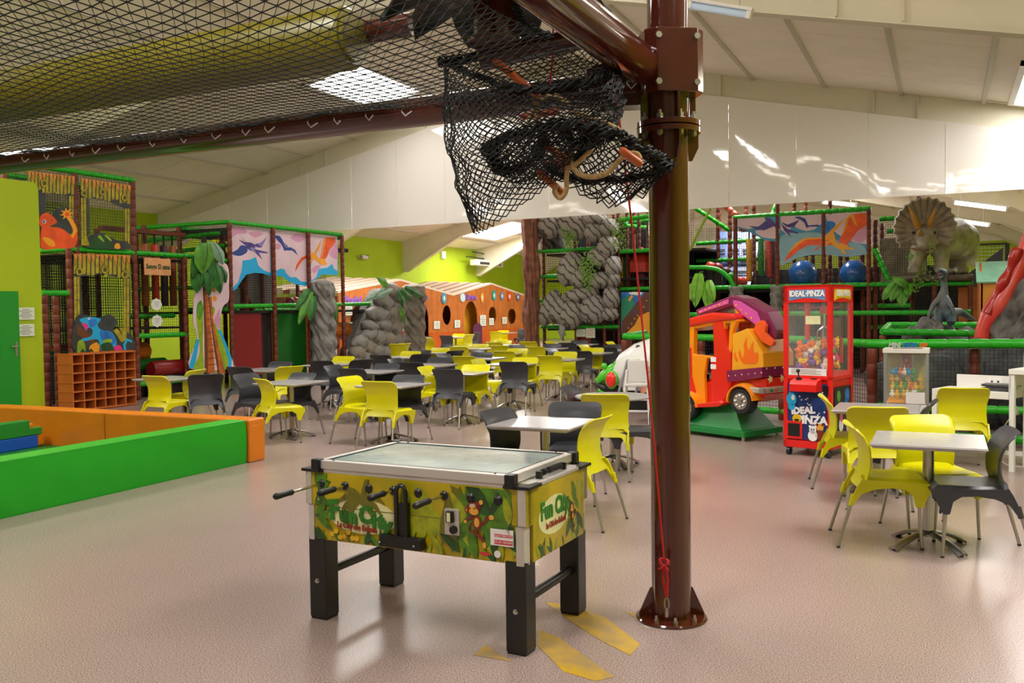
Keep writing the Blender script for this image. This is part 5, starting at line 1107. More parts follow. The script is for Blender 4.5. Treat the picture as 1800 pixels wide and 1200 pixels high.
# planks: each cut around the openings
pwid = .19; npk = int((36.2 - ys0) / pwid)
for i in range(npk):
    y0 = ys0 + i * pwid; y1 = y0 + pwid - .008; b = MB(); near = any(abs((y0 + y1) / 2 - h[0]) < h[2] + .2 for h in holes); sub = 9 if near else 1
    for s in range(sub):
        a = y0 + (y1 - y0) * s / sub; c = y0 + (y1 - y0) * (s + 1) / sub; ym = (a + c) / 2; z = 0.82; st = None; zt = topz(ym); step = .012 if near else .2
        z = .0; runs = []; cur = None
        while z < zt:
            ins = inside(ym, z)
            if not ins and cur is None: cur = z
            if ins and cur is not None: runs.append((cur, z)); cur = None
            z += step
        if cur is not None: runs.append((cur, zt))
        for z0, z1 in runs:
            for lo, hi, mi, dx in ((0, .84, 1, .012), (.84, 9, 0, 0)):
                p, q = max(z0, lo), min(z1, hi)
                if q - p > .01: b.mi = mi; b.box(-.03, .004 * (i % 2) + dx, a - ys0, c - ys0, p, q)
    b.build('plank', [M_ply, M_ply2], PH)
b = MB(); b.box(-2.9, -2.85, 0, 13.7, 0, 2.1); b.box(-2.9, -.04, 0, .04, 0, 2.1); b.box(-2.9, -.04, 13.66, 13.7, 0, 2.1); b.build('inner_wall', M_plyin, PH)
b = MB(); b.box(-.5, -.46, 8.0, 13.6, 0, 1.95); b.build('inner_partition', mat('ochre_partition', '#e0a51c', .6), PH)
# striped roofs made of pale and brown battens
M_slat1 = mat('pale_roof_batten', '#d8c6b0', .6); M_slat2 = mat('brown_roof_batten', '#8c4a32', .6)
for g in range(4):
    (a, za), (c, zc) = gz[g], gz[g + 1]
    for k in range(6):
        x = -.02 - k * .52; dz = 0
        for off, m in ((0, M_slat1), (.26, M_slat2)):
            b = MB(); ee = .02 if off == 0 else .0; hgt = .05
            vs = [Vector((x - off - w_, y - ys0, z + dz * 0 + .01 + h)) for (y, z) in ((a, za), (c, zc)) for w_ in (0, .24) for h in (0, .05 + ee + .028 * k)]
            b.add(vs, [(0, 1, 3, 2), (4, 6, 7, 5), (0, 4, 5, 1), (2, 3, 7, 6), (0, 2, 6, 4), (1, 5, 7, 3)]); fixn(b.build('roof_batten', m, PH))
yg = QX(838, 580, XH).y; b = MB(); w_ = .36; pr = [(-w_, 0), (w_, 0), (w_, .9)] + [(w_ * math.cos(t), .9 + .2 * math.sin(t)) for t in [PI * i / 8 for i in range(1, 8)]] + [(-w_, .9)]
b.prism(pr, 0, .03, plane_M((.02, yg - ys0, .0), (0, 1, 0), (0, 0, 1))); fixn(b.build('purple_gate', mat('purple_gate', '#5a1f4c', .5), PH))
for (px, py, rx, rz_, c, nm) in ((868, 519, .17, .21, '#0f9a8c', 'teal_disc'), (780, 524, .17, .2, '#3c8fae', 'picture_disc'), (813, 523, .2, .16, '#b9d8d8', 'picture_disc'), (847, 523, .12, .2, '#e0a040', 'picture_disc'), (882, 520, .17, .17, '#6a80a8', 'picture_disc'), (895, 521, .18, .2, '#d8401c', 'red_disc'), (910, 522, .18, .17, '#5a5a80', 'picture_disc'), (715, 521, .14, .14, '#a83878', 'picture_disc')):
    p = QX(px, py, XH + .02); b = MB(); b.prism([(rx * math.cos(t), rz_ * math.sin(t)) for t in [2 * PI * i / 14 for i in range(14)]], 0, .02, plane_M(p - PH.location, (0, 1, 0), (0, 0, 1))); fixn(b.build(nm, mat('disc_' + c[1:], c, .5), PH))
    b = MB(); b.prism([(rx * .5 * math.cos(t), rz_ * .5 * math.sin(t)) for t in [2 * PI * i / 5 for i in range(5)]], .02, .028, plane_M(p - PH.location, (0, 1, 0), (0, 0, 1))); fixn(b.build('disc_centre', mat('disc_centre', '#cfd6d2', .5), PH))
for (px, py, tx) in ((621, 527, 'Hopital'), (828, 522, 'Garage'), (743, 522, 'Ecole')):
    p = QX(px, py, XH + .03) - PH.location; text_mb(tx, .30, plane_M(p, (0, 1, 0), (0, 0, 1)), mat('violet_letters', '#8a58b0', .5), PH, bold=.012, ext=.008)
for i, (px, py, lab) in enumerate(((768, 571, 'white notice left of the round playhouse window'), (804, 569, 'white notice between round window and arched opening'), (849, 563, 'green and white poster right of the arched opening'), (864, 565, 'small white notice under the middle yellow window'), (887, 563, 'small white notice under the right yellow window'), (711, 574, 'white notice behind the stone ramp'), (612, 546, 'white notice behind the play frame netting'))):
    p = QX(px, py, XH + .035); notice(p, .42 if i != 2 else .5, .28 if i != 2 else .42, (0, 1, 0), (0, 0, 1), lab, 4)
# things on the lime wall
ac = thing('air_heater', 'long white air heater unit on the far lime wall', 'heater', QX(856, 463, XL + .52)); b = MB(); b.box(-.2, .2, -1.4, 1.4, -.14, .14); b.build('casing', M_white, ac, bevel=.04); b = MB(); b.box(.2, .21, -1.1, 1.1, -.08, .04); b.build('grille', M_black, ac)
b = MB(); b.cyl((-.1, -1.3, .5), (-.1, 1.3, .42), .03, 6); b.build('pipe', M_black, ac); b = MB(); b.cyl((-.1, -1.9, .25), (-.1, .2, .22), .03, 6); b.build('pipe', M_black, ac)
b = MB(); b.box(-.3, .1, -.03, .03, -.3, .5); b.build('bracket', M_steel, ac)
for px, py, w_, lab in ((779, 448, .34, 'small square white box on the lime wall above the playhouse'),):
    p = QX(px, py, XL + .06); b = MB(); b.box(-.06, .06, -w_ / 2, w_ / 2, -w_ / 2, w_ / 2); tag(b.build('wall_box', M_white, bevel=.02, loc=p), lab, 'box')
for px, py, lab in ((639, 452, 'small twin spotlight on the lime wall right of the banner'), (603, 440, 'dark loudspeaker on the lime wall beside the banner')):
    p = QX(px, py, XL + .12); t = thing('wall_fixture', lab, 'fixture', p); b = MB(); b.box(-.12, .1, -.22, .22, -.07, .07); b.build('body', M_black if px < 620 else M_white, t, bevel=.03)
    if px > 620:
        for s in (-1, 1): b = MB(); b.ball((.05, s * .2, .03), .08, 10, 6); b.build('lamp_head', M_steel, t, smooth=3.1)
# ---------------------------------------------------------------- rock tower, banner tower at the back right
YT = 22.5
TC = thing('rock_tower', 'climbing tower faced with big grey foam boulders and green rails', 'play frame', (-9.8, YT, 0))
LC = lambda *a: Vector(a) - TC.location
def xp(px, y=YT): return QY(px, 500, y).x
for px, z1, yy in ((956, 4.2, YT), (1012, 4.1, YT), (1062, 4.1, YT), (1088, 4.2, YT), (956, 4.2, YT + 1.4), (1035, 4.2, YT + 1.4), (1080, 4.2, YT + 1.4), (1115, 4.3, YT + 1.2), (1103, 4.2, YT + .2), (1124, 4.1, YT + .6), (1140, 4.2, YT + 1.4), (1170, 4.2, YT + 1.4)):
    padded(LC(xp(px, yy), yy, 0), LC(xp(px, yy), yy, z1), .05, M_pad, TC, 'post')
xr = xp(1089)
for a, c in (((xp(950), YT, 1.15), (xr, YT, 1.15)), ((xp(946), YT, 2.5), (xp(990), YT, 2.5)), ((xp(944), YT, 3.17), (xp(1052), YT, 3.19)), ((xp(944), YT, 1.85), (xp(956), YT, 1.85)), ((xr, YT, 2.12), (xp(1175), YT, 2.12)), ((xr, YT, 3.08), (xp(1175), YT, 3.1)), ((xr, YT, 3.9), (xp(1175), YT, 3.98)), ((xr, YT + 1, 3.9), (xp(1175), YT + 1, 4.0)), ((xr, YT + 1, 4.2), (xp(1100), YT, 3.75)), ((xp(1100), YT, 3.75), (xp(1100), YT + 3, 3.9))):
    padded(LC(*a), LC(*c), .055, M_gpad, TC, 'rail')
for z in (1.1, 2.4, 3.1): b = MB(); b.box(.1, 4.4, .06, 2.6, z - .05, z); b.build('deck', M_deck, TC)
mesh_net(TC, (.1, .06, 1.1), (1, 0, 0), (0, 0, 1), 2.1, 3.0, .06, .004); mesh_net(TC, (2.2, .06, 2.1), (1, 0, 0), (0, 0, 1), 1.9, 2.0, .06, .003)
M_dshade = mat('shade_backing', '#14110f', .9)  # near-black sheets added behind the towers as painted shade
b = MB(); b.box(.0, 2.1, 2.6, 2.64, 0, 4.2); b.build('shade_sheet', M_dshade, TC); b = MB(); b.box(2.2, 4.6, 2.6, 2.64, 0, 3.1); b.build('shade_sheet', M_dshade, TC)
b = MB(); b.box(xp(1012) + 9.8, xp(1035) + 9.8, .12, .15, 0, 1.1); b.build('red_door', M_redv, TC)
f5 = lambda x, y: (940 + x / 5.455, 380 + y / 5.455)
M_foamrock = mat('striped_foam_rock', '#98928d', .85, col2='#433e3b', scale=2.3, kind='wave', bump=.6, bscale=12, p0=.0, p1=.42)
RK = [(145, 90, 95, 105, .3), (370, 100, 130, 115, .1), (580, 25, 95, 55, .2), (245, 190, 55, 120, 0), (575, 150, 85, 85, .4), (715, 110, 72, 75, 0), (700, 285, 78, 95, .2), (340, 510, 92, 140, .35), (440, 590, 80, 90, -.3), (620, 400, 92, 72, .5), (755, 485, 62, 90, 0), (620, 615, 110, 70, -.1), (765, 610, 40, 66, .2), (142, 880, 62, 160, .45), (440, 755, 145, 62, -.15), (235, 900, 82, 115, .35), (350, 935, 95, 128, .3), (565, 890, 108, 122, .2), (735, 780, 60, 100, -.1), (725, 935, 62, 58, 0), (60, 180, 45, 90, 0), (130, 260, 70, 80, 0)]
random.seed(21)
for i, (x, y, rx, ry, tl) in enumerate(RK):
    px, py = f5(x, y); dark = i in (3, 20, 21); c = QY(px, py, YT - (.26 if not dark else -.35)); s = (QY(px + 1, py, YT) - QY(px, py, YT)).length; sz = abs((QY(px, py + 1, YT) - QY(px, py, YT)).z); sd = random.random() * 20
    Mr = Matrix.Rotation(tl, 3, 'Y'); b = MB()
    def fn(d, sd=sd):
        g = (d.x * 2.2 + d.z * 3.2) * 2.4 + sd + .8 * math.sin(3 * d.z + sd); e = abs(math.sin(g)); sq = (abs(d.x) ** 3 + abs(d.z) ** 3 + 1e-6) ** (-1 / 9)
        return (1.0 + .04 * math.sin(2 * g + 1)) * (.93 + .10 * min(1, e * 2.2)) * min(1.15, sq ** .6)
    b.ball((0, 0, 0), (rx / 5.455 * s * 1.2, .24, ry / 5.455 * sz * 1.16), 36, 22, Mr, fn); b.build('boulder', M_foamrock, TC, smooth=.9, loc=c - TC.location)
M_vine = mat('vine_leaf', '#6f9a34', .6, var=.3, scale=30)
def vine(parent, pts, n, spread, name='ivy', m=None, sz=.05, seed=1):
    random.seed(seed); b = MB()
    for k in range(n):
        p = random.choice(pts); p = Vector(p) + Vector((random.gauss(0, spread), random.gauss(0, .05), random.gauss(0, spread * 1.1))); a = random.random() * 6.28; q = sz * random.uniform(.6, 1.3); t = random.uniform(-1, 1)
        e1 = Vector((math.cos(a), .5 * t, math.sin(a))).normalized() * q; e2 = Vector((-math.sin(a), .6 * t, math.cos(a))).normalized() * q * .4
        b.add([p, p + e1 * .5 + e2, p + e1, p + e1 * .5 - e2], [(0, 1, 2, 3)])
    o = b.build(name, m or M_vine, parent); o['kind'] = 'stuff'; return o
for s_, pl in enumerate((((330, 170), (330, 220), (335, 270)), ((500, 400), (500, 450), (570, 440), (440, 500)), ((510, 560), (500, 620)), ((810, 90), (815, 180), (810, 260)))):
    vine(TC, [QY(*f5(*p), YT - .55) - TC.location for p in pl], 190, .10, seed=s_)
b = MB(); p = QY(988, 582, YT - .35) - TC.location; b.ball((0, 0, 0), (.10, .08, .22), 10, 8, fn=lambda d: 1 + .3 * math.sin(7 * d.z + 5 * d.x)); b.build('hanging_rag', mat('grey_rag', '#9a9a98', .8), TC, smooth=3.1, loc=p)
for px, lab in ((1021, 'left of two small white warning signs under the rock tower'), (1038, 'right of two small white warning signs under the rock tower')):
    c = QY(px, 585, YT - .06); notice(c, .26, .26 if px > 1030 else .2, (1, 0, 0), (0, 0, 1), lab, 3, hd=M_red if px > 1030 else M_navy)
# brown cloth trunk left of it
M_bark = mat('brown_cloth_bark', '#825240', .8, var=.35, scale=5, bump=.8, bscale=9)
a, c = QY(923, 500, YT - .4), QY(945, 500, YT - .4); TKx = (a.x + c.x) / 2; R = (c.x - a.x) / 2
tk = thing('bark_column', 'brown gnarled cloth tree trunk left of the rock tower', 'trunk', (TKx, YT - .4, 0))
b = MB(); b.lathe([(R * (1.1 + .12 * math.sin(i * .5)) * (1.25 if i < 2 else 1), 4.2 * i / 44) for i in range(45)], 56, fn=lambda a, z: 1 + .06 - .26 * (1 - abs(math.sin(3.5 * a + 1.3 * math.sin(z * 1.4)))) ** 2 + .09 * math.sin(13 * a + z * 2) + .08 * math.sin(z * 3 + a)); b.build('bark', M_bark, tk, smooth=1.5)
# banner tower
TD = thing('play_tower', 'play tower with reptile banner, blue balls and hanging bolsters', 'play frame', (-4.7, YT, 0))
LD = lambda *a: Vector(a) - TD.location
x0, x1, x2, x3, x4 = xp(1293), xp(1367), xp(1448), xp(1527), xp(1706)
for x, y, z1 in ((x0, YT, 3.8), (x1, YT, 4.4), (x2, YT, 3.8), (x3, YT, 3.85), (x3 + .12, YT + .3, 3.6), (x0 + .2, YT + 1.3, 4.4), (x1 + .2, YT + 1.3, 4.6), (x2, YT + 1.3, 4.4), (x3 + .2, YT + 1.4, 3.6), (x4, YT, 2.1), (xp(1642), YT, 2.1), (xp(1240), YT + 1.4, 4.6), (xp(1262), YT + 1.4, 4.6), (xp(1225), YT + 2.5, 4.6), (xp(1275), YT + 2.6, 4.6), (xp(1390), YT + 2.6, 4.6), (xp(1345), YT + 1, 4), (xp(1600), YT + 1.4, 3.6), (xp(1420), YT + .9, 3.5), (xp(1470), YT + 1, 3.4), (xp(1480), YT + 1.2, 3.4), (xp(1510), YT + .9, 3.4)):
    padded(LD(x, y, 0), LD(x, y, z1), .055, M_pad, TD, 'post')
for a, c in (((x0 - .05, YT, 3.8), (x3 + .05, YT, 3.84)), ((xp(1175), YT, 2.1), (x3, YT, 2.1)), ((x3, YT, 2.1), (x4 + .05, YT, 2.08)), ((x3 + .2, YT + .4, 3.62), (xp(1600, YT + .4), YT + .4, 3.62)), ((x3 + .3, YT + 1.4, 3.4), (xp(1605), YT + 1.4, 3.4)), ((x3 + .3, YT + 1.4, 3.1), (xp(1605), YT + 1.4, 3.1)), ((xp(1200), YT + 1.4, 3.3), (x1, YT + 1.4, 3.35)), ((xp(1200), YT + 1.4, 2.85), (x0 + .3, YT + 1.4, 2.85)), ((xp(1205), YT + 1, 4.2), (xp(1262), YT + 1.4, 3.6)), ((xp(1349), YT + .6, 3.8), (xp(1356), YT + .9, 4.3)), ((x4, YT - .6, 1.45), (xp(1200), YT - .6, 1.45)), ((xp(1200), YT - .3, 1.2), (x0, YT - .3, 1.2)), ((x3, YT + .6, 1.6), (xp(1600), YT + .6, 1.6)), ((x3, YT + .6, 1.1), (xp(1600), YT + .6, 1.1))):
    padded(LD(*a), LD(*c), .055, M_gpad, TD, 'rail')
padded(LD(*QY(1537, 437, YT - .2)), LD(*QY(1563, 493, YT - .2)), .06, M_gpad, TD, 'slanting_rail')
padded(LD(*QY(1275, 362, YT + .3)), LD(*QY(1296, 380, YT + .1)), .08, mat('orange_brown_pad', '#b0481a', .5), TD, 'slanting_post')
b = MB(); p, q = LD(*QY(1249, 366, YT - .2)), LD(*QY(1212, 440, YT - .2)); b.cyl(p, q, .035, 6); b.build('lime_strut', mat('lime_strut', '#8fae30', .5), TD)
padded(LD(*QY(1616, 345, YT + .5)), LD(*QY(1611, 368, YT + .5)), .06, M_pad, TD, 'slanting_post')
pts = [QY(1240, 470, YT - .1), QY(1262, 474, YT - .1), QY(1280, 487, YT - .1), QY(1291, 505, YT - .1)]; b = MB(); b.tube([p - TD.location for p in [QY(1205, 470, YT - .1)] + spline(pts, 6, False)], .055, 8); b.build('arched_rail', M_gpad, TD, smooth=.9)
b = MB(); b.box(-2.0, 3.1, .1, 2.8, 1.98, 2.05); b.build('deck', M_deck, TD); b = MB(); b.box(-3, 5.2, 2.8, 2.84, 0, 2.6); b.build('shade_sheet', M_dshade, TD)  # dark sheet at the rear added to darken the tower inside
mesh_net(TD, (-1.6, 2.7, 2.05), (1, 0, 0), (0, 0, 1), 4.6, 1.75, .05, .004); mesh_net(TD, (-1.6, 1.5, 2.05), (1, 0, 0), (0, 0, 1), 4.6, 1.75, .06, .003); mesh_net(TD, (.1, -.02, 2.1), (1, 0, 0), (0, 0, 1), 3.0, 1.7, .055, .0025); mesh_net(TD, (3.2, 0, 2.1), (1, 0, 0), (0, 0, 1), 1.3, 1.4, .05, .004); mesh_net(TD, (-.1, 1.2, 0), (1, 0, 0), (0, 0, 1), 5.0, 2.0, .055, .005)  # dense inner nets help darken the backdrop
b = MB(); b.box(3.3, 4.3, .9, .94, 2.15, 3.2); b.build('printed_sheet', mat('pale_print_sheet', '#a0927c', .7, var=.3, scale=4), TD)
f6 = lambda p: crop(6.923, 1280, 360, p); qd = lambda x, y: QY(x, y, YT - .03) - TD.location
M_bs = Pc('banner_blue', '#3f8fb8', var=.15, scale=1.5); M_bs2 = Pc('banner_paleblue', '#86aec0', var=.1, scale=1.5)
tl2 = lambda x: 160 - 65 * (x - 110) / 1570
Ls = [(0, f6([(112, tl2(112)), (1685, tl2(1685)), (1685, 600), (1460, 632), (1300, 615), (1150, 605), (1000, 610), (860, 640), (700, 715), (640, 722), (630, 452), (450, 430), (330, 370), (230, 310), (112, 280)])),
      (1, f6(sp2([(640, 380), (900, 340), (1100, 340), (1300, 420), (1600, 470), (1680, 560), (1680, 598), (1460, 630), (1300, 613), (1150, 603), (1000, 608), (860, 638), (700, 713), (640, 718)], 3))),
      (2, f6([(112, tl2(112)), (460, tl2(460)), (440, 220), (350, 270), (250, 295), (112, 262)])), (2, f6(sp2([(330, 320), (400, 300), (580, 240), (625, 300), (590, 400), (480, 405), (380, 375)]))), (2, f6([(640, tl2(640)), (1130, tl2(1130)), (1135, 230), (1050, 300), (950, 320), (850, 290), (780, 240), (760, 290), (720, 360), (640, 300)])), (2, f6([(1180, tl2(1180)), (1685, tl2(1685)), (1685, 480), (1560, 460), (1400, 400), (1300, 330), (1220, 230)])), (3, f6(sp2([(1500, 400), (1600, 290), (1684, 270), (1684, 400), (1600, 460)]))),
      (4, f6(sp2([(1130, 260), (1200, 200), (1290, 210), (1300, 260), (1200, 330)]))),
      (5, f6([(245, 255), (370, 265), (450, 200), (540, 190), (580, 250), (520, 275), (440, 310), (350, 300)])), (5, f6(sp2([(440, 160), (520, 170), (600, 260), (640, 260), (600, 300), (540, 240)]))), (5, f6([(640, 200), (720, 240), (800, 210), (870, 180), (800, 270), (740, 275), (700, 260)])), (5, f6([(640, 220), (720, 290), (855, 335), (850, 352), (740, 330), (765, 395), (680, 310)])),
      (6, f6([(800, 150), (870, 140), (940, 170), (975, 250), (1090, 240), (1130, 265), (1000, 265), (950, 280), (930, 220), (880, 180)])),
      (7, f6([(680, 690), (740, 580), (820, 480), (920, 410), (1060, 395), (1160, 410), (1280, 440), (1290, 490), (1140, 485), (980, 490), (860, 550), (760, 640)])), (8, f6([(720, 600), (820, 470), (930, 400), (1140, 395), (1140, 412), (940, 425), (850, 490)])),
      (8, f6(sp2([(1170, 390), (1240, 330), (1290, 350), (1320, 460), (1440, 480), (1450, 540), (1330, 530), (1250, 460), (1180, 430)]))), (8, f6([(1230, 330), (1300, 260), (1415, 165), (1370, 240), (1300, 320), (1270, 350)])), (7, f6([(1200, 430), (1240, 420), (1060, 555), (1048, 545)])), (8, f6([(1190, 440), (1260, 430), (1170, 525)])),
      (9, f6([(1340, 450), (1400, 330), (1440, 180), (1500, 115), (1680, 100), (1682, 250), (1580, 310), (1500, 420), (1440, 490)])), (8, f6([(1390, 370), (1440, 160), (1500, 110), (1550, 108), (1470, 160), (1430, 300)])), (8, f6([(1480, 120), (1530, 130), (1580, 270), (1540, 240)])), (8, f6([(1430, 510), (1530, 520), (1520, 545), (1450, 535)])), (8, f6([(1390, 530), (1440, 590), (1400, 600), (1375, 550)]))]
artpx('reptile_banner', Ls, [M_bs, M_bs2, M_pinkp, M_pinkd, M_blu, M_purp, M_navy, M_or, M_yel, Pc('hot_orange', '#ee5a12', var=.2, scale=3)], qd, (0, -1, 0), TD, z0=.003, eps=.0005)
M_ball = mat('blue_gym_ball', '#0a5aa8', .22, coat=.4)
for px, lab in ((1411, 'left big blue ball on the tower deck above the red crane machine'), (1501, 'right big blue ball on the tower deck above the red crane machine')):
    c = QY(px, 478, YT + .45); r = 25.5 * (QY(px + 1, 478, YT + .45) - c).length; b = MB(); b.ball((0, 0, 0), r, 28, 18, fn=lambda d: 1 + .004 * math.cos(26 * math.acos(max(-1, min(1, d.z))))); o = b.build('gym_ball', M_ball, smooth=3.1, loc=(c.x, c.y, 2.05 + r)); tag(o, lab, 'ball', 'big blue balls')
for px, m, z0_, lab in ((1317, M_by, 2.25, 'yellow hanging bolster at the left of the banner tower'), (1338, M_bg, 2.4, 'green hanging bolster under the reptile banner'), (1350, M_bo, 2.4, 'rust hanging bolster between the green and the red ones'), (1353, M_br, 2.35, 'orange red hanging bolster under the reptile banner'), (1364, M_bb, 2.4, 'dark plum hanging bolster beside the second tower post')):
    c = QY(px, 450, YT + (.5 if px != 1350 else .7)); bag((c.x, c.y, 3.3), .072, 3.3 - z0_, m, lab)
    b = MB()
b = MB(); b.box(x0, x1 + .1, YT + .47, YT + .53, 3.5, 3.56); o = b.build('hanging_bar', M_pad, TD); o.location = -TD.location
b = MB(); b.box(x0, x1 + .1, YT + .67, YT + .73, 3.5, 3.56); o = b.build('hanging_bar', M_pad, TD); o.location = -TD.location
bls = mat('blue_plastic', '#0b3f8c', .35)
sl = thing('blue_slide', 'blue plastic slide ramp with stepped white slots behind the netting', 'slide', LD(0, 0, 0) + TD.location)
sl.location = QY(1310, 505, YT + 1.0)
def fs(u, v): p = QY(1262 + 14 * (1 - v) * 0 + u * 78 - 22 * (1 - v), 505 - 98 * v, YT + .9 + 1.3 * v); return p - sl.location
b = MB(); b.grid(fs, 4, 6, .05); fixn(b.build('ramp', bls, sl))
for r_ in range(5):
    for c_ in range(3):
        p = fs((c_ + .5) / 3.2, (r_ + .4) / 5.2) + Vector((0, -.08, 0)); b = MB(); b.box(-.13, .13, -.02, .02, -.045, .045); b.build('step_slot', mat('slot_grey', '#8fa0b0', .4), sl, loc=p)
for px, py, r, m, lab in ((1233, 472, .12, M_bb, 'dark maroon soft boulder, first of the row on the arched rail'), (1249, 468, .13, M_br, 'red soft boulder on the arched rail'), (1262, 470, .13, M_redv, 'maroon soft boulder right of the red one'), (1276, 477, .12, M_bb, 'dark soft boulder above the blue ramp foot'), (1283, 486, .13, M_bg, 'green soft boulder beside the tower post'), (1303, 495, .14, M_br, 'bright red soft boulder at the tower post foot')):
    c = QY(px, py, YT + .35); b = MB(); b.ball((0, 0, 0), (r * 1.15, r, r * .9), 14, 9, fn=lambda d: 1 + .07 * math.sin(4 * d.x + 3 * d.z)); tag(b.build('soft_boulder', m, smooth=3.1, loc=c), lab, 'soft boulder')
    b = MB(); b.box(c.x - .08, c.x + .08, c.y - .08, c.y + .08, 2.06, max(2.07, c.z - r * .8)); o = b.build('boulder_stand', M_deck, TD); o.location = -TD.location
for px0, px1, py0, py1, lab in ((1281, 1308, 504, 560, 'grey stone wrap on the tower post above the pink crane arm'), (1354, 1376, 503, 600, 'grey stone wrapped pillar left of the red crane machine')):
    a, c = QY(px0, py0, YT - .2), QY(px1, py0, YT - .2); t = thing('stone_column', lab, 'column', ((a.x + c.x) / 2, YT - .2, 0)); b = MB(); R = (c.x - a.x) / 2; h = a.z
    b.lathe([(R * (.92 + .07 * math.sin(i * .9)), h * i / 80) for i in range(81)], 40, fn=col_fn(6, px0)); b.build('shaft', M_stone, t, smooth=1.4)
# hanging leaf bunches
for nm, lst in (('lime leaf bunch hanging beside the brown steel post', [((1228, 480), (1222, 540), .16), ((1240, 495), (1247, 548), .14), ((1218, 498), (1217, 530), .12), ((1246, 492), (1255, 530), .11)]), ('green leaf bunch hanging left of the small upright dinosaur', [((1578, 492), (1552, 528), .14), ((1585, 490), (1566, 530), .13), ((1588, 495), (1585, 540), .15), ((1575, 486), (1590, 505), .12), ((1596, 498), (1597, 520), .1)])):
    o0_ = QY(*lst[0][0], YT - .5); t = thing('leaf_bunch', nm, 'leaves', o0_)
    for k, (r_, t_, w_) in enumerate(lst): cloth_leaf(QY(*t_, YT - .75) - o0_, QY(*r_, YT - .5) - o0_, w_, mat('lime_cloth_leaf', '#6fae1c', .5, var=.25, scale=6) if 'lime' in nm else M_cl1, t, side=Vector((1, 0, 0)), nrm=Vector((0, -1, 0)), fold=.3)
    b = MB(); b.cyl((0, 0, 0), (0, .45, .05), .02, 6); b.build('stalk', M_dkgreen, t)
# volcano print left of the steel post
q7 = lambda x, y: QY(x, y, YT - .12); f7 = lambda p: crop(5.455, 940, 380, p)
VP = thing('printed_board', 'printed board with brown volcano slope and orange lava', 'poster', QY(1110, 585, YT - .12))
Ls = [(0, f7([(828, 725), (1200, 725), (1200, 1130), (828, 1130)])), (1, f7([(828, 800), (900, 760), (960, 830), (900, 1000), (828, 1010)])), (2, f7([(1060, 725), (1200, 725), (1200, 1130), (828, 1130), (840, 1000), (960, 850)])), (3, f7([(1200, 900), (1200, 1130), (870, 1130), (960, 1040), (1000, 960), (1080, 920)])), (4, f7(sp2([(900, 735), (940, 725), (1030, 730), (1010, 755), (930, 750)]))), (3, f7([(930, 750), (945, 770), (910, 815), (895, 805)])), (5, f7(ell(960, 915, 18, 14)))] + [(3, f7(ell(900 + 29 * k, 1070 - 42 * k + 14 * math.sin(k * 3), 8, 7, 6))) for k in range(7)]
artpx('print', Ls, [M_blu, Pc('jade', '#1c8a6a'), Pc('umber', '#5f3320', var=.2, scale=4), M_yel, M_pw, M_purp], lambda x, y: q7(x, y) - VP.location, (0, -1, 0), VP)
b = MB(); b.box(-.1, .0, .02, .08, -VP.location.z, 0); b.build('support', M_pad, VP)
rr_ = QY(1128, 455, YT + .5); t = thing('red_roof', 'small red pointed soft roof inside the rear frame', 'soft play shape', rr_); b = MB(); b.lathe([(.42, -.35), (.42, -.1), (.22, .12), (.02, .30)], 6); b.build('cone', M_br, t); b = MB(); b.box(-.1, .1, -.1, .1, 2.12 - rr_.z, -.33); b.build('stem', M_redv, t)
for px, m, lab in ((1094, M_by, 'thin yellow hanging bolster right of the rock tower'), (1099, M_bg, 'thin green hanging bolster right of the rock tower'), (1106, M_br, 'thin red hanging bolster right of the rock tower')):
    c = QY(px, 480, YT + .35); bag((c.x, c.y, 2.95), .05, .75, m, lab)
# ---------------------------------------------------------------- horned dinosaur on its ledge
def remesh(o, vox, sm=3):
    r = o.modifiers.new('remesh', 'REMESH'); r.mode = 'VOXEL'; r.voxel_size = vox; r.use_smooth_shade = True
    s = o.modifiers.new('smooth', 'SMOOTH'); s.factor = .5; s.iterations = sm; return o
M_dino = mat('painted_dinosaur_hide', '#b5ad92', .5, col2='#6f685c', scale=2.0, bump=.5, bscale=16, detail=6); M_horn = mat('tan_horn', '#c08a3c', .45, var=.2, scale=8)
ZP = 2.30
TR = thing('horned_dinosaur', 'grey three-horned dinosaur with a ribbed neck frill standing on a rock ledge', 'dinosaur', (QY(1650, 480, 22.6).x, 22.6, ZP))
o0 = TR.location.copy(); q8 = lambda x, y, d: QY(x, y, d) - o0
b = MB()
b.tube([q8(1632, 418, 22.2), q8(1646, 422, 22.45), q8(1656, 420, 22.8), q8(1672, 418, 23.2), q8(1688, 424, 23.6), q8(1700, 440, 24.0), q8(1708, 456, 24.4), q8(1716, 466, 24.9)], [.20, .34, .44, .48, .44, .27, .15, .05], 18)
for pts, rr2 in (((q8(1650, 432, 22.45), q8(1655, 452, 22.38), q8(1655, 466, 22.36), q8(1654, 478, 22.30)), [.24, .17, .14, .17]), ((q8(1618, 438, 22.40), q8(1610, 456, 22.3), q8(1608, 468, 22.25), q8(1606, 478, 22.2)), [.22, .16, .13, .16]), ((q8(1688, 432, 23.5), q8(1697, 448, 23.55), q8(1690, 462, 23.6), q8(1690, 472, 23.5)), [.32, .24, .15, .17]), ((q8(1664, 440, 23.6), q8(1662, 455, 23.65), q8(1665, 465, 23.7), q8(1666, 472, 23.6)), [.28, .2, .14, .16])):
    pts = list(pts); pts[-1].z = .08; b.tube(pts, rr2, 12)
    for k in (-1, 0, 1): b.ball(pts[-1] + Vector((k * .08, -.12, -.01)), (.06, .07, .06), 8, 6)
hd = q8(1627, 412, 21.9)
b.ball(hd, (.24, .30, .24), 14, 10); b.tube([hd, q8(1624, 425, 21.65), q8(1622, 436, 21.5)], [.22, .17, .09], 12); b.tube([q8(1632, 430, 21.9), q8(1634, 438, 21.7), q8(1634, 440, 21.55)], [.13, .10, .06], 10)
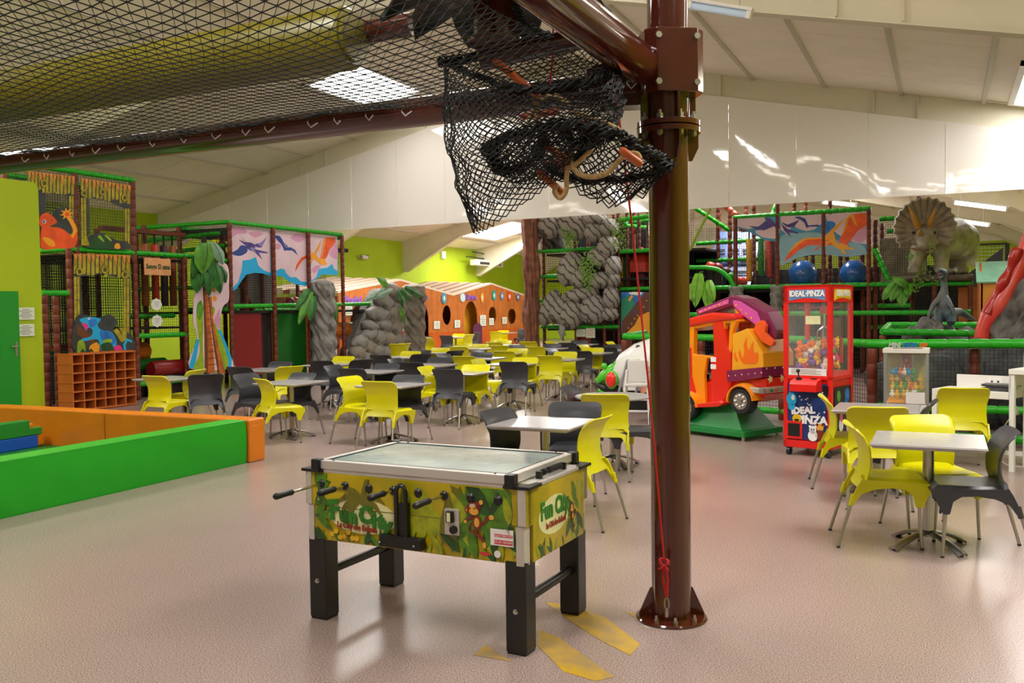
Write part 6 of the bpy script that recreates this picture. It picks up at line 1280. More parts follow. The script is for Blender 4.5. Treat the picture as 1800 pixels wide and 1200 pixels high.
b.ball(q8(1641, 424, 21.95), (.12, .14, .10), 10, 8); b.ball(q8(1612, 424, 21.95), (.12, .14, .10), 10, 8)
body = remesh(b.build('body', M_dino, TR), .028)
def frill(u, v):
    a = -.55 + (PI + 1.1) * u; rad = (.68 + .05 * math.sin(a)) * (1 + .035 * math.cos(u * 2 * PI * 17)) ; r = .12 + (rad - .12) * v
    if a < 0 or a > PI: r *= .95
    c = q8(1625, 408, 22.0); dx = r * math.cos(a) * .92; dz = r * math.sin(a) * 1.0
    return c + Vector((dx, -.05 - .22 * v * v + .035 * math.cos(u * 2 * PI * 17) * v, dz))
b = MB(); b.grid(frill, 136, 8, .04); fixn(b.build('frill', mat('frill_hide', '#9a8e7c', .55, var=.2, scale=5), TR, smooth=1.4))
for a, c, r in (((1614, 398), (1598, 364), .075), ((1634, 397), (1645, 365), .075), ((1618, 412), (1617, 404), .07)):
    p, q = q8(*a, 21.75), q8(*c, 21.45 if r == .075 else 21.3); m_ = p.lerp(q, .5) + Vector((.0, -.08, .0)) ; b = MB(); b.tube([p, p.lerp(m_, .6), m_, m_.lerp(q, .6), q], [r, r * .85, r * .6, r * .35, .01], 10); b.build('horn', M_horn, TR, smooth=.9)
for px in (1603, 1643):
    b = MB(); b.ball(q8(px if px > 1620 else 1606, 409, 21.72), .035, 8, 6); b.build('eye', M_black, TR, smooth=3.1)
vine(TR, [q8(1602, 445, 21.6), q8(1600, 452, 21.6), q8(1640, 442, 21.5)], 70, .07, name='leafy_twig', sz=.045, seed=8)
b = MB(); b.tube([q8(1600, 436, 21.6), q8(1625, 441, 21.5), q8(1642, 436, 21.5)], .02, 5); b.build('twig', M_bark, TR)
M_ledge = mat('ledge_rock', '#7a6a5c', .85, col2='#4c4038', scale=4, bump=.8, bscale=10)
le = thing('rock_ledge', 'long brown grey rock ledge carrying the horned dinosaur', 'rock', (xp(1583), YT, 2.14)); Lw = xp(1710) - xp(1583)
def lg(u, v):
    a = 2 * PI * v; return (Lw * u, .9 + 1.15 * math.cos(a) * (1 + .04 * math.sin(9 * u)), .07 + .085 * math.copysign(abs(math.sin(a)) ** .4, math.sin(a)) + (.012 * math.sin(u * 23 + 3 * a) if math.sin(a) < .2 else 0))
b = MB(); b.grid(lg, 50, 22); b.build('slab', M_ledge, le, smooth=1.2)
b = MB(); b.box(0.02, Lw - .02, -.1, 1.9, -.0, .13); b.build('core', M_ledge, le)
vine(le, [QY(x, y, YT - .35) - le.location for x, y in ((1620, 470), (1614, 485), (1612, 500), (1606, 505), (1632, 470), (1636, 488))], 110, .07, name='ivy', sz=.05, seed=12)
# wooden structure under it
b = MB(); b.box(4.95, 5.5, .6, .64, 0, 2.0); b.build('plywood_panel', M_ply, TD); b = MB(); b.box(5.5, 6.0, .5, .54, 0, 2.0); b.build('doorway_shade', M_dshade, TD)  # second sheet is dark to paint the shade of the open interior
cab = thing('wooden_cabin', 'small orange wooden cabin with green sheet roof behind the volcano', 'cabin', (.61, 19.8, 0)); 
b = MB(); b.box(0, 1.3, 0, .05, 0, 2.07); b.build('front_wall', mat('ochre_cabin', '#c07a1c', .55, var=.06, scale=3), cab)
b = MB(); b.prism([(0, 0), (1.6, 0), (1.6, 2.1), (.75, 2.45), (0, 2.07)], 0, .05, plane_M((-.02, 0, 0), (0, 1, 0), (0, 0, 1)) @ Matrix.Identity(4)); fixn(b.build('side_wall', M_ply, cab))
b = MB(); b.grid(lambda u, v: (-.08 + 1.4 * u, -.05 + .85 * v, 2.05 + .42 * v), 2, 2, .03); b.build('roof_sheet', mat('green_roof_sheet', '#7fb89a', .4, var=.15, scale=3), cab)
mf = thing('mesh_enclosure', 'black mesh fence frame in front of the far lime wall', 'fence', QY(1770, 490, 26)); mf.location.z = 0
xL, xRr = QY(1655, 460, 26).x - mf.location.x, .0; zt = QY(1770, 428, 26).z
for x in (xL, xRr): b = MB(); b.box(x - .05, x + .05, -.05, .05, 0, zt); b.build('post', M_black, mf)
for z in (zt, zt - .75, 2.2): b = MB(); b.box(xL, xRr, -.025, .025, z - .025, z + .025); b.build('rail', M_black, mf)
mesh_net(mf, (xL, 0, 1.2), (1, 0, 0), (0, 0, 1), -xL, zt - 1.2, .09, .004)
b = MB(); b.prism([(-.9, zt - .75), (-.1, zt - .1), (-.1, zt - 1.0), (-.9, zt - 1.35)], 0, .02, plane_M((0, -.06, 0), (1, 0, 0), (0, 0, 1))); fixn(b.build('dark_sheet', mat('dark_grey_sheet', '#3a3c40', .8), mf))
# ---------------------------------------------------------------- fence of the volcano corner
YN = 11.75
FE = thing('padded_fence', 'green padded railing with black netting around the volcano corner', 'fence', (-.8, YN, 0))
LF = lambda *a: Vector(a) - FE.location
nodes = [(-.8, YN), (1.9, YN)]
padded(LF(-.86, YN, 1.17), LF(2.2, YN, 1.19), .056, M_gpad, FE, 'rail', n=12, seg=.22)
padded(LF(-.8, YN, 0), LF(-.8, YN, 1.12), .062, M_pad, FE, 'post', n=12, seg=.2); padded(LF(-.55, YN + 1.0, 0), LF(-.55, YN + 1.0, 1.12), .055, M_pad, FE, 'post')
padded(LF(.30, YN + .12, 0), LF(.30, YN + .12, 1.12), .06, M_pad, FE, 'post', n=12, seg=.2); padded(LF(1.9, YN + .1, 0), LF(1.9, YN + .1, 1.12), .06, M_pad, FE, 'post')
padded(LF(-.8, YN, 1.17), LF(-2.12, 13.46, 1.17), .054, M_gpad, FE, 'rail', n=10); padded(LF(-2.12, 13.46, 1.17), LF(-4.78, 14.34, 1.17), .054, M_gpad, FE, 'rail', n=10)
padded(LF(-2.12, 13.46, 0), LF(-2.12, 13.46, 1.12), .06, M_pad, FE, 'post'); padded(LF(-4.78, 14.34, 0), LF(-4.78, 14.34, 1.12), .062, M_pad, FE, 'post', n=12, seg=.2); padded(LF(-3.4, 13.9, 0), LF(-3.4, 13.9, 1.12), .06, M_pad, FE, 'post')
padded(LF(-4.78, 14.34, 1.17), LF(-5.1, 16.5, 1.17), .054, M_gpad, FE, 'rail')
p1, p2 = QY(1552, 583, 15.4), QY(1800, 590, 15.4); bk0, bk1 = QY(1563, 571, 17.4), QY(1720, 571, 17.4)
z2_ = p1.z
padded(p1 - FE.location, Vector((2.2, 15.4, p2.z)) - FE.location, .056, M_gpad, FE, 'rail', n=10); padded(p1 - FE.location, bk0 - FE.location, .056, M_gpad, FE, 'rail', n=10); padded(bk0 - FE.location, bk1 - FE.location, .056, M_gpad, FE, 'rail', n=10)
q_ = QY(1710, 588, 15.4); padded(LF(q_.x, 15.42, 0), LF(q_.x, 15.42, z2_ - .05), .06, M_pad, FE, 'post'); padded(LF(p1.x, 15.42, 0), LF(p1.x, 15.42, z2_ - .05), .055, M_pad, FE, 'post')
padded(LF(-.8, YN, .42), LF(2.2, YN, .42), .05, M_gpad, FE, 'low_rail'); padded(LF(-.8, YN, .09), LF(2.2, YN, .09), .055, M_gpad, FE, 'base_rail', n=10); padded(LF(-.8, YN, .12), LF(-2.12, 13.46, .12), .05, M_gpad, FE, 'base_rail'); padded(LF(-2.12, 13.46, .12), LF(-4.78, 14.34, .12), .05, M_gpad, FE, 'base_rail')
mesh_net(FE, (0, -.01, .1), (1, 0, 0), (0, 0, 1), 3.0, 1.05, .045, .0022)
d_ = Vector((-2.12 + .8, 13.46 - YN, 0)); mesh_net(FE, (0, 0, .1), d_.normalized(), (0, 0, 1), d_.length, 1.05, .05, .0024); d2 = Vector((-4.78 + 2.12, 14.34 - 13.46, 0)); mesh_net(FE, (-1.32, 1.71, .1), d2.normalized(), (0, 0, 1), d2.length, 1.05, .05, .0024)
cb = MB(); cb.box(-.35, 1.6, 10.9, 11.0, 0, .07); tag(cb.build('wooden_plinth', mat('dirty_white_board', '#c8c2b6', .7)), 'low white board lying on the floor under the desk', 'board')
# volcano
VX, VY = 2.14, 15.25
M_vrock = mat('volcano_rock', '#77736f', .85, col2='#34322f', scale=5, bump=1.0, bscale=8, detail=8); M_lava = mat('lava_red', '#cf2a26', .28, coat=.3, col2='#e8564a', scale=2.2)
vo = thing('volcano', 'grey rock volcano with glossy red lava stream at the right edge', 'volcano', (VX, VY, 0))
def vf(a, z): return 1 + .06 * math.sin(5 * a + 2 * z) + .035 * math.sin(11 * a - 3 * z) + .03 * math.sin(17 * a + 9 * z) + .02 * math.sin(29 * a - 13 * z)
b = MB(); b.lathe([((2.12 - .50 * z) if z < 3.3 else .5, z) for z in [3.5 * i / 60 for i in range(61)]], 90, fn=vf); b.build('rock_cone', M_vrock, vo, smooth=.6)
vq = lambda x, y, d=15.0: QY(x, y, d) - vo.location
main = [Vector((1.75, 15.2, 3.45)) - vo.location, Vector((1.35, 15.0, 3.1)) - vo.location, vq(1812, 425), vq(1795, 462), vq(1776, 500), vq(1758, 535), vq(1742, 562), vq(1730, 585), vq(1724, 615), vq(1722, 655)]
b = MB(); c_ = spline(main, 6, False); b.tube(c_, [.15 + .03 * math.sin(i * .22 + 1) for i in range(len(c_))], 14); b.build('lava_stream', M_lava, vo, smooth=2)
b = MB(); c_ = spline([vq(1790, 436, 14.9), vq(1781, 458, 14.9), vq(1772, 480, 14.9), vq(1762, 500, 14.9), vq(1750, 524, 14.9), vq(1736, 552, 14.9)], 8, False); b.tube(c_, [.07 + .018 * math.sin(i * .35) for i in range(len(c_))], 10); b.build('lava_stream', mat('lava_dark', '#b8201c', .3, coat=.3), vo, smooth=2)
for i, (x, y, z, s) in enumerate(((-.25, 13.2, .35, .62), (.45, 13.6, .4, .7), (1.25, 13.3, .45, .8), (-.6, 14.6, .3, .5), (1.9, 13.6, .3, .7))):
    sd = i * 3.1; b = MB(); b.ball((0, 0, 0), (s, s * .7, s * .9), 26, 16, fn=lambda d, sd=sd: 1 + .1 * math.sin(5 * d.x + sd) * math.sin(4 * d.z + sd) + .04 * math.sin(15 * d.x + 9 * d.z)); o = b.build('boulder', mat('dark_foam_rock', '#4a4d50', .85, col2='#242628', scale=4, bump=.8, bscale=9), vo, smooth=1.0, loc=(x - VX, y - VY, z + .12))
# small upright dinosaur on an arched rock
dz = thing('arched_rock', 'grey arched rock rising behind the green railing', 'rock', QY(1655, 575, 16.0)); dz.location.z = 0; dq = lambda x, y, d=16.0: QY(x, y, d) - dz.location
prf = [(1585, 588), (1600, 575), (1618, 562), (1636, 556), (1650, 558), (1664, 572), (1680, 578), (1700, 576), (1722, 584)]
def ar(u, v):
    k = u * (len(prf) - 1); i = min(int(k), len(prf) - 2); f = k - i; x = prf[i][0] + (prf[i + 1][0] - prf[i][0]) * f; y = prf[i][1] + (prf[i + 1][1] - prf[i][1]) * f
    p = dq(x, y); a = PI * v; return (p.x, -.55 * math.cos(a), p.z * (math.sin(a) ** .35) * (1 + .03 * math.sin(u * 31 + v * 11)) + .0)
b = MB(); b.grid(ar, 40, 20); b.build('rock_shell', M_vrock, dz, smooth=1.0)
M_sdino = mat('teal_grey_hide', '#3b5560', .5, col2='#6a6d6c', scale=3.0, bump=.3, bscale=25)
sd_ = thing('small_dinosaur', 'small teal grey dinosaur rearing with open mouth on the arched rock', 'dinosaur', QY(1650, 565, 16.0)); s0 = sd_.location.copy(); sq = lambda x, y, d=16.0: QY(x, y, d) - s0
b = MB(); b.tube([sq(1655, 484), sq(1659, 495), sq(1660, 508), sq(1658, 520), sq(1657, 535), sq(1661, 548), sq(1672, 552, 16.2), sq(1688, 548, 16.3), sq(1703, 557, 16.4), sq(1714, 563, 16.5)], [.06, .045, .055, .085, .12, .14, .11, .06, .045, .02], 16)
b.ball(sq(1657, 480), (.085, .10, .07), 12, 8); b.tube([sq(1657, 479), sq(1650, 474, 15.85)], [.06, .035], 8); b.tube([sq(1658, 484), sq(1652, 489, 15.85)], [.045, .025], 8)
for side, (el_, ha) in enumerate((((1640, 536), (1632, 556)), ((1672, 538), (1680, 560)))):
    b.tube([sq(1652 if side == 0 else 1664, 524, 15.95), sq(*el_, 15.85), sq(*ha, 15.8)], [.05, .038, .03], 8)
    for k in (-1, 0, 1): b.tube([sq(*ha, 15.8), sq(ha[0] + k * 3, ha[1] + 6, 15.75)], [.018, .006], 5)
for s in (-1, 1): b.tube([sq(1660 + s * 8, 548), sq(1662 + s * 11, 558, 15.9), sq(1660 + s * 11, 568, 15.8)], [.10, .08, .06], 10)
remesh(b.build('body', M_sdino, sd_), .016, 2)
b = MB(); b.ball(sq(1652, 482, 15.85), (.028, .03, .022), 8, 6); b.build('mouth', M_redv, sd_, smooth=3.1)
# ---------------------------------------------------------------- red crane machine
M_cred = mat('crane_red', '#e01a14', .35, coat=.2); M_cgl = bpy.data.materials.new('clear_glass'); M_cgl.use_nodes = True
_b = M_cgl.node_tree.nodes['Principled BSDF']; _b.inputs['Base Color'].default_value = (.95, .98, .97, 1); _b.inputs['Roughness'].default_value = .03; _b.inputs['Alpha'].default_value = .06; _b.inputs['Specular IOR Level'].default_value = .35
A0, B0 = G(1377, 784, .09), G(1462, 792, .09); ex = (B0 - A0).normalized(); CW = (B0 - A0).length; ang = math.atan2(ex.y, ex.x)
CH = QY(1462, 499.5, B0.y).z
CM = thing('crane_machine', 'tall red crane game machine on black castors with toys inside', 'game machine', (A0.x, A0.y, 0), ang)
Dp = .62; t = .035
b = MB()
for x in (0, CW - .05):
    for y in (0, Dp - .05): b.box(x, x + .05, y, y + .05, .09, CH)
b.box(0, CW, 0, Dp, CH - .03, CH); b.box(0, CW, 0, .02, CH - .19, CH); b.box(CW - .02, CW, 0, Dp, CH - .19, CH); b.box(0, .02, 0, Dp, CH - .19, CH); b.box(0, CW, Dp - .02, Dp, CH - .12, CH); b.box(0, CW, Dp - .03, Dp, .09, .9)
b.box(0, CW, 0, Dp, .09, .17); b.box(0, CW, 0, Dp, .84, .88); b.box(.02, CW - .02, .02, .05, .17, .84); b.box(CW - .05, CW - .02, .05, Dp - .05, .17, .84); b.box(.02, .05, .05, Dp - .05, .17, .84)
b.build('cabinet', M_cred, CM, bevel=.006)
for x0_, x1_, y0_, y1_, pts in ((.05, CW - .05, .012, .018, 0),): b = MB(); b.box(x0_, x1_, y0_, y1_, .88, CH - .19); b.build('front_glass', M_cgl, CM)
b = MB(); b.box(CW - .018, CW - .012, .05, Dp - .05, .88, CH - .19); b.build('side_glass', M_cgl, CM); b = MB(); b.box(.012, .018, .05, Dp - .05, .88, CH - .19); b.build('side_glass', M_cgl, CM)
M_hdr = mat('header_blue', '#5f86b8', .4); M_navyp = mat('space_print', '#16306e', .4, var=.25, scale=14); M_starp = mat('dotted_print', '#1d1d22', .5, var=.3, scale=30)
def arch(x0, x1, z0, z1, rise): n = 10; return [(x0, z1), (x0, z0)] + [(x0 + (x1 - x0) * i / n, z0 + rise * math.sin(PI * i / n)) for i in range(1, n)] + [(x1, z0), (x1, z1)]
b = MB(); b.prism(arch(.07, CW - .07, CH - .17, CH - .05, .03), 0, .004, plane_M((0, 0, 0), (1, 0, 0), (0, 0, 1))); h_ = fixn(b.build('header_sign', M_hdr, CM))
text_mb('IDEAL·PINZA', .085, plane_M((CW / 2, -.008, CH - .095), (1, 0, 0), (0, 0, 1)), M_pw, h_, bold=.004, sx=.80)
b = MB(); b.prism(arch(.07, Dp - .09, CH - .17, CH - .05, .03), 0, .004, plane_M((CW, 0, 0), (0, 1, 0), (0, 0, 1))); h2 = fixn(b.build('header_sign', mat('header_yellow', '#d8b81c', .4, var=.3, scale=12), CM))
text_mb('IDEAL·PINZA', .085, plane_M((CW + .008, Dp / 2, CH - .095), (0, 1, 0), (0, 0, 1)), M_pw, h2, bold=.004, sx=.78)
b = MB(); b.box(.055, CW - .055, -.004, .0, .19, .80); fp = b.build('front_print', M_navyp, CM)
b = MB(); b.box(CW, CW + .004, .07, Dp - .08, .22, .76); b.build('side_print', M_starp, CM)
text_mb('IDEAL', .10, plane_M((CW * .42, -.008, .50), (1, 0, 0), (0, 0, 1)) @ Matrix.Rotation(.1, 4, 'Z'), M_pw, fp, bold=.006); text_mb('PINZA', .12, plane_M((CW * .60, -.008, .40), (1, 0, 0), (0, 0, 1)), M_pw, fp, bold=.006)
def disc(x, z, rx, rz_, m, nm='print_shape', y=-.009, M=None, par=None):
    b = MB(); b.prism(ell(x, z, rx, rz_, 16), 0, .003, plane_M((0, y, 0), (1, 0, 0), (0, 0, 1)) if M is None else M); return fixn(b.build(nm, m, par or fp))
disc(.16, .41, .05, .05, M_gold); disc(.16, .395, .028, .012, M_black, y=-.0125)
disc(.10, .62, .06, .07, M_sky2); disc(.10, .54, .04, .04, M_sky2); disc(.12, .64, .02, .03, M_pw, y=-.0125)
random.seed(3); b = MB()
for k in range(46): x, z, r = random.uniform(.07, CW - .07), random.uniform(.2, .79), random.uniform(.004, .010); b.prism(ell(x, z, r, r, 6), 0, .002, plane_M((0, -.0045, 0), (1, 0, 0), (0, 0, 1)))
fixn(b.build('star_dots', M_pw, fp))['kind'] = 'stuff'
for x, z, r, m in ((.34, .235, .055, M_pw), (.34, .30, .04, M_pw), (.31, .335, .014, M_pw), (.37, .335, .014, M_pw), (.325, .305, .007, M_black), (.352, .305, .007, M_black), (.42, .25, .05, M_mbrown), (.42, .33, .04, M_mtan), (.39, .36, .014, M_mbrown), (.45, .36, .014, M_mbrown)): disc(x, z, r, r * 1.1, m, y=-.009 if r > .03 else -.0125)
ms = plane_M((CW + .004, 0, 0), (0, 1, 0), (0, 0, 1))
for x, z, r, m in ((.18, .66, .05, M_gr), (.42, .66, .06, M_blu), (.40, .58, .04, M_blu), (.25, .34, .06, M_pw), (.25, .42, .04, M_red), (.45, .30, .05, M_pinkp)): disc(x, z, r, r * 1.2, m, M=ms, nm='print_shape')
b = MB(); b.box(.035, .22, -.012, .0, .19, .38); b.build('door_frame', M_cred, CM); b = MB(); b.box(.06, .195, -.014, -.010, .215, .355); b.build('prize_door', M_black, CM)
b = MB(); b.prism([(0, .72), (-.16, .72), (-.16, .80), (-.12, .84), (0, .86)], .14, .44, plane_M((0, 0, 0), (0, 1, 0), (0, 0, 1))); fixn(b.build('control_box', M_cred, CM, bevel=.006))
b = MB(); b.cyl((.22, -.09, .84), (.22, -.09, .87), .03, 12); b.cyl((.22, -.09, .86), (.215, -.10, .93), .007, 6); b.ball((.214, -.10, .94), .022, 8, 6); b.build('joystick', M_black, CM, smooth=.9)
b = MB(); b.box(.34, .40, -.06, -.03, .852, .862); b.build('button', M_black, CM); b = MB(); b.box(CW - .09, CW - .035, -.008, 0, .68, .78); b.build('coin_slot', M_black, CM)
b = MB(); b.box(.06, CW - .06, .006, .011, .885, .96); b.build('notice_strip', M_pw, CM); b = MB()
for k in range(4): b.box(.09, CW - .12 - .05 * (k % 2), .0045, .006, .9 + .015 * k, .904 + .015 * k)
b.build('notice_print', M_ink, CM)
b = MB(); b.box(.05, CW - .05, .05, Dp - .05, .88, .92); b.build('toy_tray', M_cred, CM)
b = MB(); b.box(.18, CW - .1, Dp - .06, Dp - .045, 1.0, 1.28); b.build('red_back_board', M_cred, CM); b = MB(); b.box(.20, CW - .12, Dp - .075, Dp - .06, 1.08, 1.5); b.build('inner_print', mat('print_umber2', '#5c3a28', .5, var=.3, scale=9), CM)
b = MB(); b.cyl((.04, Dp * .5, 1.62), (CW - .04, Dp * .5, 1.62), .008, 6); b.box(CW * .55, CW * .55 + .09, Dp * .5 - .045, Dp * .5 + .045, 1.55, 1.63); b.build('crane_carriage', M_cred, CM)
b = MB(); b.cyl((CW * .62, Dp * .5, 1.55), (CW * .62, Dp * .5, 1.42), .012, 8)
for k in range(3): a = 2 * PI * k / 3; c = Vector((CW * .62, Dp * .5, 0)); dr_ = Vector((math.cos(a), math.sin(a), 0)); b.tube([c + Vector((0, 0, 1.42)), c + dr_ * .09 + Vector((0, 0, 1.36)), c + dr_ * .10 + Vector((0, 0, 1.26)), c + dr_ * .04 + Vector((0, 0, 1.21))], .008, 6)
b.build('claw', M_chrome, CM, smooth=.8)
b = MB(); b.box(CW * .45, CW * .75, .03, .034, 1.44, 1.53); b.build('price_card', M_pale, CM)
for x in (.05, CW - .05):
    for y in (.06, Dp - .06): b = MB(); b.cyl((x - .018, y - .02, .045), (x + .018, y - .02, .045), .045, 14); b.box(x - .03, x + .03, y - .03, y + .02, .075, .09); b.build('castor', M_black, CM)
# plush toys in the machine
tm = [mat('plush_%d' % i, c, .9) for i, c in enumerate(('#e8b818', '#2f86b8', '#d83a6a', '#e8e4dc', '#e0701c', '#3f9a4a', '#7a4a9a', '#8a5a30', '#d8c890'))]; tn = ['yellow', 'blue', 'pink', 'white', 'orange', 'green', 'purple', 'brown', 'cream']
random.seed(31); RM = Matrix.Rotation(ang, 3, 'Z')
for i in range(60):
    row = i // 15; k = i % 15; x = .10 + (CW - .2) * ((k % 5) + .5 + random.uniform(-.2, .2)) / 5; y = .10 + (Dp - .2) * ((k // 5) + .5 + random.uniform(-.2, .2)) / 3; z = .955 + row * .075 + (.03 if x > CW * .7 or y > .4 else 0)
    ci = random.randrange(9); p = CM.location + RM @ Vector((x, y, 0)); p.z = z; b = MB(); s = .045
    b.ball((0, 0, 0), (s, s * .8, s * .85), 9, 7); b.ball((0, 0, s * 1.1), (s * .75,) * 3, 9, 7)
    for q in (-1, 1): b.ball((q * s * .6, 0, s * 1.7), s * .28, 6, 4); b.ball((q * s * .9, -s * .3, -s * .1), (s * .3, s * .3, s * .5), 6, 4); b.ball((q * s * .5, -s * .6, -s * .7), s * .33, 6, 4)
    o = b.build('plush_toy', tm[ci], smooth=3.1, loc=p); o.rotation_euler = (random.uniform(-.6, .6), random.uniform(-.6, .6), random.uniform(0, 6)); tag(o, 'small %s plush toy in the pile inside the red crane machine' % tn[ci], 'toy', 'toys in the red crane machine')
# ---------------------------------------------------------------- crane truck ride
F0, F1, F2 = G(1308, 769.5, .05), G(1215, 757.5, .05), G(1375, 760, .05)
e1 = (F1 - F0).normalized(); e2 = Vector((-e1.y, e1.x, 0)); 
if e2.dot(F2 - F0) < 0: e2 = -e2
TK = thing('truck_ride', 'coin ride shaped like an orange and red truck with a pink crane arm', 'ride', (F0.x, F0.y, 0)); TK.rotation_euler = (0, 0, 0)
def TW(X, Y, Z): return e1 * X + e2 * Y + Vector((0, 0, Z))
MT = Matrix(((e1.x, e2.x, 0, 0), (e1.y, e2.y, 0, 0), (0, 0, 1, 0), (0, 0, 0, 1)))
MTp = Matrix(((e1.x, 0, e2.x, 0), (e1.y, 0, e2.y, 0), (0, 1, 0, 0), (0, 0, 0, 1)))   # (X, Z, Y) prisms
def side(px, py, Y=.09):
    d = _ray(px, py); o = TK.location + e2 * Y; t_ = o.dot(e2) / d.dot(e2); p = Vector((d.x * t_, d.y * t_, CAMH + d.z * t_)) - TK.location; return (p.dot(e1), p.z)
M_tg = mat('ride_base_green', '#0a7a34', .35); M_tor = mat('truck_orange', '#f0900c', .3, coat=.3); M_tred = mat('truck_red', '#e02618', .25, coat=.4); M_tyel = mat('truck_amber', '#eda410', .5); M_tpur = mat('truck_purple', '#7a1a4e', .25, coat=.4); M_tpk = mat('truck_pink', '#cf4fa8', .35); M_rub = mat('tyre_black', '#141416', .6)
TWD = .72
b = MB(); b.box(0, 1.25, 0, TWD + .05, .05, .12, MT); b.build('base_plate', M_tg, TK, bevel=.006)
b = MB(); lo = [TW(x, y, .12) for x, y in ((.08, .06), (1.2, .06), (1.2, TWD), (.08, TWD))]; hi = [TW(x, y, .44) for x, y in ((.32, .2), (1.05, .2), (1.05, TWD - .15), (.32, TWD - .15))]
b.add(lo + hi, [(0, 3, 2, 1), (4, 5, 6, 7), (0, 1, 5, 4), (1, 2, 6, 5), (2, 3, 7, 6), (3, 0, 4, 7)]); fixn(b.build('pedestal', M_tg, TK, bevel=.004))
def sprism(nm, pts, Y0, Y1, m, bev=.01, Yp=.09): b = MB(); b.prism([side(x, y, Yp) for x, y in pts], Y0, Y1, MTp); return fixn(b.build(nm, m, TK, bevel=bev))
c4 = lambda pts: crop(4, 1080, 500, pts)
# chassis and lower body
sprism('chassis', c4([(560, 690), (1045, 660), (1045, 780), (980, 830), (780, 830), (560, 850)]), .14, TWD - .05, M_tred)
sprism('running_board', c4([(585, 848), (590, 838), (770, 815), (800, 830), (760, 855), (600, 862)]), .0, .2, M_tred, .008)
sprism('rear_body', c4([(825, 350), (930, 308), (1040, 480), (1045, 585), (820, 607)]), .10, TWD - .02, M_tyel, .012)
sprism('rear_slope', c4([(1000, 480), (1042, 478), (1045, 560), (1045, 585), (1000, 590)]), .098, TWD - .02, M_tyel)
sprism('belt', c4([(795, 605), (1045, 580), (1045, 655), (800, 685)]), .07, TWD + .02, M_tpur, .006)
sprism('rear_pillar', c4([(690, 230), (760, 225), (800, 440), (820, 470), (820, 690), (770, 840), (690, 850), (676, 520), (700, 500)]), .08, .20, M_tred, .02)
sprism('rear_pillar', c4([(690, 230), (760, 225), (800, 440), (820, 470), (820, 690), (770, 840), (690, 850), (676, 520), (700, 500)]), TWD - .14, TWD - .02, M_tred, .02)
sprism('roof', c4([(440, 262), (540, 232), (690, 196), (850, 205), (862, 245), (700, 262), (560, 290), (440, 310)]), .06, TWD, M_tred, .03)
sprism('roof_lining', c4([(450, 300), (560, 285), (690, 258), (860, 243), (862, 262), (700, 285), (570, 310), (450, 330)]), .10, TWD - .04, M_tor, .01)
sprism('window_post', c4([(742, 262), (775, 250), (778, 440), (825, 455), (820, 480), (760, 470), (744, 430)]), .09, .17, M_tor, .01)
sprism('window_post', c4([(820, 250), (862, 246), (830, 330), (828, 460), (800, 455), (806, 330)]), .09, .17, M_tor, .01)
sprism('front_post', c4([(440, 300), (490, 290), (560, 290), (556, 490), (700, 505), (700, 520), (560, 520), (540, 520), (440, 520)]), .09, .17, M_tor, .012)
sprism('door_panel', c4([(500, 515), (650, 510), (630, 640), (640, 840), (600, 852), (560, 760), (500, 700)]), .09, .15, M_tor, .012)
sprism('far_panel', c4([(500, 515), (700, 505), (690, 830), (600, 852), (500, 760)]), TWD - .10, TWD - .04, M_tor, .012)
sprism('door_panel', c4([(300, 470), (540, 440), (545, 640), (600, 850), (560, 850), (500, 700), (420, 640), (300, 640)]), .06, .12, M_tred, .012)
sprism('hood', c4([(310, 520), (440, 500), (440, 700), (360, 720), (310, 730)]), .12, TWD - .06, M_tor, .03)
b = MB(); P0 = side(*c4([(660, 555)])[0], .25); b.tube([TW(P0[0] + .06 * math.cos(a) * .5, .35 + .13 * math.sin(a), P0[1] + .11 * math.cos(a)) for a in [2 * PI * i / 16 for i in range(16)]], .018, 6, closed=True); b.build('steering_wheel', mat('wheel_navy', '#14285c', .4), TK, smooth=.9)
P1 = side(*c4([(740, 700)])[0], .3); b = MB(); b.box(P1[0] - .02, P1[0] + .28, .18, TWD - .14, .62, .72, MT); b.box(P1[0] - .04, P1[0] + .04, .18, TWD - .14, .62, 1.0, MT); b.build('seat', M_tred, TK, bevel=.02)
b = MB(); P2 = side(*c4([(660, 740)])[0], .2); b.box(P2[0] - .02, P2[0] + .10, .16, .2, P2[1] - .15, P2[1] + .2, MT); b.build('coin_box', M_black, TK)
P3 = side(*c4([(698, 560)])[0], .08); 
for k in range(2): b = MB(); b.box(P3[0] - .04, P3[0] + .045, .074, .08, P3[1] - .06 + .09 * k, P3[1] - .0 + .09 * k, MT); b.build('sticker', M_pw, TK)
# wheels and fenders
def wheel(px, py, r, y0, y1, nm='wheel'):
    X, Z = side(px, py, y0); b = MB(); Mx = Matrix(((e1.x, 0, e2.x), (e1.y, 0, e2.y), (0, 1, 0))); prof = [(r * .55, y0 + .0), (r * .9, y0), (r, y0 + .02), (r, y1 - .02), (r * .9, y1), (r * .55, y1)]
    b.lathe(prof, 28, TW(X, 0, Z), Mx); w_ = fixn(b.build(nm, M_rub, TK, smooth=.7)); b = MB(); b.lathe([(r * .62, y0 - .004), (r * .66, y0 + .01), (r * .66, y0 + .03)], 24, TW(X, 0, Z), Mx); b.lathe([(r * .18, y0 - .02), (r * .22, y0)], 12, TW(X, 0, Z), Mx); fixn(b.build('hubcap', M_chrome, w_, smooth=.8))
    for k in range(8): a = 2 * PI * k / 8; b = MB(); p = TW(X + r * .42 * math.cos(a), y0 - .008, Z + r * .42 * math.sin(a)); b.ball(p, .022, 8, 6); b.build('hub_boss', M_chrome, w_, smooth=3.1)
    return X, Z
rW = .165
X0, Z0 = wheel(1301, 705, rW, .0, .15); wheel(1205, 716, rW, .0, .15); wheel(1301, 705, rW, TWD - .12, TWD + .03)
X9, Z9 = side(1205, 716, 0)
